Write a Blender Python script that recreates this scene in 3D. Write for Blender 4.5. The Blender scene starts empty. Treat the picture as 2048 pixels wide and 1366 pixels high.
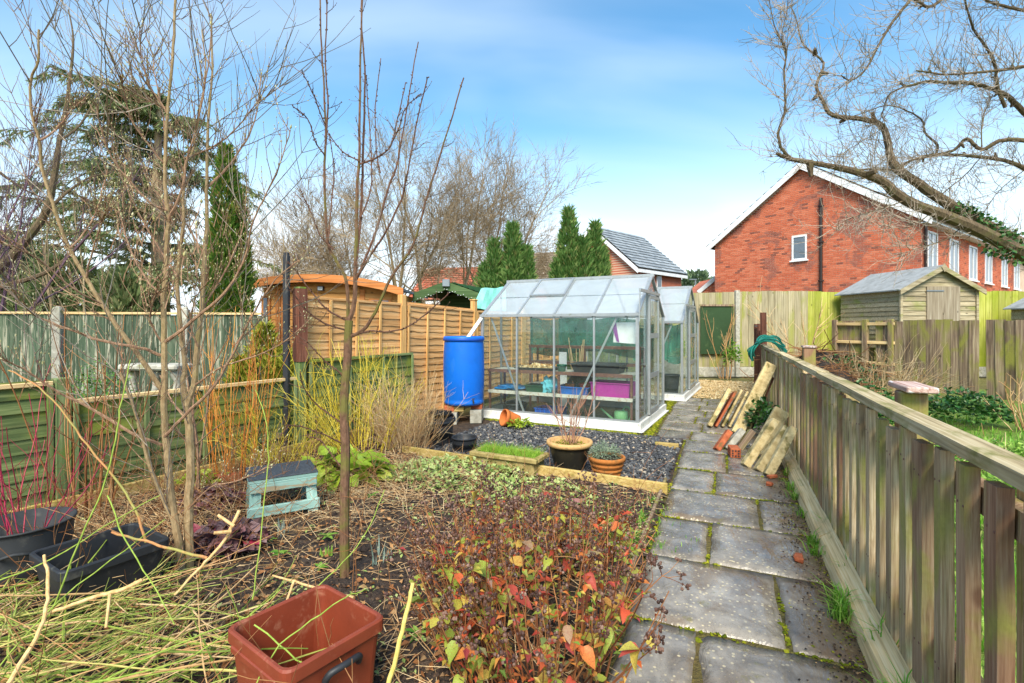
import bpy, math, random
from mathutils import Vector as V, Matrix, Quaternion
from mathutils import noise as mnoise
sc = bpy.context.scene
C = sc.collection
R = math.radians
# ---------------------------------------------------------------- camera
F, HX, HY, CAMH = 1000.0, 1024.0, 652.0, 1.45      # focal length and horizon in photo pixels
cam = bpy.data.cameras.new('camera'); camo = bpy.data.objects.new('camera', cam); C.objects.link(camo)
cam.sensor_width = 36.0; cam.lens = F/2048*36; cam.shift_y = -(683-HY)/2048
cam.clip_start = 0.05; cam.clip_end = 2000
camo.location = (0, 0, CAMH); camo.rotation_euler = (R(90), 0, 0)
sc.camera = camo
# ---------------------------------------------------------------- sky and sun
SUN_EL, SUN_AZ = 46.0, 186.0      # azimuth clockwise from +Y: the sun stands behind the camera
w = bpy.data.worlds.new('World'); sc.world = w; w.use_nodes = True
nt = w.node_tree; nt.nodes.clear()
def wn(t, **k):
    n = nt.nodes.new(t)
    for a, b in k.items(): setattr(n, a, b)
    return n
sky = wn('ShaderNodeTexSky', sky_type='NISHITA', sun_disc=False)
sky.sun_elevation = R(SUN_EL); sky.sun_rotation = R(SUN_AZ)
sky.altitude = 50; sky.air_density = 1.15; sky.dust_density = 0.6; sky.ozone_density = 2.2
tc = wn('ShaderNodeTexCoord'); sep = wn('ShaderNodeSeparateXYZ'); nt.links.new(tc.outputs['Generated'], sep.inputs[0])
def wmath(op, a, b=None, c=None):
    n = wn('ShaderNodeMath', operation=op)
    for i, v in enumerate((a, b, c)):
        if v is None: continue
        if hasattr(v, 'links'): nt.links.new(v, n.inputs[i])
        else: n.inputs[i].default_value = v
    return n.outputs[0]
def wmap(v, a, b, c, d, smooth=True):
    n = wn('ShaderNodeMapRange'); n.interpolation_type = 'SMOOTHSTEP' if smooth else 'LINEAR'
    nt.links.new(v, n.inputs[0])
    for i, x in enumerate((a, b, c, d)): n.inputs[i+1].default_value = x
    return n.outputs[0]
zc = wmath('MAXIMUM', sep.outputs[2], 0.02)
zz = wmath('ADD', zc, 0.12)
cx = wmath('DIVIDE', sep.outputs[0], zz); cy = wmath('DIVIDE', sep.outputs[1], zz)
comb = wn('ShaderNodeCombineXYZ'); nt.links.new(cx, comb.inputs[0]); nt.links.new(cy, comb.inputs[1])
CLX, CLY = 8.1, 7.7
mp = wn('ShaderNodeMapping'); nt.links.new(comb.outputs[0], mp.inputs[0])
mp.inputs['Rotation'].default_value = (0, 0, R(12)); mp.inputs['Scale'].default_value = (0.55, 1.5, 1); mp.inputs['Location'].default_value = (CLX, CLY, 0)
nz = wn('ShaderNodeTexNoise'); nt.links.new(mp.outputs[0], nz.inputs['Vector'])
nz.inputs['Scale'].default_value = 1.0; nz.inputs['Detail'].default_value = 4; nz.inputs['Roughness'].default_value = 0.42; nz.inputs['Distortion'].default_value = 0.4
cirrus = wmap(nz.outputs['Fac'], 0.38, 0.84, 0.0, 0.46)
nz2 = wn('ShaderNodeTexNoise'); nt.links.new(comb.outputs[0], nz2.inputs['Vector'])
nz2.inputs['Scale'].default_value = 0.9; nz2.inputs['Detail'].default_value = 5
low = wmath('MULTIPLY', wmap(nz2.outputs['Fac'], 0.48, 0.6, 0.0, 0.7), wmap(zc, 0.10, 0.26, 1.0, 0.0))
haze_f = wmap(zc, 0.03, 0.44, 0.94, 0.0)
def wmix(f, a, b):
    n = wn('ShaderNodeMix', data_type='RGBA'); 
    nt.links.new(f, n.inputs[0])
    for i, v in ((6, a), (7, b)):
        if hasattr(v, 'links'): nt.links.new(v, n.inputs[i])
        else: n.inputs[i].default_value = (*v, 1)
    return n.outputs[2]
gain = wn('ShaderNodeMix', data_type='RGBA', blend_type='MULTIPLY'); gain.inputs[0].default_value = 1
nt.links.new(sky.outputs[0], gain.inputs[6]); gain.inputs[7].default_value = (0.74, 1.36, 1.52, 1)
c1 = wmix(haze_f, gain.outputs[2], (8.0, 8.8, 9.4))
c2 = wmix(cirrus, c1, (6.6, 7.6, 8.8))
c3 = wmix(low, c2, (9.3, 9.4, 9.6))
bg = wn('ShaderNodeBackground'); nt.links.new(c3, bg.inputs[0]); bg.inputs[1].default_value = 0.100
wo = wn('ShaderNodeOutputWorld'); nt.links.new(bg.outputs[0], wo.inputs[0])
sun = bpy.data.lights.new('sun', 'SUN'); sun.energy = 3.7; sun.angle = R(30); sun.color = (1.0, 0.89, 0.72)
suno = bpy.data.objects.new('sun', sun); C.objects.link(suno)
sd = V((math.sin(R(SUN_AZ))*math.cos(R(SUN_EL)), math.cos(R(SUN_AZ))*math.cos(R(SUN_EL)), math.sin(R(SUN_EL))))
suno.rotation_euler = sd.to_track_quat('Z', 'Y').to_euler()
vs = sc.view_settings; vs.view_transform = 'Standard'; vs.look = 'None'; vs.exposure = 0.76; vs.gamma = 1.0; vs.use_curve_mapping = False
sc.cycles.max_bounces = 5; sc.cycles.diffuse_bounces = 2; sc.cycles.glossy_bounces = 3; sc.cycles.transmission_bounces = 4
sc.cycles.transparent_max_bounces = 16; sc.cycles.caustics_reflective = False; sc.cycles.caustics_refractive = False
sc.cycles.use_denoising = True
# ---------------------------------------------------------------- helpers: placing
def G(px, py, z=0.0):
    Y = (CAMH-z)*F/(py-HY); return V(((px-HX)*Y/F, Y, z))
def P(px, py, Y):
    return V(((px-HX)*Y/F, Y, CAMH+(HY-py)*Y/F))
def s2l(c): c /= 255.0; return c/12.92 if c <= 0.04045 else ((c+0.055)/1.055)**2.4
def S(r, g, b, k=1.0): return (s2l(r)*k, s2l(g)*k, s2l(b)*k)
MW = {}
def mw(o): return MW.get(o, Matrix())
def thing(name, label, cat, loc=(0, 0, 0), rotz=0.0, group=None, kind=None):
    o = bpy.data.objects.new(name, None); C.objects.link(o); o.empty_display_size = 0.1
    o.location = loc; o.rotation_euler = (0, 0, rotz)
    MW[o] = Matrix.Translation(V(loc)) @ Matrix.Rotation(rotz, 4, 'Z')
    tag(o, label, cat, group, kind); return o
def tag(o, label=None, cat=None, group=None, kind=None):
    if label: o['label'] = label
    if cat: o['category'] = cat
    if group: o['group'] = group
    if kind: o['kind'] = kind
    return o
def struct(o): o['kind'] = 'structure'; return o
def stuff(o): o['kind'] = 'stuff'; return o
def inst(name, me, parent=None, M=None, local=False):
    """one more object that shares mesh data; M is a world matrix unless local"""
    o = bpy.data.objects.new(name, me); C.objects.link(o)
    M = M or Matrix()
    if parent is not None:
        o.parent = parent; pm = mw(parent)
        ml = M if local else pm.inverted() @ M
        o.matrix_local = ml; MW[o] = pm @ ml
    else:
        o.matrix_local = M; MW[o] = M.copy()
    return o
def TR(p, rz=0.0, rx=0.0, ry=0.0, s=(1, 1, 1)):
    return Matrix.Translation(V(p)) @ Matrix.Rotation(rz, 4, 'Z') @ Matrix.Rotation(ry, 4, 'Y') @ Matrix.Rotation(rx, 4, 'X') @ Matrix.Diagonal((*s, 1))
# ---------------------------------------------------------------- helpers: mesh builder
class MB:
    def __init__(s): s.v = []; s.f = []
    def box(s, c, d, M=None, ch=0.0, jit=0.0, rng=None):
        """a box of size d about c, edges chamfered by ch"""
        hx, hy, hz = d[0]/2, d[1]/2, d[2]/2; b = len(s.v); cx, cy, cz = c
        if ch <= 0:
            vs = [(x, y, z) for z in (-hz, hz) for y in (-hy, hy) for x in (-hx, hx)]
            fs = [(0, 2, 3, 1), (4, 5, 7, 6), (0, 1, 5, 4), (2, 6, 7, 3), (0, 4, 6, 2), (1, 3, 7, 5)]
        else:
            vs = []; idx = {}
            for sx in (-1, 1):
                for sy in (-1, 1):
                    for sz in (-1, 1):
                        for ax in range(3):
                            p = [sx*(hx-ch), sy*(hy-ch), sz*(hz-ch)]
                            p[ax] = (sx*hx, sy*hy, sz*hz)[ax]
                            idx[(sx, sy, sz, ax)] = len(vs); vs.append(tuple(p))
            fs = []
            for ax in range(3):
                o1, o2 = (ax+1) % 3, (ax+2) % 3
                for sg in (-1, 1):
                    q = []
                    for a, bb in ((-1, -1), (1, -1), (1, 1), (-1, 1)):
                        k = [0, 0, 0]; k[ax] = sg; k[o1] = a; k[o2] = bb; q.append(idx[(*k, ax)])
                    fs.append(tuple(q if sg > 0 else q[::-1]))
            for ax in range(3):
                o1, o2 = (ax+1) % 3, (ax+2) % 3
                for a in (-1, 1):
                    for bb in (-1, 1):
                        q = []
                        for e, fx in ((-1, o1), (1, o1), (1, o2), (-1, o2)):
                            k = [0, 0, 0]; k[ax] = e; k[o1] = a; k[o2] = bb; q.append(idx[(*k, fx)])
                        fs.append(tuple(q if a*bb > 0 else q[::-1]))
            for sx in (-1, 1):
                for sy in (-1, 1):
                    for sz in (-1, 1):
                        q = [idx[(sx, sy, sz, a)] for a in range(3)]
                        fs.append(tuple(q if sx*sy*sz > 0 else q[::-1]))
        for p in vs:
            if jit: p = tuple(q+rng.uniform(-jit, jit) for q in p)
            p = V((p[0]+cx, p[1]+cy, p[2]+cz))
            if M is not None: p = M @ p
            s.v.append(tuple(p))
        for f in fs: s.f.append(tuple(b+i for i in f))
        return s
    def bar(s, a, b, wd, th, up=(0, 0, 1), ch=0.0):
        """a straight bar from a to b, wd across, th along up"""
        a, b = V(a), V(b); d = b-a; L = d.length; x = d/L; u = V(up); y = u.cross(x)
        if y.length < 1e-4: y = V((0, 1, 0)).cross(x)
        y.normalize(); z = x.cross(y)
        M = Matrix(((x.x, y.x, z.x, (a.x+b.x)/2), (x.y, y.y, z.y, (a.y+b.y)/2), (x.z, y.z, z.z, (a.z+b.z)/2), (0, 0, 0, 1)))
        return s.box((0, 0, 0), (L, wd, th), M, ch)
    def tube(s, pts, rad, n=5, cap=True):
        pts = [V(p) for p in pts]; m = len(pts); b = len(s.v)
        if not hasattr(rad, '__len__'): rad = [rad]*m
        t = (pts[1]-pts[0]).normalized()
        nn = t.orthogonal().normalized()
        for i in range(m):
            if i == 0: t2 = t
            elif i == m-1: t2 = (pts[i]-pts[i-1]).normalized()
            else: t2 = (pts[i+1]-pts[i-1]).normalized()
            nn = nn - t2*nn.dot(t2)
            if nn.length < 1e-5: nn = t2.orthogonal()
            nn.normalize(); bb = t2.cross(nn); r = rad[i]; p = pts[i]
            for k in range(n):
                a = 2*math.pi*k/n; ca, sa = math.cos(a)*r, math.sin(a)*r
                s.v.append((p.x+nn.x*ca+bb.x*sa, p.y+nn.y*ca+bb.y*sa, p.z+nn.z*ca+bb.z*sa))
        for i in range(m-1):
            for k in range(n):
                k2 = (k+1) % n
                s.f.append((b+i*n+k, b+i*n+k2, b+(i+1)*n+k2, b+(i+1)*n+k))
        if cap:
            s.f.append(tuple(b+k for k in range(n))[::-1]); s.f.append(tuple(b+(m-1)*n+k for k in range(n)))
        return s
    def lathe(s, prof, n=24, M=None, rj=0.0, rng=None):
        b = len(s.v); m = len(prof)
        for r, z in prof:
            for k in range(n):
                a = 2*math.pi*k/n; q = V((r*math.cos(a), r*math.sin(a), z))
                if M is not None: q = M @ q
                s.v.append(tuple(q))
        for i in range(m-1):
            for k in range(n):
                k2 = (k+1) % n
                s.f.append((b+i*n+k, b+i*n+k2, b+(i+1)*n+k2, b+(i+1)*n+k))
        if prof[0][0] > 1e-4: s.f.append(tuple(b+k for k in range(n))[::-1])
        if prof[-1][0] > 1e-4: s.f.append(tuple(b+(m-1)*n+k for k in range(n)))
        return s
    def poly(s, pts):
        b = len(s.v); s.v += [tuple(p) for p in pts]; s.f.append(tuple(range(b, b+len(pts)))); return s
    def prism(s, pts, d):
        """a flat polygon given thickness by the vector d"""
        b = len(s.v); n = len(pts); d = V(d)
        s.v += [tuple(V(p)) for p in pts] + [tuple(V(p)+d) for p in pts]
        s.f.append(tuple(range(b, b+n))[::-1]); s.f.append(tuple(range(b+n, b+2*n)))
        for i in range(n):
            j = (i+1) % n; s.f.append((b+i, b+j, b+n+j, b+n+i))
        return s
    def leaf(s, p, d, nrm, L, W, fold=0.25, droop=0.0):
        """a folded leaf: two pairs of faces about a midrib"""
        d = V(d).normalized(); sd_ = d.cross(V(nrm))
        if sd_.length < 1e-4: sd_ = d.orthogonal()
        sd_.normalize(); up = sd_.cross(d); b = len(s.v); p = V(p)
        a = p; m = p+d*L*0.45+up*(-droop*L*0.15); e = p+d*L+up*(-droop*L*0.6)
        l = m+sd_*W*0.5+up*W*fold; r = m-sd_*W*0.5+up*W*fold
        s.v += [tuple(a), tuple(l), tuple(m), tuple(r), tuple(e)]
        s.f += [(b, b+2, b+1), (b, b+3, b+2), (b+1, b+2, b+4), (b+2, b+3, b+4)]
        return s
    def bigleaf(s, p, d, nrm, L, W, fold=0.2, droop=0.3):
        """a broad egg-shaped leaf with a curved midrib"""
        d = V(d).normalized(); sd_ = d.cross(V(nrm))
        if sd_.length < 1e-4: sd_ = d.orthogonal()
        sd_.normalize(); up = sd_.cross(d); b = len(s.v); p = V(p)
        for t, wd in ((0, 0), (0.15, 0.75), (0.4, 1.0), (0.7, 0.68), (1.0, 0)):
            c = p+d*L*t-up*droop*L*t*t
            if wd == 0: s.v.append(tuple(c))
            else:
                o = sd_*W*0.5*wd; h = up*W*fold*wd*0.5
                s.v += [tuple(c+o+h), tuple(c), tuple(c-o+h)]
        s.f += [(b, b+2, b+1), (b, b+3, b+2), (b+1, b+2, b+5, b+4), (b+2, b+3, b+6, b+5),
                (b+4, b+5, b+8, b+7), (b+5, b+6, b+9, b+8), (b+7, b+8, b+10), (b+8, b+9, b+10)]
        return s
    def chip(s, p, r, rng, flat=0.6):
        """a small angular stone"""
        b = len(s.v); a0 = rng.uniform(0, 6.28); z0 = r*flat
        for k in range(4):
            a = a0+k*1.571+rng.uniform(-.35, .35); q = r*rng.uniform(.7, 1.3)
            s.v.append((p[0]+q*math.cos(a), p[1]+q*math.sin(a), p[2]+rng.uniform(-.3, .5)*z0))
        s.v.append((p[0]+rng.uniform(-.4, .4)*r, p[1]+rng.uniform(-.4, .4)*r, p[2]+z0*rng.uniform(.7, 1.3)))
        for k in range(4): s.f.append((b+k, b+(k+1) % 4, b+4))
        return s
    def mesh(s, name, mat, smooth=False):
        me = bpy.data.meshes.new(name); me.from_pydata(s.v, [], s.f)
        if smooth: me.polygons.foreach_set('use_smooth', [True]*len(s.f))
        if mat is not None: me.materials.append(mat)
        me.update(); return me
    def obj(s, name, mat, parent=None, smooth=False, local=False):
        """link as one object; vertices are world coordinates unless local"""
        me = s.mesh(name, mat, smooth)
        if parent is None: return inst(name, me)
        if not local: me.transform(mw(parent).inverted())
        return inst(name, me, parent, Matrix(), local=True)
def crs(pts, k=4):
    """a smooth curve through the points"""
    pts = [V(p) for p in pts]
    if len(pts) < 3: return pts
    out = []
    for i in range(len(pts)-1):
        p0 = pts[max(i-1, 0)]; p1 = pts[i]; p2 = pts[i+1]; p3 = pts[min(i+2, len(pts)-1)]
        for j in range(k):
            t = j/k; t2 = t*t; t3 = t2*t
            out.append(0.5*((2*p1)+(p2-p0)*t+(2*p0-5*p1+4*p2-p3)*t2+(3*p1-p0-3*p2+p3)*t3))
    out.append(pts[-1]); return out
def frame2(a, b, z=0.0):
    """matrix with x along a->b on the ground, z up, origin at a"""
    d = V((b[0]-a[0], b[1]-a[1], 0)).normalized()
    return Matrix(((d.x, -d.y, 0, a[0]), (d.y, d.x, 0, a[1]), (0, 0, 1, z), (0, 0, 0, 1)))
# ---------------------------------------------------------------- materials
class T:
    def __init__(s, name, rough=0.75, spec=0.3, metal=0.0):
        s.m = bpy.data.materials.new(name); s.m.use_nodes = True; s.nt = s.m.node_tree
        s.b = s.nt.nodes['Principled BSDF']; s.out = s.nt.nodes['Material Output']
        s.b.inputs['Roughness'].default_value = rough; s.b.inputs['Specular IOR Level'].default_value = spec
        s.b.inputs['Metallic'].default_value = metal
    def n(s, t, props=None, **inp):
        n = s.nt.nodes.new(t)
        for a, b in (props or {}).items(): setattr(n, a, b)
        for a, b in inp.items(): s.put(n.inputs[a], b)
        return n
    def put(s, sock, v):
        if hasattr(v, 'links'): s.nt.links.new(v, sock)
        elif hasattr(v, '__len__') and len(v) == 3 and sock.type == 'RGBA': sock.default_value = (*v, 1)
        else: sock.default_value = v
    def math(s, op, a, b=0.0, clamp=False):
        n = s.nt.nodes.new('ShaderNodeMath'); n.operation = op; n.use_clamp = clamp
        s.put(n.inputs[0], a); s.put(n.inputs[1], b); return n.outputs[0]
    def coord(s, scale=(1, 1, 1), kind='Object', rnd=True):
        v = s.n('ShaderNodeTexCoord').outputs[kind]
        if rnd:
            r = s.n('ShaderNodeObjectInfo').outputs['Random']
            m = s.n('ShaderNodeVectorMath', {'operation': 'MULTIPLY_ADD'}); s.nt.links.new(r, m.inputs[0])
            m.inputs[1].default_value = (37, 53, 71); s.nt.links.new(v, m.inputs[2]); v = m.outputs[0]
        m = s.n('ShaderNodeVectorMath', {'operation': 'MULTIPLY'}); s.nt.links.new(v, m.inputs[0]); m.inputs[1].default_value = scale
        return m.outputs[0]
    def noise(s, v, scale=1.0, detail=4.0, rough=0.55, dist=0.0):
        return s.n('ShaderNodeTexNoise', Vector=v, Scale=scale, Detail=min(detail, 3.5), Roughness=rough, Distortion=dist).outputs['Fac']
    def ramp(s, f, stops):
        n = s.n('ShaderNodeValToRGB', Fac=f); e = n.color_ramp.elements
        while len(e) > 1: e.remove(e[-1])
        for i, (p, c) in enumerate(stops):
            if i == 0: e[0].position = p
            else: e.new(p)
            c = c if hasattr(c, '__len__') else (c, c, c)
            e[i].color = (*c, 1)
        return n.outputs['Color']
    def rng(s, f, a, b, c=0.0, d=1.0):
        n = s.n('ShaderNodeMapRange', {'interpolation_type': 'SMOOTHSTEP'}); s.put(n.inputs[0], f)
        for i, x in enumerate((a, b, c, d)): n.inputs[i+1].default_value = x
        return n.outputs[0]
    def mix(s, f, a, b, mode='MIX'):
        n = s.n('ShaderNodeMix', {'data_type': 'RGBA', 'blend_type': mode}); s.put(n.inputs[0], f); s.put(n.inputs[6], a); s.put(n.inputs[7], b)
        return n.outputs[2]
    def vary(s, col, lo=0.8, hi=1.15, src='obj'):
        """brightness differs from piece to piece"""
        r = s.n('ShaderNodeObjectInfo').outputs['Random'] if src == 'obj' else s.n('ShaderNodeNewGeometry').outputs['Random Per Island']
        k = s.rngl(r, lo, hi)
        h = s.n('ShaderNodeHueSaturation', Color=col); s.put(h.inputs['Value'], k); return h.outputs[0]
    def rngl(s, f, lo, hi):
        n = s.n('ShaderNodeMapRange'); s.put(n.inputs[0], f); n.inputs[3].default_value = lo; n.inputs[4].default_value = hi; return n.outputs[0]
    def island(s): return s.n('ShaderNodeNewGeometry').outputs['Random Per Island']
    def col(s, c): s.put(s.b.inputs['Base Color'], c); return s
    def rough(s, r): s.put(s.b.inputs['Roughness'], r); return s
    def bump(s, h, strength=0.4, dist=0.01):
        n = s.n('ShaderNodeBump', Height=h, Strength=strength, Distance=dist); s.nt.links.new(n.outputs[0], s.b.inputs['Normal']); return s
def wood(name, dark, mid, light, axis=2, fine=38, along=1.6, green=None, gamt=0.5, gscale=3.0, stain=0.35, rough=0.8, lo=0.78, hi=1.15, src='obj', spec=0.2, knots=True, white=None, wamt=0.5, alt=None, wfine=9, walong=2.2):
    t = T(name, rough, spec); sc3 = [fine]*3; sc3[axis] = along
    g = t.noise(t.coord(sc3), 1.0, 6, 0.65, 0.35); v1 = t.coord((1, 1, 1))
    col = t.ramp(g, [(0.28, dark), (0.5, mid), (0.72, light)])
    sv = [7]*3; sv[axis] = 1.3
    st = t.noise(t.coord(sv), 1.0, 4, 0.6)
    col = t.mix(t.rng(st, 0.5, 0.72, 0, stain), col, tuple(c*0.35 for c in dark))
    col = t.vary(col, lo, hi, src)
    if knots:
        sk = [9]*3; sk[axis] = 5
        vo = t.n('ShaderNodeTexVoronoi', Vector=t.coord(sk), Scale=0.55, Randomness=1.0).outputs['Distance']
        col = t.mix(t.rng(vo, 0.05, 0.13, 0.7, 0.0), col, tuple(c*0.35 for c in dark))
    if alt:
        r2 = t.math('FRACT', t.math('MULTIPLY', t.n('ShaderNodeObjectInfo').outputs['Random'], 7.31))
        col = t.mix(t.rng(r2, 0.35, 0.75, 0, 0.75), col, t.mix(g, tuple(c*0.6 for c in alt), alt))
    if green:
        gs = [gscale]*3; gs[axis] = gscale*0.45
        gn = t.noise(t.coord(gs), 1.0, 5, 0.62, 0.5)
        col = t.mix(t.rng(gn, 0.62-gamt*0.35, 0.78-gamt*0.25, 0, 0.85), col, t.mix(t.noise(v1, 60, 2), green, tuple(c*0.55 for c in green)))
    if white:
        ws = [wfine]*3; ws[axis] = walong
        wq = t.noise(t.coord(ws), 1.3, 7, 0.7, 0.4)
        col = t.mix(t.rng(wq, 0.66-wamt*0.3, 0.72-wamt*0.3, 0, 0.9), col, white)
    t.col(col); t.bump(g, 0.45, 0.006); return t.m
def plain(name, c, rough=0.5, spec=0.4, metal=0.0, dirt=None, damt=0.4, dscale=5.0, bump=0.0, lo=1.0, hi=1.0):
    t = T(name, rough, spec, metal); v = t.coord()
    n1 = t.noise(v, dscale, 5, 0.65); col = t.mix(t.rng(n1, 0.3, 0.75, 0, 1), c, tuple(min(1, x*0.82) for x in c))
    if dirt: col = t.mix(t.rng(t.noise(v, dscale*1.7, 6, 0.7, 0.3), 0.68-damt*0.4, 0.85-damt*0.3, 0, 0.8), col, dirt)
    if lo != hi: col = t.vary(col, lo, hi)
    t.col(col)
    t.rough(t.rngl(n1, rough*0.8, min(1, rough*1.25)))
    if bump: t.bump(t.noise(v, dscale*12, 4), bump, 0.004)
    return t.m
def grainy(name, stops, scale=20, rough=0.85, bump=0.5, bscale=60, speck=None, spamt=0.5, moss=None, mamt=0.4, lo=0.85, hi=1.12, bd=0.006):
    t = T(name, rough, 0.25); v = t.coord()
    col = t.ramp(t.noise(v, scale, 6, 0.65), stops)
    col = t.vary(col, lo, hi)
    if speck:
        vo = t.n('ShaderNodeTexVoronoi', Vector=v, Scale=bscale*0.8).outputs['Distance']
        col = t.mix(t.rng(vo, 0.12, 0.28, spamt, 0), col, speck)
    if moss: col = t.mix(t.rng(t.noise(v, 5, 6, 0.7), 0.66-mamt*0.3, 0.74-mamt*0.25, 0, 0.9), col, moss)
    t.col(col); t.bump(t.noise(v, bscale, 5, 0.7), bump, bd); return t.m
def leafm(name, stops, rough=0.55, spec=0.35, trans=0.25, src='isl', blotch=None):
    t = T(name, rough, spec); r = t.island() if src == 'isl' else t.n('ShaderNodeObjectInfo').outputs['Random']
    col = t.ramp(r, stops); v = t.coord(rnd=False)
    col = t.mix(t.rng(t.noise(v, 14, 4), 0.35, 0.7, 0, 0.45), col, tuple(c*0.45 for c in stops[0][1]))
    if blotch: col = t.mix(t.rng(t.noise(v, 45, 3), 0.55, 0.66, 0, 0.75), col, blotch)
    t.col(col)
    if trans:
        tr = t.n('ShaderNodeBsdfTranslucent'); t.put(tr.inputs[0], col)
        mx = t.n('ShaderNodeMixShader', Fac=trans); t.nt.links.new(t.b.outputs[0], mx.inputs[1]); t.nt.links.new(tr.outputs[0], mx.inputs[2])
        t.nt.links.new(mx.outputs[0], t.out.inputs[0])
    return t.m
def bark(name, dark, light, green=None, gamt=0.4, rough=0.8, fine=60, rings=False):
    t = T(name, rough, 0.25); v = t.coord((fine, fine, fine*0.35), rnd=True)
    n1 = t.noise(v, 1.0, 5, 0.65); col = t.ramp(n1, [(0.3, dark), (0.7, light)])
    if green: col = t.mix(t.rng(t.noise(t.coord(), 6, 5, 0.6), 0.6-gamt*0.35, 0.75-gamt*0.3, 0, 0.8), col, green)
    t.col(col); t.bump(n1, 0.35, 0.004); return t.m
def twigm(name, stops, rough=0.6, spec=0.3):
    t = T(name, rough, spec); col = t.ramp(t.island(), stops)
    v = t.coord((25, 25, 25), rnd=False); col = t.mix(t.rng(t.noise(v, 1, 3), 0.4, 0.8, 0, 0.4), col, tuple(c*0.45 for c in stops[0][1]))
    t.col(col); return t.m
def glassm(name, tint, refl_col, film=0.0, film_col=(0.7, 0.8, 0.85), rough=0.02, even=0.0):
    """a single pane: clear, mirrored at grazing angles, with a film of dirt"""
    t = T(name); t.nt.nodes.remove(t.b)
    tr = t.n('ShaderNodeBsdfTransparent'); tr.inputs[0].default_value = (*tint, 1)
    gl = t.n('ShaderNodeBsdfGlossy'); gl.inputs[0].default_value = (*refl_col, 1); gl.inputs[1].default_value = rough
    lw_ = t.n('ShaderNodeLayerWeight'); lw_.inputs[0].default_value = 0.5
    fr = t.math('ADD', t.math('MULTIPLY', t.math('POWER', lw_.outputs['Facing'], 4.0), 0.75), 0.03)
    m1 = t.n('ShaderNodeMixShader'); t.nt.links.new(fr, m1.inputs[0]); t.nt.links.new(tr.outputs[0], m1.inputs[1]); t.nt.links.new(gl.outputs[0], m1.inputs[2])
    o = m1
    if film > 0:
        v = t.coord(rnd=True)
        df = t.n('ShaderNodeBsdfDiffuse'); df.inputs[0].default_value = (*film_col, 1)
        tl = t.n('ShaderNodeBsdfTranslucent'); tl.inputs[0].default_value = (*film_col, 1)
        ma = t.n('ShaderNodeMixShader', Fac=0.4); t.nt.links.new(df.outputs[0], ma.inputs[1]); t.nt.links.new(tl.outputs[0], ma.inputs[2])
        f = t.rng(t.noise(v, 3.0, 6, 0.65, 0.6), 0.25, 0.8, film*(0.6+0.3*even), min(1, film*(1.4-0.3*even)))
        m2 = t.n('ShaderNodeMixShader'); t.nt.links.new(f, m2.inputs[0]); t.nt.links.new(m1.outputs[0], m2.inputs[1]); t.nt.links.new(ma.outputs[0], m2.inputs[2]); o = m2
    t.nt.links.new(o.outputs[0], t.out.inputs[0]); return t.m
ALG = S(128, 150, 42)
K = {}
K['picket'] = wood('picket wood', S(128, 104, 78), S(188, 162, 124), S(226, 206, 168), 2, 110, 3.2, green=S(164, 160, 78), gamt=0.46, gscale=5, stain=0.6, lo=0.72, hi=1.25, alt=S(140, 92, 72))
K['rail'] = wood('rail wood', S(128, 110, 80), S(190, 170, 130), S(218, 204, 170), 0, 60, 1.5, green=S(128, 128, 60), gamt=0.42, gscale=8, stain=0.5)
K['kerbwood'] = wood('kerb wood', S(178, 142, 92), S(232, 198, 142), S(242, 220, 176), 0, 80, 1.6, green=S(140, 138, 70), gamt=0.25, gscale=7)
K['orange'] = wood('larch wood', S(186, 130, 76), S(224, 170, 110), S(242, 200, 146), 0, 45, 1.2, stain=0.3, lo=0.86, hi=1.1)
K['orange_v'] = wood('larch batten', S(166, 116, 64), S(222, 170, 104), S(240, 198, 136), 2, 45, 1.2, stain=0.3, lo=0.85, hi=1.1)
K['greenfence'] = wood('green stained wood', S(70, 86, 52), S(100, 116, 70), S(142, 150, 98), 0, 40, 1.3, green=S(146, 154, 60), gamt=0.42, gscale=3, stain=0.45)
K['greenfence_v'] = wood('green stained upright', S(84, 104, 66), S(122, 138, 90), S(166, 170, 120), 2, 40, 1.3, green=S(120, 150, 40), gamt=0.3, gscale=3, stain=0.4)
K['peel'] = wood('peeling green wood', S(46, 64, 50), S(78, 94, 74), S(116, 126, 104), 2, 40, 1.2, stain=0.4, lo=0.7, hi=1.2, white=S(176, 172, 150), wamt=0.36, wfine=34, walong=1.4)
K['closeboard'] = wood('close board wood', S(128, 118, 92), S(172, 160, 128), S(200, 188, 156), 2, 34, 0.9, green=S(166, 172, 66), gamt=0.42, gscale=1.5, stain=0.25, lo=0.84, hi=1.1)
K['closegreen'] = wood('mossy close board', S(142, 142, 72), S(176, 178, 80), S(196, 196, 112), 2, 30, 0.9, green=S(160, 174, 40), gamt=0.5, gscale=1.6, stain=0.25)
K['oldboard'] = wood('old fence board', S(84, 68, 58), S(138, 116, 96), S(184, 164, 134), 2, 34, 1.1, green=S(160, 158, 70), gamt=0.45, gscale=2.6, stain=0.55, lo=0.7, hi=1.2)
K['shedwood'] = wood('shed cladding', S(122, 108, 84), S(168, 154, 124), S(198, 186, 158), 0, 42, 1.0, green=S(150, 154, 84), gamt=0.28, gscale=2.4, stain=0.35)
K['sheddoor'] = wood('shed door ply', S(128, 112, 92), S(160, 146, 124), S(188, 176, 156), 2, 26, 1.1, stain=0.2)
K['newwood'] = wood('new timber', S(142, 118, 64), S(188, 160, 96), S(212, 188, 128), 0, 45, 1.2, green=S(150, 146, 44), gamt=0.35, gscale=5, stain=0.3)
K['brownpost'] = wood('brown post', S(78, 46, 36), S(118, 74, 58), S(152, 104, 84), 2, 40, 1.4, stain=0.5)
K['cabin'] = wood('cabin wood', S(190, 124, 62), S(218, 154, 86), S(234, 176, 110), 0, 26, 0.8, stain=0.2, lo=0.9, hi=1.08)
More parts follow.
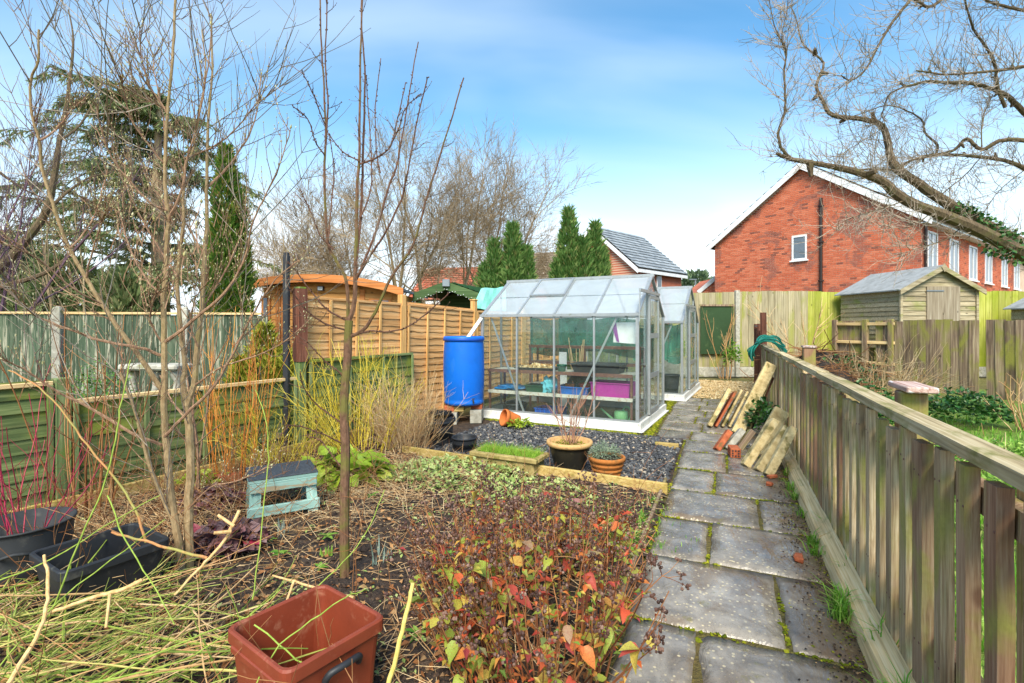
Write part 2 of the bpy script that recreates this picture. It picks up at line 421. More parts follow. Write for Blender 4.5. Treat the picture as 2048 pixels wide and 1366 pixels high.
K['cabintrim'] = wood('cabin trim', S(186, 108, 56), S(212, 134, 74), S(226, 156, 98), 0, 26, 0.8, stain=0.2)
K['greenshed'] = wood('green shed wood', S(52, 74, 42), S(78, 102, 62), S(106, 128, 86), 0, 30, 1.0, stain=0.3)
K['teal'] = wood('teal painted wood', S(126, 162, 152), S(158, 194, 182), S(184, 212, 200), 0, 40, 1.6, stain=0.3, white=S(170, 148, 116), wamt=0.3, knots=False, wfine=26, walong=3)
K['cane'] = wood('cut stem', S(172, 128, 66), S(214, 172, 104), S(236, 202, 142), 2, 60, 4, stain=0.3, knots=False)
K['board'] = wood('edging stone', S(160, 140, 96), S(206, 186, 138), S(228, 212, 172), 2, 30, 9, green=S(120, 118, 62), gamt=0.35, gscale=9, stain=0.4, knots=False)
K['alu'] = plain('aluminium', S(182, 186, 186), 0.42, 0.5, 0.55, dirt=S(120, 122, 84), damt=0.25, dscale=9)
K['white'] = plain('white coated metal', S(232, 232, 226), 0.45, 0.4, 0, dirt=S(128, 128, 86), damt=0.3, dscale=7)
K['upvc'] = plain('white window plastic', S(240, 241, 242), 0.35, 0.4)
K['bluedrum'] = plain('blue plastic', S(14, 108, 214), 0.42, 0.4, dirt=S(44, 116, 200), damt=0.3, dscale=3.5, bump=0.06)
K['black'] = plain('black plastic', S(44, 46, 50), 0.5, 0.4, dirt=S(88, 86, 80), damt=0.3, dscale=8)
K['blacksoft'] = plain('dull black plastic', S(56, 58, 60), 0.62, 0.35, dirt=S(92, 90, 84), damt=0.3, dscale=6)
K['brownbox'] = plain('red brown plastic', S(140, 64, 42), 0.45, 0.4, dirt=S(170, 112, 86), damt=0.36, dscale=9, bump=.06)
K['terra'] = plain('terracotta', S(205, 116, 60), 0.8, 0.2, dirt=S(150, 96, 62), damt=0.4, dscale=9, bump=0.15)
K['terra2'] = plain('weathered terracotta', S(190, 118, 58), 0.8, 0.2, dirt=S(120, 92, 52), damt=0.5, dscale=8, bump=0.2)
K['glaze'] = plain('dark glazed pot', S(42, 40, 34), 0.35, 0.5, dirt=S(74, 70, 52), damt=0.35, dscale=6)
K['rimclay'] = plain('pale clay rim', S(214, 170, 112), 0.75, 0.25, dirt=S(150, 120, 80), damt=0.4, dscale=12, bump=0.1)
K['concrete'] = grainy('concrete', [(0.3, S(142, 138, 124)), (0.6, S(182, 178, 164)), (0.8, S(205, 202, 190))], 14, 0.9, 0.5, 90, moss=S(128, 128, 82), mamt=0.25)
K['slab'] = None
K['stonebit'] = grainy('edging slab', [(0.3, S(160, 138, 94)), (0.55, S(206, 184, 134)), (0.8, S(228, 212, 168))], 12, 0.88, 0.5, 70, moss=S(118, 108, 62), mamt=0.4)
K['redbrick'] = grainy('loose brick', [(0.3, S(146, 76, 48)), (0.6, S(186, 104, 68)), (0.8, S(206, 132, 96))], 16, 0.9, 0.5, 80, moss=S(120, 96, 62), mamt=0.25)
K['trough'] = grainy('stone trough', [(0.3, S(122, 106, 62)), (0.55, S(172, 152, 98)), (0.8, S(200, 180, 126))], 10, 0.9, 0.6, 60, moss=S(122, 116, 52), mamt=0.45)
K['felt'] = grainy('mineral felt', [(0.3, S(62, 66, 70)), (0.7, S(88, 92, 96))], 60, 0.9, 0.5, 300, lo=0.95, hi=1.05)
K['roofelt'] = grainy('shed roof felt', [(0.3, S(124, 126, 124)), (0.6, S(152, 154, 154)), (0.8, S(176, 178, 178))], 5, 0.85, 0.3, 200, moss=S(120, 122, 96), mamt=0.2)
K['glass'] = glassm('greenhouse glass', (0.955, 0.985, 0.97), (0.8, 0.85, 0.87), 0.035, (0.66, 0.76, 0.70))
K['roofglass'] = glassm('greenhouse roof glass', (0.97, 0.98, 0.985), (0.9, 0.94, 0.98), 0.36, (0.84, 0.91, 0.95), 0.05, 1.0)
K['housepane'] = plain('dark window pane', S(96, 110, 122), 0.06, 0.8)
K['net'] = None
def netm():
    t = T('green shade net', 0.8, 0.1); v = t.coord(rnd=False)
    col = t.ramp(t.noise(v, 6, 4), [(0.3, S(40, 112, 94)), (0.7, S(84, 160, 138))]); t.col(col)
    tr = t.n('ShaderNodeBsdfTransparent'); f = t.rng(t.noise(v, 4, 5, 0.6), 0.3, 0.75, 0.5, 0.85)
    mx = t.n('ShaderNodeMixShader'); t.nt.links.new(f, mx.inputs[0]); t.nt.links.new(tr.outputs[0], mx.inputs[1]); t.nt.links.new(t.b.outputs[0], mx.inputs[2])
    t.nt.links.new(mx.outputs[0], t.out.inputs[0]); return t.m
K['net'] = netm()
def slabm():
    """wet riven paving: dark and glossy where water lies, speckled with lichen"""
    t = T('wet paving', 0.5, 0.4); v = t.coord()
    base = t.ramp(t.noise(v, 5, 6, 0.65, 0.4), [(0.28, S(88, 82, 75)), (0.5, S(130, 123, 114)), (0.75, S(168, 160, 148))])
    base = t.vary(base, 0.72, 1.12)
    base = t.mix(t.rng(t.noise(v, 2.4, 4, 0.6, 0.5), 0.5, 0.68, 0, 0.55), base, S(112, 88, 58))
    vo = t.n('ShaderNodeTexVoronoi', Vector=t.coord(), Scale=34.0, Randomness=1.0)
    sp = t.math('MULTIPLY', t.rng(vo.outputs['Distance'], 0.16, 0.30, 1, 0), t.rng(t.noise(v, 5, 3), 0.40, 0.58, 0, 1))
    base = t.mix(t.math('MULTIPLY', sp, 0.85), base, S(206, 192, 156))
    vo2 = t.n('ShaderNodeTexVoronoi', Vector=t.coord(), Scale=95.0).outputs['Distance']
    base = t.mix(t.rng(vo2, 0.1, 0.3, 0.4, 0), base, S(62, 58, 50))
    base = t.mix(t.rng(t.noise(v, 9, 6, 0.7), 0.60, 0.72, 0, 0.6), base, S(112, 106, 58))
    base = t.mix(t.rng(t.n('ShaderNodeTexVoronoi', Vector=t.coord(), Scale=58.0).outputs['Distance'], 0.06, 0.2, 0.45, 0), base, S(190, 172, 124))
    ps = t.n('ShaderNodeNewGeometry').outputs['Position']; dt = t.n('ShaderNodeVectorMath', {'operation': 'DOT_PRODUCT'}); t.nt.links.new(ps, dt.inputs[0]); dt.inputs[1].default_value = (0.921, -0.390, 0)
    edge = t.math('ADD', t.math('SUBTRACT', 0.5806, dt.outputs['Value']), t.math('MULTIPLY', t.noise(ps, 3.0, 4), 0.55))
    base = t.mix(t.rng(edge, 0.30, 0.62, 0.8, 0), base, t.mix(t.noise(ps, 30, 3), S(62, 46, 32), S(118, 92, 58)))      # soil washed in along the kerb
    t.col(base)
    wet = t.rng(t.noise(v, 3.2, 5, 0.6, 0.4), 0.36, 0.64, 0.10, 0.42); t.rough(wet)
    rv = t.noise(t.coord((3.5, 7, 3.5)), 1.5, 7, 0.6, 1.2)
    t.bump(rv, 0.6, 0.02); return t.m
K['slab'] = slabm()
def soilm(name, stops, b=1.0):
    t = T(name, 0.9, 0.3); v = t.coord(kind='Object', rnd=False)
    col = t.ramp(t.noise(v, 16, 8, 0.72, 0.3), stops)
    col = t.mix(t.rng(t.noise(v, 1.6, 4, 0.6), 0.45, 0.7, 0, 0.5), col, S(112, 86, 60))
    vo = t.n('ShaderNodeTexVoronoi', Vector=v, Scale=70.0).outputs['Distance']
    col = t.mix(t.rng(vo, 0.1, 0.22, 0.5, 0), col, S(150, 124, 92))
    t.col(col); t.bump(t.noise(v, 45, 8, 0.75), b, 0.03); return t.m
K['soil'] = soilm('dark wet soil', [(0.3, S(38, 32, 30)), (0.5, S(68, 57, 50)), (0.75, S(104, 86, 70))])
K['earth'] = soilm('garden earth', [(0.3, S(88, 82, 50)), (0.5, S(112, 110, 62)), (0.75, S(140, 134, 82))])
K['pathbed'] = soilm('mossy joint bed', [(0.3, S(66, 62, 34)), (0.5, S(98, 92, 46)), (0.75, S(134, 122, 62))])
K['turf'] = soilm('turf soil', [(0.3, S(86, 112, 44)), (0.5, S(116, 150, 58)), (0.75, S(150, 160, 84))])
K['moss'] = leafm('moss', [(0, S(84, 96, 20)), (0.5, S(126, 132, 30)), (1, S(164, 162, 48))], 0.9, 0.1, 0.1)
K['slate'] = leafm('slate chippings', [(0, S(46, 46, 48)), (0.5, S(76, 77, 79)), (0.86, S(108, 108, 108)), (0.96, S(172, 164, 150)), (1, S(190, 164, 128))], 0.55, 0.4, 0)
K['pea'] = leafm('pea gravel', [(0, S(160, 126, 78)), (0.5, S(206, 176, 122)), (1, S(232, 214, 172))], 0.7, 0.3, 0)
K['mulch'] = leafm('soil crumbs', [(0, S(34, 28, 26)), (0.6, S(70, 56, 48)), (0.85, S(120, 92, 68)), (1, S(172, 140, 98))], 0.85, 0.25, 0)
K['straw'] = twigm('dry stalks', [(0, S(172, 128, 84)), (0.5, S(208, 172, 124)), (1, S(232, 206, 162))])
K['deadleaf'] = leafm('dead leaves', [(0, S(120, 78, 48)), (0.5, S(174, 120, 74)), (1, S(206, 160, 108))], 0.7, 0.25, 0.15)
K['grass'] = leafm('lawn grass', [(0, S(98, 156, 44)), (0.5, S(132, 188, 62)), (0.85, S(168, 206, 92)), (1, S(196, 196, 120))], 0.5, 0.3, 0.35)
K['weed'] = leafm('fresh green leaves', [(0, S(92, 142, 46)), (0.5, S(136, 178, 66)), (1, S(178, 204, 98))], 0.5, 0.35, 0.3)
K['yleaf'] = leafm('lime green leaves', [(0, S(140, 170, 40)), (0.5, S(176, 196, 62)), (1, S(206, 216, 96))], 0.5, 0.35, 0.3)
K['geran'] = leafm('crinkled pale leaves', [(0, S(138, 164, 84)), (0.5, S(184, 200, 116)), (1, S(212, 220, 152))], 0.6, 0.3, 0.25)
K['ivy'] = leafm('ivy leaves', [(0, S(30, 70, 26)), (0.5, S(58, 108, 44)), (1, S(110, 150, 78))], 0.4, 0.45, 0.15)
K['purple'] = leafm('purple leaves', [(0, S(88, 56, 58)), (0.5, S(128, 92, 92)), (0.85, S(160, 130, 126)), (1, S(166, 44, 72))], 0.5, 0.35, 0.2)
K['hyper'] = leafm('autumn leaves', [(0, S(150, 60, 66)), (0.16, S(206, 84, 50)), (0.36, S(214, 128, 62)), (0.52, S(196, 176, 78)), (0.72, S(150, 172, 70)), (0.88, S(112, 148, 56)), (1, S(150, 110, 110))], 0.5, 0.35, 0.25, blotch=S(196, 96, 48))
K['berry'] = leafm('dark seed heads', [(0, S(62, 40, 32)), (0.6, S(104, 72, 60)), (1, S(150, 116, 98))], 0.45, 0.4, 0)
K['redstalk'] = twigm('brown red stalks', [(0, S(92, 50, 32)), (0.5, S(138, 84, 52)), (1, S(180, 126, 80))])
K['greentwig'] = twigm('green prunings', [(0, S(98, 118, 44)), (0.45, S(146, 162, 66)), (0.75, S(182, 188, 98)), (1, S(206, 176, 112))])
K['tantwig'] = twigm('tan prunings', [(0, S(176, 124, 76)), (0.5, S(208, 164, 108)), (1, S(228, 196, 148))])
K['yellowstem'] = twigm('yellow stems', [(0, S(190, 162, 34)), (0.6, S(230, 204, 66)), (1, S(232, 214, 106))])
K['orangestem'] = twigm('orange stems', [(0, S(206, 110, 44)), (0.5, S(222, 146, 62)), (0.8, S(226, 172, 84)), (1, S(226, 92, 66))])
K['redstem'] = twigm('crimson stems', [(0, S(132, 30, 56)), (0.6, S(182, 56, 84)), (1, S(206, 96, 104))])
K['brownstem'] = twigm('brown canes', [(0, S(110, 70, 40)), (0.6, S(160, 108, 66)), (1, S(192, 144, 96))])
K['magnolia'] = bark('smooth grey bark', S(132, 108, 76), S(188, 162, 122), green=S(146, 130, 84), gamt=0.2, fine=70)
K['magtwig'] = bark('dark young bark', S(116, 84, 66), S(186, 150, 120), fine=70)
K['plum'] = bark('brown young bark', S(84, 58, 44), S(132, 100, 78), green=S(110, 108, 50), gamt=0.35, fine=80)
K['plumtwig'] = bark('brown twigs', S(80, 56, 44), S(126, 92, 74), fine=90)
K['limb'] = bark('green grey bark', S(70, 57, 44), S(122, 104, 80), green=S(98, 92, 58), gamt=0.25, fine=50)
K['limbtwig'] = bark('pale brown twigs', S(118, 100, 84), S(190, 176, 158), fine=60)
K['bgbark'] = bark('pale bark', S(122, 104, 78), S(172, 152, 118), fine=20)
K['bgtwig'] = bark('fine bare twigs', S(136, 116, 90), S(184, 164, 134), fine=20)
K['purtwig'] = bark('violet bare twigs', S(96, 70, 92), S(140, 112, 122), fine=30)
K['bud'] = leafm('buds', [(0, S(170, 160, 96)), (0.5, S(206, 198, 142)), (1, S(226, 220, 178))], 0.6, 0.3, 0.1)
K['darkbud'] = leafm('dark buds', [(0, S(70, 44, 36)), (1, S(120, 86, 66))], 0.6, 0.3, 0)
K['cypress'] = leafm('cypress sprays', [(0, S(66, 104, 40)), (0.5, S(108, 148, 58)), (0.8, S(156, 176, 78)), (1, S(186, 154, 84))], 0.7, 0.2, 0.4)
K['cedar'] = leafm('cedar needles', [(0, S(98, 118, 74)), (0.5, S(140, 158, 102)), (0.85, S(172, 180, 124)), (1, S(196, 178, 130))], 0.7, 0.2, 0.4)
K['darkpine'] = leafm('dark evergreen needles', [(0, S(84, 110, 80)), (1, S(136, 156, 116))], 0.7, 0.2, 0.1)
K['juniper'] = leafm('juniper sprays', [(0, S(78, 120, 58)), (0.5, S(124, 162, 84)), (0.9, S(168, 192, 114)), (1, S(176, 156, 100))], 0.7, 0.2, 0.4)
K['goldcon'] = leafm('golden conifer', [(0, S(128, 138, 36)), (1, S(196, 196, 82))], 0.7, 0.2, 0.25)
def brickm(name, rows=None):
    t = T(name, 0.9, 0.2)
    col = t.ramp(t.island(), [(0, S(132, 82, 70)), (0.06, S(146, 88, 72)), (0.10, S(196, 102, 72)), (0.6, S(207, 114, 82)), (1, S(218, 130, 98))])
    v = t.coord(rnd=False); n = t.noise(v, 30, 4, 0.7)
    # darker bricks keep together in drifts
    col = t.mix(t.math('MULTIPLY', t.rng(t.noise(v, 0.9, 3, 0.5, 0.8), 0.54, 0.6, 0, 1), t.rng(t.island(), 0.20, 0.16, 0.7, 0)), col, S(140, 92, 82))
    col = t.mix(t.rng(n, 0.3, 0.8, 0, 0.3), col, S(150, 70, 48)); t.col(col); t.bump(n, 0.3, 0.01); return t.m
K['brick'] = brickm('red facing brick')
K['mortar'] = plain('mortar', S(226, 196, 172), 0.9, 0.1, dscale=2)
def texbrick():
    t = T('distant brick', 0.9, 0.2); v = t.coord(rnd=False)
    m = t.n('ShaderNodeVectorMath', {'operation': 'DOT_PRODUCT'}); t.nt.links.new(v, m.inputs[0]); m.inputs[1].default_value = (0.72, 0.7, 0)
    sp = t.n('ShaderNodeSeparateXYZ'); t.nt.links.new(v, sp.inputs[0])
    cb = t.n('ShaderNodeCombineXYZ', X=m.outputs['Value'], Y=sp.outputs[2])
    b = t.n('ShaderNodeTexBrick', Vector=cb.outputs[0], Color1=S(206, 100, 68), Color2=S(176, 80, 58), Mortar=S(206, 166, 140), Scale=1.0)
    b.inputs['Brick Width'].default_value = 0.225; b.inputs['Row Height'].default_value = 0.075; b.inputs['Mortar Size'].default_value = 0.008
    t.col(b.outputs[0]); return t.m
K['texbrick'] = texbrick()
K['slate_roof'] = leafm('grey roof tiles', [(0, S(132, 138, 142)), (1, S(176, 182, 186))], 0.6, 0.4, 0)
K['brown_roof'] = leafm('brown roof tiles', [(0, S(126, 112, 96)), (1, S(168, 152, 132))], 0.8, 0.2, 0)
K['red_roof'] = leafm('red clay tiles', [(0, S(176, 92, 68)), (1, S(218, 134, 104))], 0.8, 0.2, 0)
K['tan_roof'] = leafm('tan roof tiles', [(0, S(150, 136, 108)), (1, S(190, 176, 146))], 0.8, 0.2, 0)
K['pipe'] = plain('dark brown plastic pipe', S(48, 36, 32), 0.4, 0.4)
K['hose'] = plain('green hose', S(26, 132, 112), 0.45, 0.4)
K['darkgreen'] = plain('dark green sheet', S(52, 76, 46), 0.7, 0.25, dirt=S(80, 100, 62), damt=0.3, dscale=3)
K['tarp'] = plain('turquoise tarpaulin', S(136, 212, 196), 0.5, 0.35, dscale=2)
K['steelblue'] = plain('galvanised steel', S(150, 156, 158), 0.4, 0.5, 0.7)
K['rust'] = plain('rusty shelf steel', S(122, 84, 74), 0.7, 0.3, 0.2, dirt=S(176, 130, 84), damt=0.4, dscale=14)
K['shelfwhite'] = plain('white shelf edge', S(220, 214, 200), 0.6, 0.3, dirt=S(170, 120, 70), damt=0.45, dscale=12)
K['lampwhite'] = plain('white fitting', S(232, 232, 228), 0.4)
K['copper'] = plain('painted metal red', S(208, 44, 52), 0.4)
# ================================================================ the setting
rg = random.Random(7)
UU = V((0.390, 0.921, 0)); NN = V((0.921, -0.390, 0)); OO = V((1.49, 2.03, 0))
def ST(s, t, z=0.0): return OO + UU*s - NN*t + V((0, 0, z))      # s along the path, t to its left of the fence kerb
PROT = math.atan2(UU.y, UU.x)
GA = V((0.890, -0.456, 0)); GP = V((0.456, 0.890, 0))             # greenhouse axes
GL = V((-0.4675, 7.923, 0)); GC = V((1.709, 6.808, 0))
FA = V((-2.5, 5.9, 0)); FD = V((0.5, 0.866, 0))                   # boundary fence line
gm = MB()
gm.poly([(-400, -60, -0.03), (400, -60, -0.03), (400, 900, -0.03), (-400, 900, -0.03)])
struct(gm.obj('ground', K['earth']))
def nz3(x, y, s, k=0.0): return mnoise.noise(V((x*s+k, y*s-k, k)))
# planting bed: uneven soil
def soil_z(x, y): return 0.02+0.035*nz3(x, y, 1.7)+0.022*nz3(x, y, 6, 3)+0.012*nz3(x, y, 17, 9)
EDGE_A = V((1.334, 4.29, 0)); EDGE_D = V((-0.885, 0.466, 0))       # timber edging of the gravel
bm_ = MB(); st = 0.05; idx = {}
def in_bed(x, y):
    t = -(V((x, y, 0))-OO).dot(NN)
    if t < 1.05: return False
    e = (V((x, y, 0))-EDGE_A); k = e.x*EDGE_D.y-e.y*EDGE_D.x      # side of the edging line
    if k > 0 and x > -0.95: return False
    f = V((x, y, 0))-FA; kf = f.x*FD.y-f.y*FD.x
    if kf < -0.02: return False
    return y < 8.2
for ix in range(-110, 60):
    for iy in range(12, 165):
        x, y = ix*st, iy*st
        if not in_bed(x, y): continue
        q = []
        for dx, dy in ((0, 0), (1, 0), (1, 1), (0, 1)):
            kk = (ix+dx, iy+dy)
            if kk not in idx:
                idx[kk] = len(bm_.v); X, Y = kk[0]*st, kk[1]*st; bm_.v.append((X, Y, soil_z(X, Y)))
            q.append(idx[kk])
        bm_.f.append(tuple(q))
struct(bm_.obj('soil_bed', K['soil'], smooth=True))
# gravel bed base
gb = MB(); c = EDGE_A
gb.poly([EDGE_A+V((0, 0, 0.004)), ST(4.45, 1.06, 0.004), GC+GA*0.1-GP*0.1+V((0, 0, .004)), GL-GA*1.1+V((0, 0, .004)), EDGE_A+EDGE_D*2.75+V((0, 0, .004))])
struct(gb.obj('gravel_bed', K['soil']))
# path: joint bed and slabs
pb = MB(); pb.poly([ST(-1.8, -0.02, -.004), ST(8.3, -0.02, -.004), ST(8.3, 1.55, -.004), ST(4.2, 1.6, -.004), ST(4.2, 1.05, -.004), ST(-1.8, 1.05, -.004)])
path = struct(pb.obj('path', K['pathbed']))
rows = [-1.55, -0.66, 0.08, 0.825, 1.51, 2.20, 2.92, 3.68, 4.27, 4.85, 5.44, 6.05, 6.65, 7.25, 7.85, 8.25]
split = [0.62, 0.33, 0.70, 0.35, 0.68, 0.36, 0.86, 0.5]
def slab_mesh(L, W, seed):
    r = random.Random(seed); m = MB(); nx, ny = 9, 9; h = 0.045
    grid = {}
    for i in range(nx+1):
        for j in range(ny+1):
            x = L*i/nx; y = W*j/ny; e = min(i, nx-i, j, ny-j)
            if e == 0:
                if i in (0, nx): x += r.uniform(-.006, .006)
                if j in (0, ny): y += r.uniform(-.006, .006)
            z = h+0.0055*nz3(x*1.5+seed*3, y*3, 4)+0.003*nz3(x+seed, y, 14)-(0.008 if e == 0 else 0)
            grid[i, j] = len(m.v); m.v.append((x, y, z))
    for i in range(nx):
        for j in range(ny): m.f.append((grid[i, j], grid[i+1, j], grid[i+1, j+1], grid[i, j+1]))
    rim = [(i, 0) for i in range(nx)]+[(nx, j) for j in range(ny)]+[(i, ny) for i in range(nx, 0, -1)]+[(0, j) for j in range(ny, 0, -1)]
    b = len(m.v)
    for k in rim: x, y, z = m.v[grid[k]]; m.v.append((x, y, -0.02))
    for a in range(len(rim)):
        a2 = (a+1) % len(rim); m.f.append((grid[rim[a]], b+a, b+a2, grid[rim[a2]]))
    return m.mesh('slab', K['slab'], True)
sd_i = 0
SLABS = []
for i in range(len(rows)-1):
    s0, s1 = rows[i]+0.013, rows[i+1]-0.013
    W = 1.03 if s0 < 4.2 else 1.42
    if s0 < 4.2:
        f = split[i % len(split)]; cuts = [0, f*W, W]
        cuts = [W-c for c in cuts][::-1]
        if f > 0.8: cuts = [0, 0.55, W]
    else:
        cuts = [0, 0.30, 0.86, W] if i % 2 else [0, 0.52, 0.98, W]
    for k in range(len(cuts)-1):
        t0, t1 = cuts[k]+0.013, cuts[k+1]-0.013
        # slab x along the path, y leftwards
        M = Matrix(((UU.x, -NN.x, 0, 0), (UU.y, -NN.y, 0, 0), (0, 0, 1, 0), (0, 0, 0, 1)))
        p = ST(s0, t0, -0.034+rg.uniform(-.004, .004)+0.0)
        M = Matrix.Translation(p) @ M @ Matrix.Rotation(rg.uniform(-.012, .012), 4, 'Z') @ Matrix.Rotation(rg.uniform(-.006, .006), 4, 'X')
        inst('slab', slab_mesh(s1-s0, t1-t0, sd_i), path, M); SLABS.append((s0, s1, t0, t1)); sd_i += 1
# moss tufts in the joints
mo = MB()
for (s0, s1, t0, t1) in SLABS:
    for k in range(90 if s0 < 3 else 50):
        if rg.random() < 0.5: s, t = rg.uniform(s0, s1), t1+0.013
        else: s, t = s1+0.013, rg.uniform(t0, t1)
        if nz3(s, t, 3.3, 5) < -0.08: continue
        p = ST(s+rg.gauss(0, .006), t+rg.gauss(0, .006), 0.0)
        mo.chip(p, rg.uniform(.006, .016), rg, 0.7)
for k in range(900):      # moss strip by the greenhouse foot
    s = rg.uniform(4.0, 7.9); t = 1.45+abs(rg.gauss(0, .07))
    mo.chip(ST(s, t, 0.002), rg.uniform(.01, .03), rg, 0.6)
for k in range(900):
    p = GC+GA*(-rg.uniform(0, 2.3))-GP*rg.uniform(.06, .16); mo.chip((p.x, p.y, 0.003), rg.uniform(.01, .028), rg, 0.6)
for k in range(700):      # dirt and moss along the kerb
    s = rg.uniform(-1, 4); t = abs(rg.gauss(0, .1)); 
    mo.chip(ST(s, t, 0.008), rg.uniform(.003, .009), rg, 0.6)
tag(stuff(mo.obj('moss', K['moss'])), 'olive moss filling the joints between the paving slabs', 'moss')
# lawn and rough ground beyond the picket fence
lw = MB(); lw.poly([ST(-2.5, -0.22, -.012), ST(-2.5, -6, -.012), ST(9, -11, -.012), ST(13, -4, -.012), ST(9, -0.22, -.012)])
struct(lw.obj('lawn', K['turf']))
gr = MB()
for k in range(52000):
    s = -1.8+9.5*rg.random()**1.5; t = -0.25-4.6*rg.random()**1.1
    p = ST(s, t)
    if p.y < 0.8 or p.x/p.y > 1.25 or p.y > 9.0: continue
    if p.y > 4.2+1.2*nz3(p.x, p.y, 0.8) and rg.random() < 0.8: continue
    if nz3(p.x, p.y, 1.2, 4) < -0.34: continue
    h = rg.uniform(.035, .10); a = rg.uniform(0, 6.28); b = len(gr.v); wd = rg.uniform(.003, .006)*(1+p.y*0.12); ln = rg.uniform(.2, .9)*h
    ox, oy = wd*math.cos(a), wd*math.sin(a); lx, ly = -math.sin(a+rg.uniform(-1, 1))*ln, math.cos(a)*ln
    gr.v += [(p.x-ox, p.y-oy, -.012), (p.x+ox, p.y+oy, -.012), (p.x+ox*.6+lx*.4, p.y+oy*.6+ly*.4, h*.65), (p.x-ox*.6+lx*.4, p.y-oy*.6+ly*.4, h*.65), (p.x+lx, p.y+ly, h)]
    gr.f += [(b, b+1, b+2, b+3), (b+3, b+2, b+4)]
tag(stuff(gr.obj('lawn_grass', K['grass'])), 'bright green lawn grass seen over and through the picket fence', 'grass')
# slate gravel
sl = MB()
for k in range(15000):
    a = rg.uniform(0, 2.9); b = rg.uniform(0, 1)
    q0 = EDGE_A+EDGE_D*a; depth = 2.15
    p = q0+GP*(b*depth)
    t = -(p-OO).dot(NN)
    if t < 1.06 and (p-OO).dot(UU) < 4.3: continue
    if t < 1.5 and (p-OO).dot(UU) >= 4.3: continue
    d = (p-GL); 
    if d.dot(GP) > -0.05 and d.dot(GA) > -.3: continue
    sl.chip((p.x, p.y, 0.006+0.018*rg.random()+0.012*nz3(p.x, p.y, 2)), rg.uniform(.010, .026), rg, 0.7)
tag(stuff(sl.obj('slate_gravel', K['slate'])), 'dark grey slate gravel spread before the greenhouse', 'gravel')
pg = MB(); pgb = MB()
pgb.poly([ST(8.26, -.3, -.002), ST(12.2, -.3, -.002), ST(12.2, 1.3, -.002), ST(8.26, 1.5, -.002)]); struct(pgb.obj('pea_gravel_bed', K['earth']))
for k in range(4200):
    s = 8.28+3.6*rg.random(); t = rg.uniform(-.2, 1.4); p = ST(s, t, 0.004); pg.chip(p, rg.uniform(.015, .03), rg, 0.7)
tag(stuff(pg.obj('pea_gravel', K['pea'])), 'golden pea gravel where the paved path ends', 'gravel')
# timber edgings
def edging(name, label, pts, h, th, mat, z0=0.0, seg=None):
    a = pts[0]; t = thing(name, label, 'edging', (a[0], a[1], 0))
    for i in range(len(pts)-1):
        p, q = V(pts[i]), V(pts[i+1]); m = MB(); zz0 = V((0, 0, z0+h/2)); m.bar(p+zz0, q+zz0, th, h, ch=0.006); m.obj('board', mat, t)
    return t
edging('bed_edging', 'yellow timber edging board along the front of the slate gravel', [EDGE_A, EDGE_A+EDGE_D*1.62, EDGE_A+EDGE_D*2.9], 0.10, 0.035, K['newwood'])
edging('path_edging', 'mossy timber edging between the soil bed and the slab path', [ST(2.37, 1.075), ST(1.2, 1.08), ST(-0.2, 1.075), ST(-1.4, 1.08)], 0.07, 0.025, K['oldboard'], -0.02)
edging('short_edging', 'short timber offcut where gravel meets the paved path', [ST(3.75, 1.07), ST(3.75, 1.34)], 0.06, 0.05, K['newwood'])
edging('fence_edging', 'long timber board on edge at the foot of the green fence', [FA-FD*2.6+V((.2, -.1, 0)), FA-FD*0.2+V((.2, -.1, 0)), FA+FD*1.4+V((.2, -.1, 0))], 0.13, 0.03, K['newwood'])
# ================================================================ fences
def variants(n, fn): return [fn(i) for i in range(n)]
# ---- picket fence by the path
pf = thing('picket_fence', 'weathered brown picket fence with mossy flat top rail beside the path', 'fence', ST(0, -0.12))
def picket_mesh(i):
    r = random.Random(100+i); m = MB(); w_, th = 0.078+r.uniform(-.012, .016), 0.036
    lean = r.uniform(-.006, .006); n = 6; H = 1.0
    for k in range(n+1):
        z = H*k/n; wob = r.uniform(-.003, .003); ww = w_/2+r.uniform(-.003, .003)
        for (x, y) in ((-ww, -th/2), (ww, -th/2), (ww-.004, th/2), (-ww+.004, th/2)): m.v.append((x+wob+lean*z, y, z))
    for k in range(n):
        b = k*4
        for a in range(4): m.f.append((b+a, b+(a+1) % 4, b+4+(a+1) % 4, b+4+a))
    m.f += [(3, 2, 1, 0), (n*4, n*4+1, n*4+2, n*4+3)]; nf_ = len(m.f)
    for z in (.885, .255):      # rusty nail heads over the rails
        for x in (-.018, .02): m.lathe([(.0045, 0), (.004, .0015), (0, .002)], 7, TR((x+r.uniform(-.006, .006)+lean*z, th/2, z+r.uniform(-.015, .015))) @ Matrix.Rotation(R(-90), 4, 'X'))
    me = m.mesh('picket', K['picket']); me.materials.append(K['rust'])
    for pgn in me.polygons[nf_:]: pgn.material_index = 1
    return me
pk = variants(7, picket_mesh)
s = -1.25; k = 0
FROT = math.atan2(-UU.y, -UU.x)
while s < 8.45:
    h = 0.985+rg.uniform(-.01, .004)
    M = TR(ST(s, -0.10+rg.uniform(-.004, .004), 0.05+rg.uniform(-.02, .01)), FROT+math.pi+rg.uniform(-.05, .05), ry=rg.uniform(-.006, .006), s=(1, 1, h))
    inst('picket', pk[rg.randrange(7)], pf, M); k += 1
    s += 0.178+rg.uniform(-.014, .018)
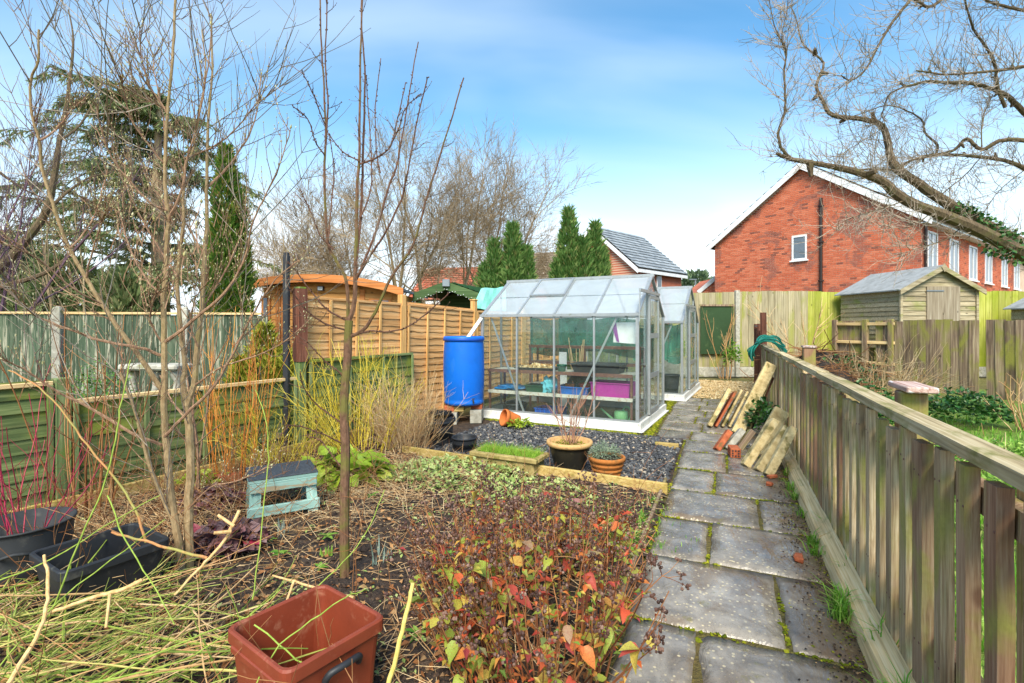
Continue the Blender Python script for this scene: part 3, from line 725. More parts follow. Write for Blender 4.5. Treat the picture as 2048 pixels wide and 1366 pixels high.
def longbar(name, mat, parent, s0, s1, t, z, wd, th, r, nseg=14, twist=0.01):
    """a rail that is not perfectly straight; local x along it so the grain follows"""
    m = MB(); L = s1-s0
    for k in range(nseg+1):
        x = L*k/nseg; a = [r.uniform(-.003, .003) for _ in range(4)]; oz = 0.0015*math.sin(k*0.9+s0)
        for (y, zz) in ((-wd/2+a[0], -th/2), (wd/2+a[1], -th/2), (wd/2+a[2], th/2-.004), (-wd/2+a[3], th/2)): m.v.append((x, y, zz+oz))
    for k in range(nseg):
        b = k*4
        for q in range(4): m.f.append((b+q, b+4+q, b+4+(q+1) % 4, b+(q+1) % 4))
    e = nseg*4; m.f += [(0, 1, 2, 3), (e+3, e+2, e+1, e)]
    return inst(name, m.mesh(name, mat), parent, TR(ST(s0, t, z), PROT))
longbar('top_rail', K['rail'], pf, -1.6, 2.02, -0.118, 1.075, 0.082, 0.046, rg)
longbar('top_rail', K['rail'], pf, 2.026, 5.3, -0.122, 1.077, 0.082, 0.046, rg)
longbar('top_rail', K['rail'], pf, 5.306, 8.5, -0.116, 1.073, 0.082, 0.046, rg)
for z in (0.93, 0.30):
    longbar('back_rail', K['picket'], pf, -1.6, 3.0, -0.147, z, 0.042, 0.085, rg); longbar('back_rail', K['picket'], pf, 3.006, 8.5, -0.148, z, 0.042, 0.085, rg)
for s in (-0.65, 1.6, 3.9, 6.2, 8.42):
    m = MB(); m.box((0, 0, 0.5), (.09, .09, 1.02), ch=.008); inst('post', m.mesh('post', K['picket']), pf, TR(ST(s, -0.218), PROT))
kb = thing('kerb_board', 'pale weathered timber kerb board at the foot of the picket fence', 'kerb board', ST(0, -0.02))
for (a, b) in ((-1.7, 1.35), (1.36, 4.05)):
    m = MB(); nseg = 12; L = b-a
    for i in range(nseg+1):
        x = L*i/nseg; r_ = [rg.uniform(-.004, .004) for _ in range(4)]
        for (y, z) in ((0.03, -.03), (-0.055+r_[0], -.03), (-0.075+r_[1], .125+r_[2]), (0.006+r_[3], .070)): m.v.append((x, y, z))
    for i in range(nseg):
        q = i*4
        for j in range(4): m.f.append((q+j, q+(j+1) % 4, q+4+(j+1) % 4, q+4+j))
    m.f += [(3, 2, 1, 0), tuple(nseg*4+j for j in range(4))]
    inst('board', m.mesh('board', K['kerbwood']), kb, TR(ST(a, -0.005), PROT))
m = MB(); m.box((0, 0, 0.06), (4.2, .06, .16), ch=.008); kc = inst('kerb_stone', m.mesh('kerb_stone', K['concrete']), None, TR(ST(6.25, -.05, -.02), PROT))
tag(kc, 'low grey concrete kerb under the far picket fence behind the leaning slabs', 'kerb')
# ---- lap panels
def lap_board(L, h, seed, mat, wavy=0.0):
    r = random.Random(seed); m = MB(); n = 16; th = 0.012
    for i in range(n+1):
        x = L*i/n; lo = wavy*(nz3(i*0.55+seed*7, seed, 1.0)+0.4*nz3(i*1.4, seed*2, 1.0))
        m.v += [(x, -0.022, lo), (x, -0.022+th, lo), (x, -0.004+th*.6, h), (x, -0.004, h)]
    for i in range(n):
        b = i*4
        for q in range(4): m.f.append((b+q, b+4+q, b+4+(q+1) % 4, b+(q+1) % 4))
    m.f += [(3, 2, 1, 0), (n*4, n*4+1, n*4+2, n*4+3)]
    return m.mesh('lap', mat)
def lap_panel(name, label, a, b, z0, z1, mat, matv, nbat, wavy, group, zb=None, capm=None, pitch=0.105):
    a, b = V(a), V(b); L = (b-a).length; t = thing(name, label, 'fence panel', a, group=group)
    Mf = frame2(a, b); zb = z1 if zb is None else zb; slope = math.atan2(zb-z1, L)
    Mf = Mf @ Matrix.Rotation(-slope, 4, 'Y')
    bs = variants(5, lambda i: lap_board(L, pitch*1.28, i*13+int(L*100), mat, wavy))
    z = z0+0.06; 
    while z < z1-0.06:
        inst('lap', bs[rg.randrange(5)], t, Mf @ TR((0, rg.uniform(-.002, .002), z), ry=rg.uniform(-.004, .004))); z += pitch
    for k in range(nbat+1):
        x = 0.02+(L-0.04)*k/nbat; m = MB(); m.box((0, 0, (z1-z0)/2), (.038, .022, z1-z0-.03), ch=.003)
        inst('batten', m.mesh('batten', matv), t, Mf @ TR((x, -0.037, z0)))
    m = MB(); m.box((L/2, 0, 0), (L, .05, .035), ch=.004); inst('cap', m.mesh('cap', capm or mat), t, Mf @ TR((0, -0.012, z1)))
    m = MB(); m.box((L/2, 0, 0), (L, .035, .05), ch=.004); inst('bottom_rail', m.mesh('bottom_rail', mat), t, Mf @ TR((0, -0.030, z0+.03)))
    return t
nF = V((-0.866, 0.5, 0))      # away from this garden
A0 = FA; B0 = V((-1.575, 7.5, 0)); D0 = V((-0.62, 9.2, 0)); E0 = D0+FD*1.85; H0 = E0+FD*1.85
grp = 'orange lap fence panels'
o1 = nF*0.10
lap_panel('lap_panel', 'orange waney lap fence panel beside the tall black pole', A0+o1+FD*.02, B0+o1-FD*.05, 0.05, 1.80, K['orange'], K['orange_v'], 4, 0.02, grp, 1.775)
lap_panel('lap_panel', 'orange waney lap fence panel behind the blue barrel', B0+o1+FD*.05, D0+o1-FD*.05, 0.05, 1.775, K['orange'], K['orange_v'], 4, 0.02, grp, 1.72)
lap_panel('lap_panel', 'orange waney lap fence panel glimpsed through the near greenhouse', D0+o1+FD*.05, E0+o1-FD*.05, 0.05, 1.72, K['orange'], K['orange_v'], 4, 0.02, grp)
lap_panel('lap_panel', 'orange lap fence panel beyond the far end of the near greenhouse', E0+o1+FD*.05, H0+o1-FD*.05, 0.05, 1.72, K['orange'], K['orange_v'], 4, 0.02, grp)
def fpost(name, label, p, h, w_, mat, cap=None, group=None):
    t = thing(name, label, 'fence post', p, group=group, rotz=math.atan2(FD.y, FD.x)); m = MB(); m.box((0, 0, h/2), (w_, w_, h), ch=.006); m.obj('shaft', mat, t, local=True)
    if cap: m = MB(); m.box((0, 0, h+.012), (w_*1.25, w_*1.25, .022), ch=.006); m.obj('cap', mat, t, local=True)
    return t
fpost('fence_post', 'orange square fence post between the lap panels left of the barrel', B0+o1, 1.92, .095, K['orange_v'])
fpost('fence_post', 'orange fence post with cap standing over the greenhouse eave', D0+o1, 1.92, .095, K['orange_v'], True)
fpost('fence_post', 'orange fence post hidden behind the greenhouse glass', E0+o1, 1.85, .095, K['orange_v'])
g2 = 'low green lap panels'
lap_panel('low_lap_panel', 'low dark green lap panel in front of the orange fence, behind yellow stems', A0+FD*.1, B0+FD*.1, 0.0, 1.03, K['greenfence'], K['greenfence_v'], 3, 0.004, g2, pitch=.13)
P1 = FA-FD*2.2
lap_panel('low_lap_panel', 'low green lap panel between the two green posts with pale capping', P1+FD*.06, FA-FD*.07, 0.0, 0.84, K['greenfence'], K['greenfence_v'], 4, 0.003, g2, capm=K['kerbwood'], pitch=.12)
lap_panel('low_lap_panel', 'taller mossy green lap panel at the edge of the picture behind the tub', P1-FD*1.9, P1-FD*.06, 0.0, 1.0, K['greenfence'], K['greenfence_v'], 3, 0.003, g2, capm=K['kerbwood'], pitch=.105)
fpost('fence_post', 'square green fence post between the two low green panels', P1, 1.035, .10, K['greenfence_v'])
tp = fpost('tall_fence_post', 'tall grey green post with red brown sleeve beside the black pole', FA+FD*.0, 1.91, .10, K['greenfence_v'])
m = MB(); m.box((0, 0, 1.46), (.118, .118, .86)); m.obj('sleeve', K['brownpost'], tp, local=True)
bp = thing('black_pole', 'tall black square pole standing against the green grey post', 'pole', P(573, 800, 5.72)*1.0)
q = P(573, 800, 5.72); m = MB(); m.box((q.x, q.y, 1.12), (.062, .062, 2.28), ch=.006); m.obj('shaft', K['black'], bp); m = MB(); m.box((q.x, q.y, 2.265), (.05, .05, .05)); m.obj('cap', K['black'], bp)
# ---- neighbour's peeling board fence with concrete posts
nf = thing('board_fence', 'peeling dark green board fence with concrete posts in the neighbouring garden', 'fence', (-6.9, 6.6, 0))
def vboard(L, w_, th, seed, mat):
    r = random.Random(seed); m = MB(); n = 5
    for i in range(n+1):
        z = L*i/n; j = r.uniform(-.004, .004)
        m.v += [(-w_/2+j, -th, z), (w_/2+j, -th*.55, z), (w_/2+j, 0, z), (-w_/2+j, 0, z)]
    for i in range(n):
        b = i*4
        for q in range(4): m.f.append((b+q, b+(q+1) % 4, b+4+(q+1) % 4, b+4+q))
    m.f += [(3, 2, 1, 0), (n*4, n*4+1, n*4+2, n*4+3)]
    return m.mesh('board', mat)
na, nb = V((-8.6, 6.3, 0)), V((-3.55, 7.1, 0)); Mf = frame2(na, nb); L = (nb-na).length
bs = variants(6, lambda i: vboard(1.5, 0.155, .02, 300+i, K['peel']))
x = 0.08
while x < L:
    inst('board', bs[rg.randrange(6)], nf, Mf @ TR((x, rg.uniform(-.004, .004), 0.1+rg.uniform(-.01, .01)), ry=rg.uniform(-.006, .006), rx=0)); x += 0.148
m = MB(); m.box((L/2, -.01, 1.625), (L, .06, .03)); inst('capping', m.mesh('capping', K['kerbwood']), nf, Mf)
for px in (121, -20, 372):
    # concrete posts, one per bay
    tt = (px-HX)/F; xx = None
    for i in range(400):
        p = na+(nb-na)*(i/400)
        if p.x/p.y >= tt: xx = i/400*L; break
    if xx is None: continue
    m = MB(); m.box((0, 0, .84), (.105, .10, 1.68), ch=.008); m.lathe([(.05, 1.68), (.045, 1.70), (.02, 1.712), (0, 1.714)], 8); inst('post', m.mesh('post', K['concrete']), nf, Mf @ TR((xx, -.05, 0)))
# ---- tall close board fence along the end of the garden
BY = 14.3
cb = thing('close_board_fence', 'tall grey close board fence stained yellow green, across the end of the garden', 'fence', (5.0, BY, 0))
bs = variants(7, lambda i: vboard(2.14, 0.205, .03, 400+i, K['closeboard'])); bsg = variants(4, lambda i: vboard(2.14, 0.205, .03, 450+i, K['closegreen']))
x = 4.6
while x < 16.2:
    u = (x-4.6)/11.6; gr_ = x > 8.2 and rg.random() < 0.7 or x > 12.3
    inst('board', (bsg[rg.randrange(4)] if gr_ else bs[rg.randrange(7)]), cb, TR((x, BY+rg.uniform(-.004, .004), 0.28+rg.uniform(-.012, .008)+.03*math.sin(x)), ry=rg.uniform(-.004, .004))); x += 0.188
m = MB(); m.box((10.4, BY-.02, .14), (11.8, .05, .28), ch=.008); m.obj('gravel_board', K['concrete'], cb)
for px in (1472,):
    X = (px-HX)/F*BY; m = MB(); m.box((X, BY-.07, 1.23), (.12, .12, 2.46), ch=.01); m.obj('post', K['concrete'], cb)
gs = thing('green_sheet', 'dark green sheet fixed to the end fence behind the far greenhouse', 'sheet', (5.9, BY-.15, .8))
m = MB(); a, b = P(1401, 612, BY-.13), P(1467, 608, BY-.13); lo = P(1401, 708, BY-.13).z
m.prism([(a.x, a.y, lo), (b.x, b.y, lo), (b.x, b.y, b.z), (a.x, a.y, a.z)], (0, .02, 0)); m.obj('panel', K['darkgreen'], gs)
m = MB(); m.box(((a.x+b.x)/2, a.y-.015, a.z+.02), (b.x-a.x+.06, .035, .05)); m.obj('batten', K['oldboard'], gs)
# ---- neighbour's low fence on the far side of the lawn
lf0, lf1 = V((8.42, 13.0, 0)), V((10.05, 9.3, 0))
def lowfence():
    t = thing('old_board_fence', 'old brown board fence streaked with green beyond the lawn', 'fence', lf0)
    Mf = frame2(lf0, lf1); L = (lf1-lf0).length
    bo = variants(7, lambda i: vboard(1.6, 0.165, .022, 500+i, K['oldboard']))
    x = 1.35
    while x < L+1.2:
        if not (2.95 < x < 3.1): inst('board', bo[rg.randrange(7)], t, Mf @ TR((x, 0.02*math.sin(x*3), -.02+rg.uniform(-.03, .02)), ry=rg.uniform(-.012, .012)))
        x += 0.152
    for x in (0.0, 0.75, 1.33):
        m = MB(); m.box((0, 0, .8), (.11, .10, 1.62), ch=.008); inst('post', m.mesh('post', K['oldboard']), t, Mf @ TR((x, -.04, 0)))
    for z in (1.5, 1.05, 0.55):
        m = MB(); m.box((.7, -.03, z), (1.42, .05, .07), ch=.004); inst('rail', m.mesh('rail', K['kerbwood']), t, Mf)
    for x in [0.1+.152*i for i in range(5)]+[1.05, 1.2]:
        inst('board', bo[rg.randrange(7)], t, Mf @ TR((x, 0.04, -.02), ry=rg.uniform(-.01, .01)))
    return t
lowfence()
# ---- dark lattice screen and posts where the picket fence stops
tl = thing('trellis', 'dark brown lattice trellis panels beyond the end of the picket fence', 'trellis', ST(9.0, -.15))
for (s0, s1, h) in ((8.9, 9.9, 1.35), (10.05, 11.3, 1.4)):
    for i in range(int((s1-s0)/.14)+1):
        m = MB(); m.bar(ST(s0+i*.14, -.15, .15), ST(s0+i*.14, -.15, h), .03, .03); m.obj('slat', K['brownpost'], tl)
    for j in range(9):
        z = .2+j*(h-.25)/8; m = MB(); m.bar(ST(s0, -.175, z), ST(s1, -.175, z), .02, .03); m.obj('slat', K['kerbwood'], tl)
for (s, h, w_) in ((8.78, 1.72, .13), (9.98, 1.5, .09), (11.4, 1.5, .09)):
    m = MB(); m.tube([ST(s, -.16, 0), ST(s, -.16, h*.5), ST(s+.01, -.15, h)], [w_/2*1.05, w_/2, w_/2*.95], 8); m.obj('post', K['brownpost'], tl)
m = MB(); m.bar(ST(10.05, -.16, 1.45), ST(11.3, -.16, 1.45), .07, .03); m.obj('capping', K['concrete'], tl)
# ---- two posts behind the picket fence
c = V((2.33, 2.92, 0)); cp = thing('capped_post', 'stout grey post with a worn white painted plank lying on top', 'post', c, PROT)
m = MB(); m.box((0, 0, .53), (.13, .13, 1.08), ch=.01); m.obj('shaft', K['picket'], cp, local=True)
m = MB(); m.box((0.05, 0, .53), (.04, .30, .3), ch=.006); m.obj('batten', K['rail'], cp, local=True)
t_ = wood('worn white paint', S(140, 96, 82), S(188, 158, 146), S(214, 200, 192), 0, 40, 1.5, white=S(224, 220, 218), wamt=.35, stain=.2); K['wornwhite'] = t_
m = MB(); m.box((.02, -.01, 1.092), (.36, .145, .034), ch=.006); m.obj('plank', t_, cp, local=True)
c = V((3.68, 6.2, 0)); cp = thing('square_post', 'pale grey square post rising behind the middle of the picket fence', 'post', c, PROT)
m = MB(); m.box((0, 0, .58), (.15, .13, 1.2), ch=.008); m.obj('shaft', K['picket'], cp, local=True); m = MB(); m.box((0, 0, 1.195), (.18, .15, .025), ch=.005); m.obj('cap', t_, cp, local=True)
# ================================================================ houses
def roof_rows(m, e0, e1, r0, r1, nrow, ncol, th=0.03, rng=rg):
    """tiles laid in rows from the eave e0-e1 up to the ridge r0-r1, each row lapped over the one below"""
    e0, e1, r0, r1 = V(e0), V(e1), V(r0), V(r1); nrm = (e1-e0).cross(r0-e0).normalized()
    if nrm.z < 0: nrm = -nrm
    for j in range(nrow):
        a, b = j/nrow, (j+1.12)/nrow
        for i in range(ncol):
            c0, c1 = (i+.004)/ncol, (i+.985)/ncol
            def pt(u, v): l = e0.lerp(r0, v); r_ = e1.lerp(r1, v); return l.lerp(r_, u)
            q = [pt(c0, a)+nrm*th*1.6, pt(c1, a)+nrm*th*1.6, pt(c1, min(b, 1))+nrm*th*.35, pt(c0, min(b, 1))+nrm*th*.35]
            k = len(m.v); m.v += [tuple(p) for p in q]+[tuple(q[0]-nrm*th), tuple(q[1]-nrm*th)]
            m.f += [(k, k+1, k+2, k+3), (k+4, k+5, k+1, k)]
    return m
def brick_face(m, o, ux, w_, zlo, zfun, holes=(), seed=1, nout=None):
    """brick by brick facing; o origin on the wall plane, ux along it, nout outward"""
    r = random.Random(seed); row = 0; z = zlo; BW, BH, J = .225, .075, .013
    zmax = max(zfun(w_*i/60) for i in range(61))
    while z < zmax:
        x = -BW*0.5*(row % 2)
        while x < w_:
            x0, x1 = max(x+J/2, 0), min(x+BW-J/2, w_); z0, z1 = z+J/2, z+BH-J/2
            segs = [(x0, x1)]
            for h in holes:      # cut bricks back to the window opening
                if h[2]-.02 < (z0+z1)/2 < h[3]+.02: segs = [sg for (p, q) in segs for sg in ((p, min(q, h[0]-.004)), (max(p, h[1]+.004), q)) if sg[1]-sg[0] > .012]
            for (x0, x1) in segs:
                if x1-x0 > .012 and zfun((x0+x1)/2) > z1:
                    b = len(m.v); d = nout*(.010+r.uniform(0, .004))
                    q = [o+ux*x0+V((0, 0, z0)), o+ux*x1+V((0, 0, z0)), o+ux*x1+V((0, 0, z1)), o+ux*x0+V((0, 0, z1))]
                    m.v += [tuple(p) for p in q]+[tuple(p+d) for p in q]
                    m.f += [(b+4, b+5, b+6, b+7), (b, b+1, b+5, b+4), (b+1, b+2, b+6, b+5), (b+2, b+3, b+7, b+6), (b+3, b, b+4, b+7)]
            x += BW
        z += BH; row += 1
    return m
def big_house():
    NR = V((13.85, 16.9, 0)); gd = V((-.591, .807, 0)); W = 7.61; sdn = V((.807, .591, 0)); LEN = 22.0
    EZ, AZ = 5.2, 7.84; NL = NR+gd*W; out = V((-.807, -.591, 0)); out2 = V((.591, -.807, 0))
    h = thing('brick_house', 'red brick terrace with plain gable, brown downpipe and one small gable window', 'house', NR)
    def onwall(px, o, d):      # distance along the wall where the photo column px meets it
        t = (px-HX)/F; return (t*o.y-o.x)/(d.x-t*d.y)
    def zat(py, p): return CAMH+(HY-py)/F*p.y
    # walls
    m = MB(); th = 0.25
    m.prism([NR, NL, NL+V((0, 0, EZ)), NR.lerp(NL, .5)+V((0, 0, AZ)), NR+V((0, 0, EZ))], -out*th); wl = m.obj('gable_wall', K['mortar'], h)
    wu0, wu1 = onwall(1614, NR, gd), onwall(1584, NR, gd); pm = NR+gd*((wu0+wu1)/2); wz0, wz1 = zat(520, pm), zat(471, pm)
    zf = lambda x: EZ+(AZ-EZ)*(1-abs(x/W-.5)*2)-.06
    brick_z0 = 1.9
    m = MB(); brick_face(m, NR.copy(), gd, W, brick_z0, zf, [(wu0, wu1, wz0, wz1)], 3, out); stuff(m.obj('brickwork', K['brick'], wl))
    m = MB(); m.prism([NR+V((0, 0, 0))+sdn*th, NR+sdn*LEN, NR+sdn*LEN+V((0, 0, EZ)), NR+sdn*th+V((0, 0, EZ))], -out2*.25); ws = m.obj('side_wall', K['mortar'], h)
    wins = []
    for (pa, pb_, ya, yb) in ((1854, 1874, 451, 512), (1898, 1916, 463, 521), (1937, 1953, 478, 528), (1969, 1983, 492, 537), (2002, 2014, 503, 545), (2027, 2038, 522, 553)):
        v0, v1 = onwall(pa, NR, sdn), onwall(pb_, NR, sdn)
        wins.append((v0, v1, 3.35, 4.75))
    m = MB(); brick_face(m, NR.copy(), sdn, 15.0, 1.9, lambda x: EZ-.02, wins, 5, out2); stuff(m.obj('brickwork', K['brick'], ws))
    def window(o, d, no, u0, u1, z0, z1, bars=1):
        f = MB(); q = lambda u, z, k: o+d*u+V((0, 0, z))+no*k
        fw = .065; w_ = MB()
        f.prism([q(u0, z0, -.02), q(u1, z0, -.02), q(u1, z0+fw, -.02), q(u0, z0+fw, -.02)], no*.05); f.prism([q(u0, z1-fw, -.02), q(u1, z1-fw, -.02), q(u1, z1, -.02), q(u0, z1, -.02)], no*.05)
        f.prism([q(u0, z0+fw, -.02), q(u0+fw, z0+fw, -.02), q(u0+fw, z1-fw, -.02), q(u0, z1-fw, -.02)], no*.05); f.prism([q(u1-fw, z0+fw, -.02), q(u1, z0+fw, -.02), q(u1, z1-fw, -.02), q(u1-fw, z1-fw, -.02)], no*.05)
        for b in range(1, bars): 
            uu = u0+(u1-u0)*b/bars; f.prism([q(uu-.03, z0+fw, -.019), q(uu+.03, z0+fw, -.019), q(uu+.03, z1-fw, -.019), q(uu-.03, z1-fw, -.019)], no*.05)
        wo_ = f.obj('window', K['upvc'], h)
        g = MB(); g.prism([q(u0+fw*.8, z0+fw*.8, .0), q(u1-fw*.8, z0+fw*.8, .0), q(u1-fw*.8, z1-fw*.8, .0), q(u0+fw*.8, z1-fw*.8, .0)], no*.006); g.obj('pane', K['housepane'], wo_)
        s_ = MB(); s_.prism([q(u0-.06, z0-.06, 0), q(u1+.06, z0-.06, 0), q(u1+.06, z0-.003, 0), q(u0-.06, z0-.003, 0)], no*.09); s_.obj('sill', K['upvc'], wo_)
    window(NR, gd, out, wu0, wu1, wz0, wz1, 1)
    for (a, b, c, d) in wins: window(NR, sdn, out2, a, b, c, d, 2)
    # downpipes
    u = onwall(1643.5, NR, gd); p = NR+gd*u+out*.07; m = MB(); m.tube([p+V((0, 0, 2)), p+V((0, 0, zat(396, p)))], .058, 8); dp = m.obj('downpipe', K['pipe'], h)
    for z in (3.2, 4.7, 6.1): m = MB(); m.box((p.x, p.y, z), (.15, .15, .05)); m.obj('bracket', K['pipe'], dp)
    p = NR+sdn*.12+out2*.08; m = MB(); m.tube([p+V((0, 0, 2)), p+V((0, 0, EZ-.1))], .045, 8); m.obj('downpipe', K['pipe'], h)
    # roof with white verge boards
    ov = .18; m = MB(); apx = NR.lerp(NL, .5)
    rise = (AZ-EZ)/(W/2); e_ = .32
    R0 = NR-gd*e_+V((0, 0, EZ-rise*e_+.05)); L0 = NL+gd*e_+V((0, 0, EZ-rise*e_+.05)); A_ = apx+V((0, 0, AZ+.05))
    m.prism([R0+out*ov, R0+sdn*LEN, A_+sdn*LEN, A_+out*ov], (0, 0, .08)); m.prism([L0+out*ov, A_+out*ov, A_+sdn*LEN, L0+sdn*LEN], (0, 0, .08))
    rf = m.obj('roof', K['pipe'], h)
    m = MB(); roof_rows(m, R0+out*ov+V((0, 0, .085)), R0+sdn*LEN+V((0, 0, .085)), A_+out*ov+V((0, 0, .085)), A_+sdn*LEN+V((0, 0, .085)), 14, 60); roof_rows(m, L0+out*ov+V((0, 0, .085)), L0+sdn*LEN+V((0, 0, .085)), A_+out*ov+V((0, 0, .085)), A_+sdn*LEN+V((0, 0, .085)), 14, 60)
    stuff(m.obj('tiles', K['tan_roof'], rf))
    for (a, b) in ((R0, A_), (L0, A_)):
        m = MB(); a2, b2 = a+out*(ov+.02), b+out*(ov+.02); m.prism([a2-V((0, 0, .20)), b2-V((0, 0, .20)), b2+V((0, 0, .07)), a2+V((0, 0, .07))], out*.03); m.obj('verge_board', K['upvc'], rf)
    m = MB(); m.bar(R0+out*ov+V((0, 0, -.03)), R0+sdn*LEN+V((0, 0, -.03)), .03, .17); m.obj('fascia', K['upvc'], rf)
    m = MB(); m.prism([R0+out*ov+V((0, 0, -.12)), R0+sdn*LEN+V((0, 0, -.12)), R0+gd*(e_-.02)+sdn*LEN+V((0, 0, -.12)), R0+gd*(e_-.02)+out*ov+V((0, 0, -.12))], (0, 0, .02)); m.obj('soffit', K['upvc'], rf)
    m = MB(); m.tube([R0-gd*.07+out*ov, R0-gd*.07+sdn*LEN], .05, 6); m.obj('gutter', K['pipe'], rf)
    # small lean-to verge showing at the foot of the gable's left edge
    a = P(1395, 586, 24.5); b = P(1431, 556, 24.5); m = MB(); m.prism([a, V((b.x, b.y, a.z)), b], (0, 2.0, 0)); m.obj('outhouse_wall', K['texbrick'], h)
    m = MB(); m.bar(a+V((0, -.06, .02)), b+V((0, -.06, .02)), .06, .18); m.obj('outhouse_verge', K['upvc'], h)
big_house()
def small_house(name, label, K0, d1, d2, half, LEN, ez, rz, wallm, roofm, rows_, cols):
    K0, d1, d2 = V(K0), V(d1), V(d2); h = thing(name, label, 'house', K0)
    a, b = K0, K0+d2*(2*half); rp = K0+d2*half
    Z = lambda p, z: V((p.x, p.y, z))
    m = MB(); m.prism([Z(a, 0), Z(b, 0), Z(b, ez), Z(rp, rz), Z(a, ez)], d1*LEN); m.obj('wall', wallm, h)
    ov, e_ = .25, .3; sl = (rz-ez)/half
    E = Z(a-d2*e_, ez-sl*e_+.06); E2 = Z(b+d2*e_, ez-sl*e_+.06); Rr = Z(rp, rz+.06)
    m = MB(); m.prism([E-d1*ov, E+d1*(LEN+ov), Rr+d1*(LEN+ov), Rr-d1*ov], (0, 0, .1)); m.prism([E2-d1*ov, Rr-d1*ov, Rr+d1*(LEN+ov), E2+d1*(LEN+ov)], (0, 0, .1)); rf = m.obj('roof', K['pipe'], h)
    m = MB(); u = V((0, 0, .11)); roof_rows(m, E-d1*ov+u, E+d1*(LEN+ov)+u, Rr-d1*ov+u, Rr+d1*(LEN+ov)+u, rows_, cols, .05); roof_rows(m, E2-d1*ov+u, E2+d1*(LEN+ov)+u, Rr-d1*ov+u, Rr+d1*(LEN+ov)+u, rows_, cols, .05); stuff(m.obj('tiles', roofm, rf))
    for q in (E, E2):
        m = MB(); o = -d1*(ov+.02); m.prism([q+o-V((0, 0, .22)), Rr+o-V((0, 0, .22)), Rr+o+V((0, 0, .08)), q+o+V((0, 0, .08))], -d1*.04); m.obj('verge_board', K['upvc'], rf)
        m = MB(); m.bar(q-d1*ov+V((0, 0, -.05)), q+d1*(LEN+ov)+V((0, 0, -.05)), .05, .2); m.obj('fascia', K['upvc'], rf)
    return h
sh = small_house('small_brick_house', 'distant red brick house with grey tiled roof beyond the greenhouse', (7.45, 30.0, 0), (.72, .694, 0), (-.694, .72, 0), 3.2, 5.6, 5.0, 7.75, K['texbrick'], K['slate_roof'], 13, 16)
wv = MB(); q = V((7.45, 30.0, 0)); d2 = V((-.694, .72, 0)); no = V((-.72, -.694, 0))
a = q+d2*2.4+no*.03; wv.prism([a+V((0, 0, 3.9)), a+d2*1.0+V((0, 0, 3.9)), a+d2*1.0+V((0, 0, 4.75)), a+V((0, 0, 4.75))], no*.05); w_ = wv.obj('window', K['upvc'], sh)
d1 = V((.72, .694, 0)); a = q+d1*2.3+V((.694, -.72, 0))*.03; wv = MB(); wv.prism([a+V((0, 0, 3.6)), a+d1*.55+V((0, 0, 3.6)), a+d1*.55+V((0, 0, 4.7)), a+V((0, 0, 4.7))], V((.694, -.72, 0))*.05); w_ = wv.obj('window', K['upvc'], sh)
wv = MB(); a = a+V((.694, -.72, 0))*.052; wv.prism([a+d1*.06+V((0, 0, 3.66)), a+d1*.49+V((0, 0, 3.66)), a+d1*.49+V((0, 0, 4.64)), a+d1*.06+V((0, 0, 4.64))], V((.694, -.72, 0))*.008); wv.obj('pane', K['housepane'], w_)
small_house('grey_roof_house', 'distant house with brown grey tiled roof between the two junipers', (5.6, 36.0, 0), (-.95, .31, 0), (.31, .95, 0), 3.2, 7.5, 4.9, 7.2, K['texbrick'], K['brown_roof'], 12, 20)
small_house('red_roof_house', 'distant house with red clay tiled roof behind the bare trees', (-2.3, 33.0, 0), (-.98, .2, 0), (.2, .98, 0), 3.6, 4.6, 3.2, 5.6, K['texbrick'], K['red_roof'], 14, 16)
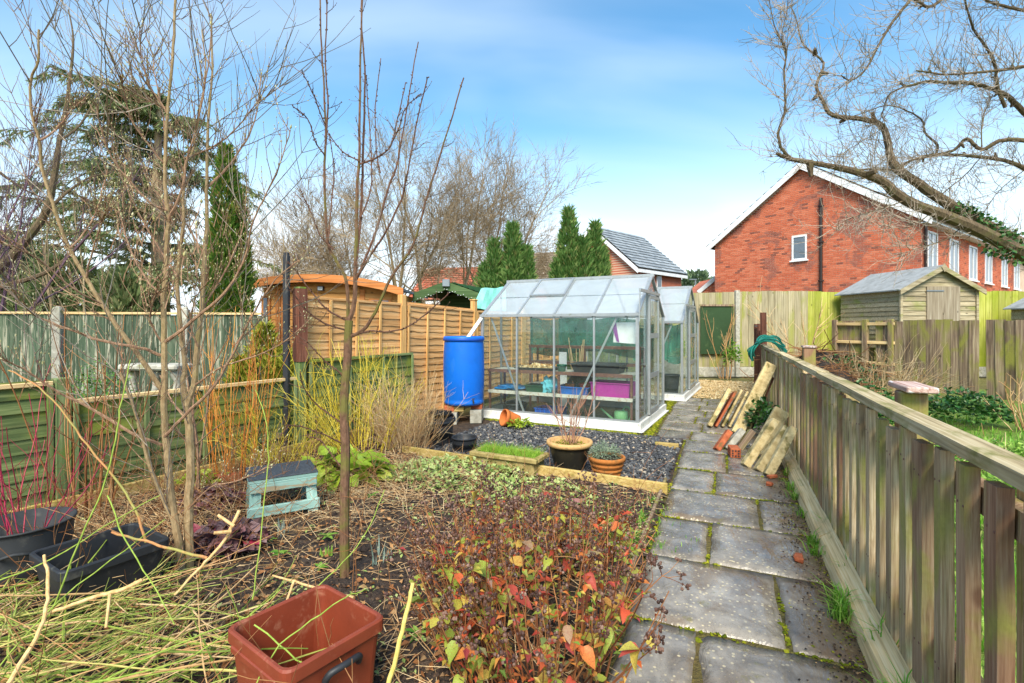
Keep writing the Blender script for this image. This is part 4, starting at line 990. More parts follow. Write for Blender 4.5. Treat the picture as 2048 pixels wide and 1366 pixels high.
# ---- sheds
def shed(name, label, o, gx, W, D, ez, az, z0):
    o, gx = V(o), V(gx).normalized(); gy = V((-gx.y, gx.x, 0)); h = thing(name, label, 'shed', o)
    Z = lambda x, y, z: o+gx*x+gy*y+V((0, 0, z))
    m = MB(); m.prism([Z(.02, .02, z0), Z(W-.02, .02, z0), Z(W-.02, .02, ez-.02), Z(W/2, .02, az-.02), Z(.02, .02, ez-.02)], gy*(D-.04)); m.obj('wall', K['oldboard'], h)
    z = z0; k = 0
    while z < az-.02:      # feather boards on the gable
        z1 = min(z+.135, az)
        def xr(zz): 
            if zz <= ez: return (0, W)
            f = (zz-ez)/(az-ez); return (W/2*f, W-W/2*f)
        a0, a1 = xr(z); b0, b1 = xr(min(z+.13, az))
        if a1-a0 > .1:
            m = MB(); m.prism([Z(a0, -.022, z), Z(a1, -.022, z), Z(a1, .02, z), Z(a0, .02, z)], (0, 0, .001))
            m = MB(); k0 = len(m.v)
            for (x, y, zz) in ((a0, -.024, z), (a1, -.024, z), (b1, -.004, min(z+.13, az)), (b0, -.004, min(z+.13, az)), (a0, .018, z), (a1, .018, z), (b1, .018, min(z+.13, az)), (b0, .018, min(z+.13, az))): m.v.append(tuple(Z(x, y, zz)))
            m.f += [(0, 1, 2, 3), (4, 7, 6, 5), (0, 4, 5, 1), (1, 5, 6, 2), (2, 6, 7, 3), (3, 7, 4, 0)]
            m.obj('weatherboard', K['shedwood'], h)
        if z < ez-.03:
            m = MB(); zt = min(z+.13, ez)
            for (x, y, zz) in ((-.024, 0, z), (-.024, D, z), (-.004, D, zt), (-.004, 0, zt), (.018, 0, z), (.018, D, z), (.018, D, zt), (.018, 0, zt)): m.v.append(tuple(Z(x, y, zz)))
            m.f += [(3, 2, 1, 0), (5, 6, 7, 4), (1, 5, 4, 0), (2, 6, 5, 1), (3, 7, 6, 2), (0, 4, 7, 3)]
            m.obj('weatherboard', K['shedwood'], h)
        z += .115
    for x in (-.01, W+.0): m = MB(); q = Z(x, -.03, (z0+ez)/2); m.box((0, 0, 0), (.06, .05, ez-z0), TR(q, math.atan2(gx.y, gx.x))); m.obj('corner_batten', K['shedwood'], h)
    m = MB(); m.prism([Z(W*.33, -.045, z0), Z(W*.77, -.045, z0), Z(W*.77, -.045, ez+.06), Z(W*.33, -.045, ez+.06)], gy*.03); d = m.obj('door', K['sheddoor'], h)
    m = MB(); m.prism([Z(W*.32, -.06, ez-.06), Z(W*.55, -.06, ez-.06), Z(W*.55, -.06, ez-.03), Z(W*.32, -.06, ez-.03)], gy*.012); m.obj('hinge', K['steelblue'], d)
    e_, ov = .12, .12; sl = (az-ez)/(W/2); hz = .03
    El, Er, Ap = Z(-e_, -ov, ez-sl*e_+.02), Z(W+e_, -ov, ez-sl*e_+.02), Z(W/2, -ov, az+.02)
    m = MB(); dd = gy*(D+2*ov); m.prism([El, Ap, Ap+dd, El+dd], (0, 0, hz)); m.prism([Ap, Er, Er+dd, Ap+dd], (0, 0, hz)); rf = m.obj('roof', K['roofelt'], h)
    for q in (El, Er): 
        m = MB(); m.prism([q-gy*.01-V((0, 0, .10)), Ap-gy*.01-V((0, 0, .10)), Ap-gy*.01+V((0, 0, .015)), q-gy*.01+V((0, 0, .015))], -gy*.025); m.obj('barge_board', K['shedwood'], rf)
    m = MB(); q = Ap-gy*.04; m.prism([q+gx*(-.07)-V((0, 0, .03)), q-V((0, 0, .15)), q+gx*.07-V((0, 0, .03)), q+V((0, 0, .06))], -gy*.015); m.obj('finial', K['shedwood'], rf)
    return h
shed('garden_shed', 'weathered wooden garden shed with grey felt roof behind the old fence', (9.32, 12.0, 0), (1, .05, 0), 1.9, 2.0, 2.34, 2.86, 0.9)
shed('edge_shed', 'second weathered shed showing only its roof corner at the picture edge', (13.45, 12.2, 0), (1, .05, 0), 1.9, 1.2, 1.93, 2.4, 0.6)
# ---- orange cabin with a bowed roof
def cabin():
    Y0 = 10.0; pts = [(506, 570), (545, 560), (617, 555), (690, 558), (760, 569), (809, 583)]
    h = thing('garden_cabin', 'orange timber cabin with shallow curved roof behind the lap fence', 'cabin', P(660, 652, Y0)-V((0, 0, CAMH)))
    top = [P(x, y, Y0) for x, y in pts]; top = crs(top, 3); x0, x1 = top[0].x+.12, top[-1].x-.12
    m = MB(); m.prism([(x0, Y0+.2, 0), (x1, Y0+.2, 0), (x1, Y0+.2, top[-1].z-.1)]+[(p.x, Y0+.2, p.z-.08) for p in top[::-1][1:-1]]+[(x0, Y0+.2, top[0].z-.1)], (0, 2.4, 0)); m.obj('wall', K['cabin'], h)
    z = .9
    while z < 2.3:
        xs = [p for p in top if p.z-.1 > z+.12]
        if len(xs) > 1:
            m = MB(); a, b = max(x0, xs[0].x), min(x1, xs[-1].x); m.box(((a+b)/2, Y0+.185, z+.066), (b-a, .03, .126), ch=.006); inst('board', m.mesh('board', K['cabin']), h, Matrix())
        z += .135
    m = MB()
    for a, b in zip(top[:-1], top[1:]): m.prism([a+V((0, -.1, 0)), b+V((0, -.1, 0)), b+V((0, 2.8, 0)), a+V((0, 2.8, 0))], (0, 0, .05))
    rf = m.obj('roof', K['roofelt'], h)
    m = MB()
    for a, b in zip(top[:-1], top[1:]): m.prism([a+V((0, -.13, -.10)), b+V((0, -.13, -.10)), b+V((0, -.13, .055)), a+V((0, -.13, .055))], (0, .03, 0))
    m.obj('fascia', K['cabintrim'], rf)
    for (pa, pb_, ya, yb) in ((523, 540, 592, 640), (738, 782, 597, 640)):
        a, b = P(pa, ya, Y0+.14), P(pb_, yb, Y0+.14); m = MB(); m.box(((a.x+b.x)/2, Y0+.15, (a.z+b.z)/2), (b.x-a.x, .03, a.z-b.z)); wn_ = m.obj('window', K['cabintrim'], h)
        m = MB(); m.box(((a.x+b.x)/2, Y0+.13, (a.z+b.z)/2), (b.x-a.x-.1, .03, a.z-b.z-.08)); m.obj('pane', K['housepane'], wn_)
    for px in (549, 560, 720):
        a = P(px, 600, Y0); m = MB(); m.box((a.x, Y0+.155, 1.15), (.10, .03, 2.1), ch=.006); m.obj('upright', K['cabintrim'], h)
    q = P(638, 576, Y0); m = MB(); m.box((q.x, Y0+.1, q.z), (.12, .08, .1), ch=.008); fl = m.obj('floodlight', K['black'], h); m = MB(); m.box((q.x, Y0+.055, q.z-.005), (.095, .01, .07)); m.obj('lens', K['lampwhite'], fl)
cabin()
# ---- green summerhouse
def summerhouse():
    Y0 = 11.0; h = thing('summerhouse', 'dark green summerhouse with open gable and pale green roof behind the fence', 'summerhouse', P(900, 652, Y0)-V((0, 0, CAMH)))
    ap, le, re = P(892, 568, Y0), P(826, 592, Y0), P(960, 592, Y0); dd = V((1.1, 3.2, 0))
    m = MB(); m.prism([le, ap, ap+dd, le+dd], (0, 0, .05)); m.prism([ap, re, re+dd, ap+dd], (0, 0, .05)); rf = m.obj('roof', K['darkgreen'], h)
    m = MB(); roof_rows(m, re+V((0, 0, .055)), re+dd+V((0, 0, .055)), ap+V((0, 0, .055)), ap+dd+V((0, 0, .055)), 6, 8, .02); t = plain('mid green felt', S(98, 140, 96), .8, dscale=4, lo=.9, hi=1.1); stuff(m.obj('shingles', t, rf))
    for q in (le, re): 
        m = MB(); m.prism([q+V((0, -.04, -.13)), ap+V((0, -.04, -.13)), ap+V((0, -.04, .06)), q+V((0, -.04, .06))], (0, .03, 0)); m.obj('barge_board', K['greenshed'], rf)
    m = MB(); q = P(892, 566, Y0-.08); m.box((q.x, q.y, q.z), (.16, .05, .16), ch=.01); m.obj('finial', K['steelblue'], rf)
    m = MB(); f = V((.35, 1.0, 0)); m.prism([le+f+V((.1, 0, -2)), re+f+V((-.1, 0, -2)), re+f+V((-.1, 0, -.02)), ap+f+V((0, 0, -.03)), le+f+V((.1, 0, -.02))], (.6, 1.8, 0)); m.obj('wall', K['greenshed'], h)
    for q in (le+V((.12, .02, 0)), re+V((-.12, .02, 0))): m = MB(); m.box((q.x, q.y+.03, q.z/2-.05), (.09, .09, q.z-.1)); m.obj('post', K['greenshed'], h)
    fl = MB()
    for i in range(26):
        u = i/25; p = (le.lerp(ap, u*2) if u < .5 else ap.lerp(re, u*2-1))+V((0, -.07, -.13-.03*math.sin(i*1.9))); fl.lathe([(0, -.012), (.014, 0), (0, .014)], 5, TR(p))
    o = fl.obj('string_lights', K['lampwhite'], h); stuff(o)
summerhouse()
m = MB(); a = [P(944, 617, 10.2), P(1012, 622, 10.6), P(1012, 574, 10.9), P(962, 577, 10.5)]; 
mm = []
for i in range(9):
    for j in range(9):
        u, v = i/8, j/8; p = a[0].lerp(a[1], u).lerp(a[3].lerp(a[2], u), v); mm.append(p+V((0, -.05*math.sin(u*7)*math.sin(v*3)-.02*math.sin(u*19+v*5), .012*math.sin(u*9))))
for i in range(8):
    for j in range(8): m.prism([mm[i*9+j], mm[(i+1)*9+j], mm[(i+1)*9+j+1], mm[i*9+j+1]], (0, .006, 0))
tag(m.obj('tarpaulin', K['tarp'], smooth=False), 'pale turquoise tarpaulin hung beside the green summerhouse', 'tarpaulin')
# ---- street lamp far off
lp = thing('street_lamp', 'thin grey street lamp post far away beside the brick terrace', 'street lamp', V(((1391-HX)/F*40, 40, 0)))
q = P(1391, 560, 40); m = MB(); m.tube([(q.x, 40, 0), (q.x, 40, q.z)], [.08, .06], 8); m.obj('column', K['steelblue'], lp); m = MB(); m.box((q.x-.2, 40, q.z+.03), (.6, .2, .1), ch=.03); m.obj('lantern', K['steelblue'], lp)
# ================================================================ greenhouses
def greenhouse(name, label, o, L, W, nb, EZ, RZ, ngx, braces, vent_bay, door_slide, plinth=.13):
    rz = math.atan2(GA.y, GA.x); g = thing(name, label, 'greenhouse', o, rz)
    al = K['alu']; z0 = plinth
    def bar(nm, a, b, w_=.03, th=.03, mat=al, par=g, up=(0, 0, 1)): m = MB(); m.bar(a, b, w_, th, up); return m.obj(nm, mat, par, local=True)
    def pane(pts, nrm, mat, par=g):
        m = MB(); c = sum((V(p) for p in pts), V())/len(pts); q = [V(p)+(c-V(p)).normalized()*.012 for p in pts]; m.prism(q, V(nrm)*.004); return m.obj('pane', mat, par, local=True)
    # plinth
    for (a, b) in (((-.05, -.02), (L+.05, -.02)), ((-.05, W+.02), (L+.05, W+.02))):
        m = MB(); m.box((L/2, a[1], plinth/2), (L+.10, .035, plinth), ch=.004); m.obj('plinth', K['white'], g, local=True)
    for x in (-.03, L+.03): m = MB(); m.box((x, W/2, plinth/2), (.035, W+.005, plinth), ch=.004); m.obj('plinth', K['white'], g, local=True)
    m = MB(); m.box((L/2, -.055, .02), (L+.16, .05, .012)); m.box((L+.065, W/2, .02), (.05, W+.1, .012)); m.obj('plinth_flange', K['white'], g, local=True)
    zs = plinth+.012
    zm = z0+(EZ-z0)*.5
    for y in (0, W):
        sy = -1 if y == 0 else 1
        bar('sill_bar', (0, y, zs), (L, y, zs), .035, .028); bar('eave_bar', (-.03, y+sy*.012, EZ), (L+.03, y+sy*.012, EZ), .05, .04)
        for k in range(nb+1):
            x = L*k/nb; cw = .045 if k in (0, nb) else .026; bar('glazing_bar', (x, y, z0), (x, y, EZ), cw, .03, up=(0, 1, 0))
        for k in range(nb):
            a, b = L*k/nb, L*(k+1)/nb
            pane([(a, y, z0+.02), (b, y, z0+.02), (b, y, zm), (a, y, zm)], (0, 1, 0), K['glass']); pane([(a, y, zm+.004), (b, y, zm+.004), (b, y, EZ-.02), (a, y, EZ-.02)], (0, 1, 0), K['glass'])
    for (xa, xb) in braces: bar('brace', (L*xa, .028, EZ-.04), (L*xb, .028, z0+.02), .028, .012, up=(0, 1, 0))
    # roof
    bar('ridge_bar', (-.04, W/2, RZ+.012), (L+.04, W/2, RZ+.012), .06, .045)
    sl = V((0, W/2, RZ-EZ)).normalized()
    for sgn, y0 in ((1, 0), (-1, W)):
        up = V((0, sgn*sl.y, sl.z)); nr = V((0, -sgn*sl.z, sl.y)); Lr = math.hypot(W/2, RZ-EZ)
        at = lambda x, d, h=0.0: V((x, y0, EZ))+up*d+nr*h
        for k in range(nb+1): bar('rafter', at(L*k/nb, .02, .004), at(L*k/nb, Lr-.02, .004), .05 if k in (0, nb) else .03, .03, up=nr)
        for k in range(nb):
            a, b = L*k/nb, L*(k+1)/nb; vb = (k == vent_bay and sgn == 1)
            for (d0, d1) in ((.02, Lr*.5), (Lr*.5+.004, Lr-.02)):
                h_ = .03 if (vb and d0 > .1) else 0.0
                pane([at(a, d0, h_), at(b, d0, h_), at(b, d1, h_), at(a, d1, h_)], nr, K['roofglass'])
            if vb:
                v = MB(); d0, d1 = Lr*.5, Lr-.03
                for (p, q) in ((at(a+.02, d0, .035), at(b-.02, d0, .035)), (at(a+.02, d1, .035), at(b-.02, d1, .035)), (at(a+.02, d0, .034), at(a+.02, d1, .034)), (at(b-.02, d0, .034), at(b-.02, d1, .034))): v.bar(p, q, .03, .03, nr)
                v.obj('roof_vent', al, g, local=True)
    # gables, three bays with a door in the middle of the right one
    ys = [0, W*.335, W*.665, W]; zr = lambda y: EZ+(RZ-EZ)*(1-abs(y/W-.5)*2)
    for x in (0, L):
        bar('sill_bar', (x, 0, zs), (x, W, zs), .03, .028)
        for y in ys[1:3]: bar('glazing_bar', (x, y, z0), (x, y, zr(y)), .028, .03, up=(1, 0, 0))
        for (y, y1) in ((0, W/2), (W, W/2)): bar('gable_rafter', (x, y, EZ), (x, y1, RZ), .035, .04, up=(1, 0, 0))
        for k in (0, 2):
            a, b = ys[k], ys[k+1]
            pane([(x, a, z0+.02), (x, b, z0+.02), (x, b, zm), (x, a, zm)], (1, 0, 0), K['glass']); pane([(x, a, zm), (x, b, zm), (x, b, zr(b)-.03), (x, a, zr(a)-.03)], (1, 0, 0), K['glass'])
        if x == 0: pane([(x, ys[1], z0+.02), (x, ys[2], z0+.02), (x, ys[2], zm), (x, ys[1], zm)], (1, 0, 0), K['glass']); pane([(x, ys[1], zm), (x, ys[2], zm), (x, ys[2], zr(ys[2])-.03), (x, W/2, RZ-.04), (x, ys[1], zr(ys[1])-.03)], (1, 0, 0), K['glass'])
        else: pane([(x, ys[1]+.01, EZ+.34), (x, ys[2]-.01, EZ+.34), (x, ys[2]-.02, zr(ys[2])-.03), (x, W/2, RZ-.05), (x, ys[1]+.02, zr(ys[1])-.03)], (1, 0, 0), K['glass'])
    # sliding door
    y0, y1 = ys[1]-.02+door_slide, ys[2]+.02+door_slide; X = L+.035; dz = EZ+.30
    d = MB()
    for y in (y0, y1): d.bar((X, y, z0+.02), (X, y, dz), .045, .028, (1, 0, 0))
    dr = d.obj('door', al, g, local=True)
    for z in (z0+.05, z0+.05+(dz-z0)*.30, z0+(dz-z0)*.66, dz-.03): bar('door_rail', (X, y0+.02, z), (X, y1-.02, z), .022, .075 if z < dz-.1 else .05, par=dr)
    zz = [z0+.08, z0+.05+(dz-z0)*.30, z0+(dz-z0)*.66, dz-.05]
    for a, b in zip(zz[:-1], zz[1:]): pane([(X, y0+.02, a+.03), (X, y1-.02, a+.03), (X, y1-.02, b-.03), (X, y0+.02, b-.03)], (1, 0, 0), K['glass'], dr)
    bar('door_track', (X+.01, ys[1]-.68, dz+.03), (X+.01, ys[2]+.06, dz+.03), .03, .04)
    bar('track_stay', (X+.01, ys[1]-.67, dz+.01), (X+.0, ys[1]-.67, EZ-.1), .015, .015)
    return g
gh1 = greenhouse('greenhouse', 'aluminium greenhouse with white plinth, packed with shelves and trays, nearest the gravel', GL, 2.445, 1.85, 4, 1.61, 2.21, 3, ((.06, .29), (.88, .60)), 1, 0.0)
gh2 = greenhouse('greenhouse', 'second aluminium greenhouse standing behind the first, nearer the end fence', V((3.264, 9.60, 0))-GA*1.9, 1.9, 2.4, 3, 1.53, 2.27, 3, ((.9, .62),), 9, 0.0)
for o_, lab, L_ in ((gh1, 0, 2.445), (gh2, 1, 1.9)): pass
def gl(x, y, z): return V((x, y, z))
def gth(name, label, cat, x, y, z, rot=0.0, gh=gh1, group=None):
    """a thing that stands in a greenhouse, given in the greenhouse's own axes"""
    p = mw(gh) @ V((x, y, z)); return thing(name, label, cat, p, math.atan2(GA.y, GA.x)+rot, group)
def part(o, name, mat, m, smooth=False): return m.obj(name, mat, o, smooth, local=True)
# slab floor inside
m = MB(); m.prism([mw(gh1) @ V(p) for p in ((-.02, -.0, .004), (2.46, 0, .004), (2.46, 1.86, .004), (-.02, 1.86, .004))], (0, 0, .012)); struct(m.obj('greenhouse_floor', K['pathbed']))
m = MB(); m.prism([mw(gh2) @ V(p) for p in ((-.02, -.0, .004), (1.9, 0, .004), (1.9, 2.4, .004), (-.02, 2.4, .004))], (0, 0, .012)); struct(m.obj('greenhouse_floor', K['turf']))
# hanging shade net on the far side
def net(gh, L, W, label, x0, x1, z0, z1, y):
    m = MB(); nx, nz_ = 30, 10; P_ = []
    for i in range(nx+1):
        for j in range(nz_+1):
            u, v = i/nx, j/nz_; P_.append(mw(gh) @ V((x0+(x1-x0)*u, y+.03*math.sin(u*23)+.02*math.sin(u*51+v*4), z1-(z1-z0)*v*(1+.08*math.sin(u*9))-.04*math.sin(u*3.1*3)**2*(1-v))))
    for i in range(nx):
        for j in range(nz_): a = i*(nz_+1)+j; m.v and None; m.f.append((a, a+nz_+1, a+nz_+2, a+1))
    m.v = [tuple(p) for p in P_]; o = m.obj('shade_net', K['net']); sol = o.modifiers.new('t', 'SOLIDIFY'); sol.thickness = .003
    return tag(o, label, 'net')
net(gh1, 2.445, 1.85, 'teal shade net hung along the far side of the near greenhouse', .03, 2.38, .95, 1.60, 1.72)
net(gh2, 1.9, 2.4, 'dark green net hanging inside the far greenhouse', .9, 1.86, .75, 1.50, .25)
# staging
def staging(label, x0, x1, y0, y1, zs, gh=gh1):
    t = gth('staging', label, 'shelving', x0, y0, .016, 0, gh); w_, d = x1-x0, y1-y0
    for (x, y) in ((0.02, .02), (w_-.02, .02), (.02, d-.02), (w_-.02, d-.02), (w_*.52, .02)): m = MB(); m.box((x, y, zs[-1]/2), (.032, .032, zs[-1]), ch=.002); part(t, 'upright', K['rust'], m)
    for i, z in enumerate(zs):
        m = MB(); m.box((w_/2, d/2, z), (w_-.004, d-.004, .012)); part(t, 'shelf', K['concrete'], m)
        m = MB(); m.box((w_/2, -.004, z-.006), (w_, .012, .05)); part(t, 'shelf_edge', K['shelfwhite'] if i == 0 else K['rust'], m)
    return t
staging('brown metal two tier staging along the front of the near greenhouse', .06, 2.36, .08, .62, (.41, .74))
staging('metal staging along the back of the near greenhouse', .2, 2.2, 1.30, 1.66, (.40, .80, 1.08))
def tray(name, label, cat, x, y, z, w_, d, h, mat, rot=0, flare=.03, th=.008, gh=gh1, rim=.012):
    t = gth(name, label, cat, x, y, z, rot, gh); m = MB()
    def ring(W, D, zz): return [(-W/2, -D/2, zz), (W/2, -D/2, zz), (W/2, D/2, zz), (-W/2, D/2, zz)]
    R_ = [ring(w_-flare*2, d-flare*2, 0), ring(w_, d, h), ring(w_+rim*2, d+rim*2, h), ring(w_+rim*2, d+rim*2, h-.012)]
    In = [ring(w_-.001, d-.001, h-.001), ring(w_-flare*2-th*2, d-flare*2-th*2, th)]
    b = 0
    for r in R_[:1]+R_[1:2]: m.v += r
    for i in range(4): m.f.append((i, (i+1) % 4, 4+(i+1) % 4, 4+i))
    m.f.append((3, 2, 1, 0)); k = 8; m.v += R_[2]+R_[3]
    for i in range(4): j = (i+1) % 4; m.f += [(4+i, 4+j, k+j, k+i), (k+i, k+j, k+4+j, k+4+i)]
    n = len(m.v); m.v += ring(w_-th*2, d-th*2, h)+In[1]
    for i in range(4): j = (i+1) % 4; m.f += [(4+j, 4+i, n+i, n+j), (n+j, n+i, n+4+i, n+4+j)]
    m.f.append((n+4, n+5, n+6, n+7)); part(t, 'body', mat, m); return t
r3 = random.Random(33)
t = tray('bulb_tray', 'shallow dark tray heaped with pale bulbs on the upper shelf', 'tray', .80, .34, .748, .62, .36, .06, K['black'], .05)
bu = MB()
for i in range(150):
    x, y = r3.gauss(0, .15), r3.gauss(0, .09)
    if abs(x) > .27 or abs(y) > .15: continue
    p = V((x, y, .02+.07*math.exp(-(x*x/.04+y*y/.02))*r3.random()+.02)); s_ = r3.uniform(.016, .028); bu.lathe([(0, -s_), (s_*.9, -s_*.3), (s_, s_*.2), (s_*.4, s_*.8), (0, s_*1.5)], 6, TR(p, r3.uniform(0, 6), r3.uniform(-1, 1), r3.uniform(-1, 1)))
o = part(t, 'bulbs', K['pea'], bu, True); stuff(o)
t = tray('potting_tray', 'large deep black potting tray at the end of the upper shelf', 'tray', 1.80, .34, .748, .74, .42, .15, K['black'], -.03, .05)
m = MB(); 
for i in range(200): m.chip((r3.uniform(-.3, .3), r3.uniform(-.15, .15), .11), r3.uniform(.012, .03), r3, .6)
m.box((0, 0, .09), (.62, .3, .04)); part(t, 'compost', K['mulch'], m)
t = tray('blue_tray', 'bright blue rectangular tray on the lower shelf', 'tray', 1.44, .32, .418, .50, .34, .13, plain('blue tray plastic', S(30, 110, 200), .4, dscale=6), .02)
t = tray('purple_trough', 'purple plastic storage trough at the end of the lower shelf', 'trough', 2.02, .34, .418, .58, .40, .22, plain('purple plastic', S(190, 60, 160), .4, dscale=5), -.02, .02)
t = tray('green_basin', 'dark green basin on the lower shelf beside the blue bag', 'basin', .83, .30, .418, .34, .30, .12, plain('green basin plastic', S(36, 84, 58), .4), .1)
t = tray('blue_crate', 'royal blue open crate standing on the floor under the staging', 'crate', 1.02, .36, .018, .42, .32, .17, plain('blue crate plastic', S(24, 84, 176), .4), .05, .01)
for i in range(6):
    m = MB(); m.box((-.19+.075*i, -.163, .09), (.012, .012, .15)); part(t, 'rib', K['bluedrum'], m)
def pot(name, label, loc, r, h, mat, rot=0.0, taper=.72, rimh=.03, rimw=.008, parent_rot=None, cat='pot', M=None, soil=None, fill=.85, n=26, ribs=0):
    t = thing(name, label, cat, loc, rot)
    pr = [(0.001, 0), (r*taper, 0)]
    for i in range(1, 9):
        u = i/8; q = r*(taper+(1-taper)*u**.85); 
        if ribs: q += r*.03*math.sin(u*ribs*math.pi*2)
        pr.append((q, (h-rimh)*u))
    pr += [(r+rimw, h-rimh), (r+rimw, h-.004), (r+rimw*.4, h), (r-.006, h), (r-.012, h-.01), (r*(taper+.12), h*.3), (.001, h*.28)]
    if ribs:
        pr2 = [(0.001, 0), (r*taper, 0)]
        for i in range(1, 33):
            u = i/32; pr2.append((r*(taper+(1-taper)*u**.8)+r*.028*math.sin(u*ribs*2*math.pi), (h-rimh)*u))
        pr = pr2+pr[10:]
    m = MB(); m.lathe(pr, n, M); m.obj('body', mat, t, True, local=True)
    if soil: m = MB(); m.lathe([(r*.93, h*fill), (r*.5, h*fill+.008), (.001, h*fill+.012)], n, M); m.obj('soil', soil, t, True, local=True)
    return t
def gw(x, y, z): return mw(gh1) @ V((x, y, z))
pot('red_pot', 'small bright red pot standing in the blue tray', gw(1.58, .36, .44), .085, .15, K['copper'], soil=K['soil'])
pot('clay_pot', 'small terracotta pot beside the red pot in the greenhouse', gw(1.32, .40, .44), .07, .13, K['terra'], soil=K['soil'])
pot('big_black_pot', 'wide black pot on the greenhouse floor at its corner', gw(.40, .36, .018), .19, .20, K['black'], soil=K['soil'])
pot('green_jug', 'dark green plastic pot on the upper shelf between the two trays', gw(1.24, .26, .748), .07, .12, plain('jug green', S(30, 84, 66), .4))
# shears handle of the jug, canes, bags
def blob(name, label, cat, loc, rad, mat, seed, n=14, k=.25, rot=0.0):
    r = random.Random(seed); m = MB(); rows_ = 9
    for i in range(rows_+1):
        th = math.pi*i/rows_
        for j in range(n):
            a = 2*math.pi*j/n; d = V((math.sin(th)*math.cos(a), math.sin(th)*math.sin(a), math.cos(th))); s_ = 1+k*mnoise.noise(d*2.6+V((seed, 0, 0)))+k*.5*mnoise.noise(d*6+V((0, seed, 0)))
            m.v.append((d.x*rad[0]*s_, d.y*rad[1]*s_, max(0, rad[2]*(1+d.z*s_))))
    for i in range(rows_):
        for j in range(n): m.f.append((i*n+j, (i+1)*n+j, (i+1)*n+(j+1) % n, i*n+(j+1) % n))
    o = m.obj(name, mat, None); o.location = loc; o.rotation_euler = (0, 0, rot); MW[o] = TR(loc, rot); return tag(o, label, cat)
blob('plastic_bag', 'crumpled pale blue plastic bag on the lower shelf', 'bag', gw(1.06, .22, .418), (.13, .09, .13), plain('thin blue plastic', S(110, 200, 216), .25, .5), 4, 18, .5)
blob('folded_sheet', 'folded blue plastic sheet lying at the end of the lower shelf', 'sheet', gw(.36, .32, .418), (.26, .20, .05), plain('blue sheet plastic', S(24, 120, 186), .4), 9, 18, .4)
blob('dark_bag', 'dark bag of compost slumped on the lower shelf behind the red pot', 'bag', gw(1.45, .52, .418), (.2, .08, .15), K['black'], 12, 18, .3)
ca = thing('cane_bundle', 'bundle of pale canes leaning inside the greenhouse', 'canes', gw(1.15, 1.05, .018))
for i in range(14):
    a, b = gw(1.2+r3.uniform(-.08, .08), 1.1+r3.uniform(-.05, .05), .02), gw(1.05+r3.uniform(-.12, .25), 1.3+r3.uniform(-.05, .05), r3.uniform(.9, 1.25)); m = MB(); m.tube([a, b], .007, 5); m.obj('cane', K['straw'], ca)
wb = thing('white_board_sheet', 'white card hung inside the glass at the corner of the near greenhouse', 'card', gw(2.28, .1, 1.2))
m = MB(); m.prism([gw(2.08, .10, 1.22), gw(2.40, .12, 1.20), gw(2.40, .12, 1.50), gw(2.10, .10, 1.50)], GP*.006); m.obj('card', K['upvc'], wb)
m = MB(); m.prism([gw(2.06, .09, 1.46), gw(2.13, .09, 1.24), gw(2.17, .092, 1.22), gw(2.12, .092, 1.50)], GP*.004); m.obj('strip', plain('violet print', S(150, 80, 160), .5), wb)
wc = thing('watering_can', 'pale green watering can on the greenhouse floor under the staging', 'watering can', gw(2.14, .3, .018), math.atan2(GA.y, GA.x))
gcan = plain('pale green plastic', S(132, 190, 130), .4)
m = MB(); m.lathe([(.001, 0), (.10, 0), (.10, .19), (.085, .21), (.04, .215)], 18); m.obj('body', gcan, wc, True, local=True)
m = MB(); m.tube([(-.09, 0, .05), (-.2, 0, .14), (-.3, 0, .22)], [.022, .016, .012], 8); m.obj('spout', gcan, wc, True, local=True)
m = MB(); m.tube(crs([(.02, 0, .2), (.06, 0, .27), (.13, 0, .24), (.13, 0, .12), (.09, 0, .07)]), .011, 6); m.obj('handle', gcan, wc, True, local=True)
wb2 = thing('leaning_board', 'white board leaning inside the greenhouse beside the canes', 'board', gw(1.0, 1.1, .018))
m = MB(); m.prism([gw(.88, 1.05, .02), gw(1.02, 1.05, .02), gw(.94, 1.25, 1.0), gw(.80, 1.25, 1.0)], GP*.015); m.obj('panel', K['white'], wb2)
# things in the second greenhouse
def gw2(x, y, z): return mw(gh2) @ V((x, y, z))
pot('tall_dark_pot', 'tall dark pot standing in the far greenhouse', gw2(1.62, .5, .018), .16, .45, K['blacksoft'])
m = MB(); m.prism([gw2(1.4, .8, .02), gw2(1.75, .8, .02), gw2(1.7, 1.05, .8), gw2(1.35, 1.05, .8)], GP*.02); tag(m.obj('grey_sheet', K['concrete']), 'pale grey panel leaning inside the far greenhouse', 'sheet')
# ================================================================ barrel and its blocks
BX, BYY = -0.732, 7.60
bl = thing('water_barrel', 'tall bright blue plastic barrel with black tap, standing on concrete blocks', 'barrel', (BX, BYY, .272))
pr = [(.001, 0), (.27, 0), (.29, .015), (.30, .045), (.287, .06), (.292, .10), (.305, .30), (.312, .52), (.306, .76), (.296, .93), (.294, .955), (.307, .965), (.309, 1.0), (.300, 1.022), (.285, 1.018), (.275, .99), (.001, .985)]
m = MB(); m.lathe(pr, 40); m.obj('drum', K['bluedrum'], bl, True, local=True)
m = MB(); m.lathe([(.309, .955), (.314, .965), (.314, .985), (.309, .995)], 40); m.obj('hoop', plain('blue hoop', S(16, 78, 178), .4), bl, True, local=True)
m = MB(); m.tube([(.16, -.255, .085), (.17, -.33, .085)], .014, 8); m.tube([(.17, -.32, .09), (.172, -.325, .045)], .011, 8); m.box((.169, -.315, .115), (.05, .012, .014)); m.obj('tap', K['black'], bl, local=True)
m = MB(); a = V((BX+.05, BYY+.05, 1.26)); b = GL+V((0.0, .02, 1.60)); m.bar(a, b, .05, .04, (0, -1, .3)); tag(m.obj('downpipe', K['white']), 'white gutter pipe running from the greenhouse eave into the barrel', 'pipe')
gset = 'blocks under the barrel'
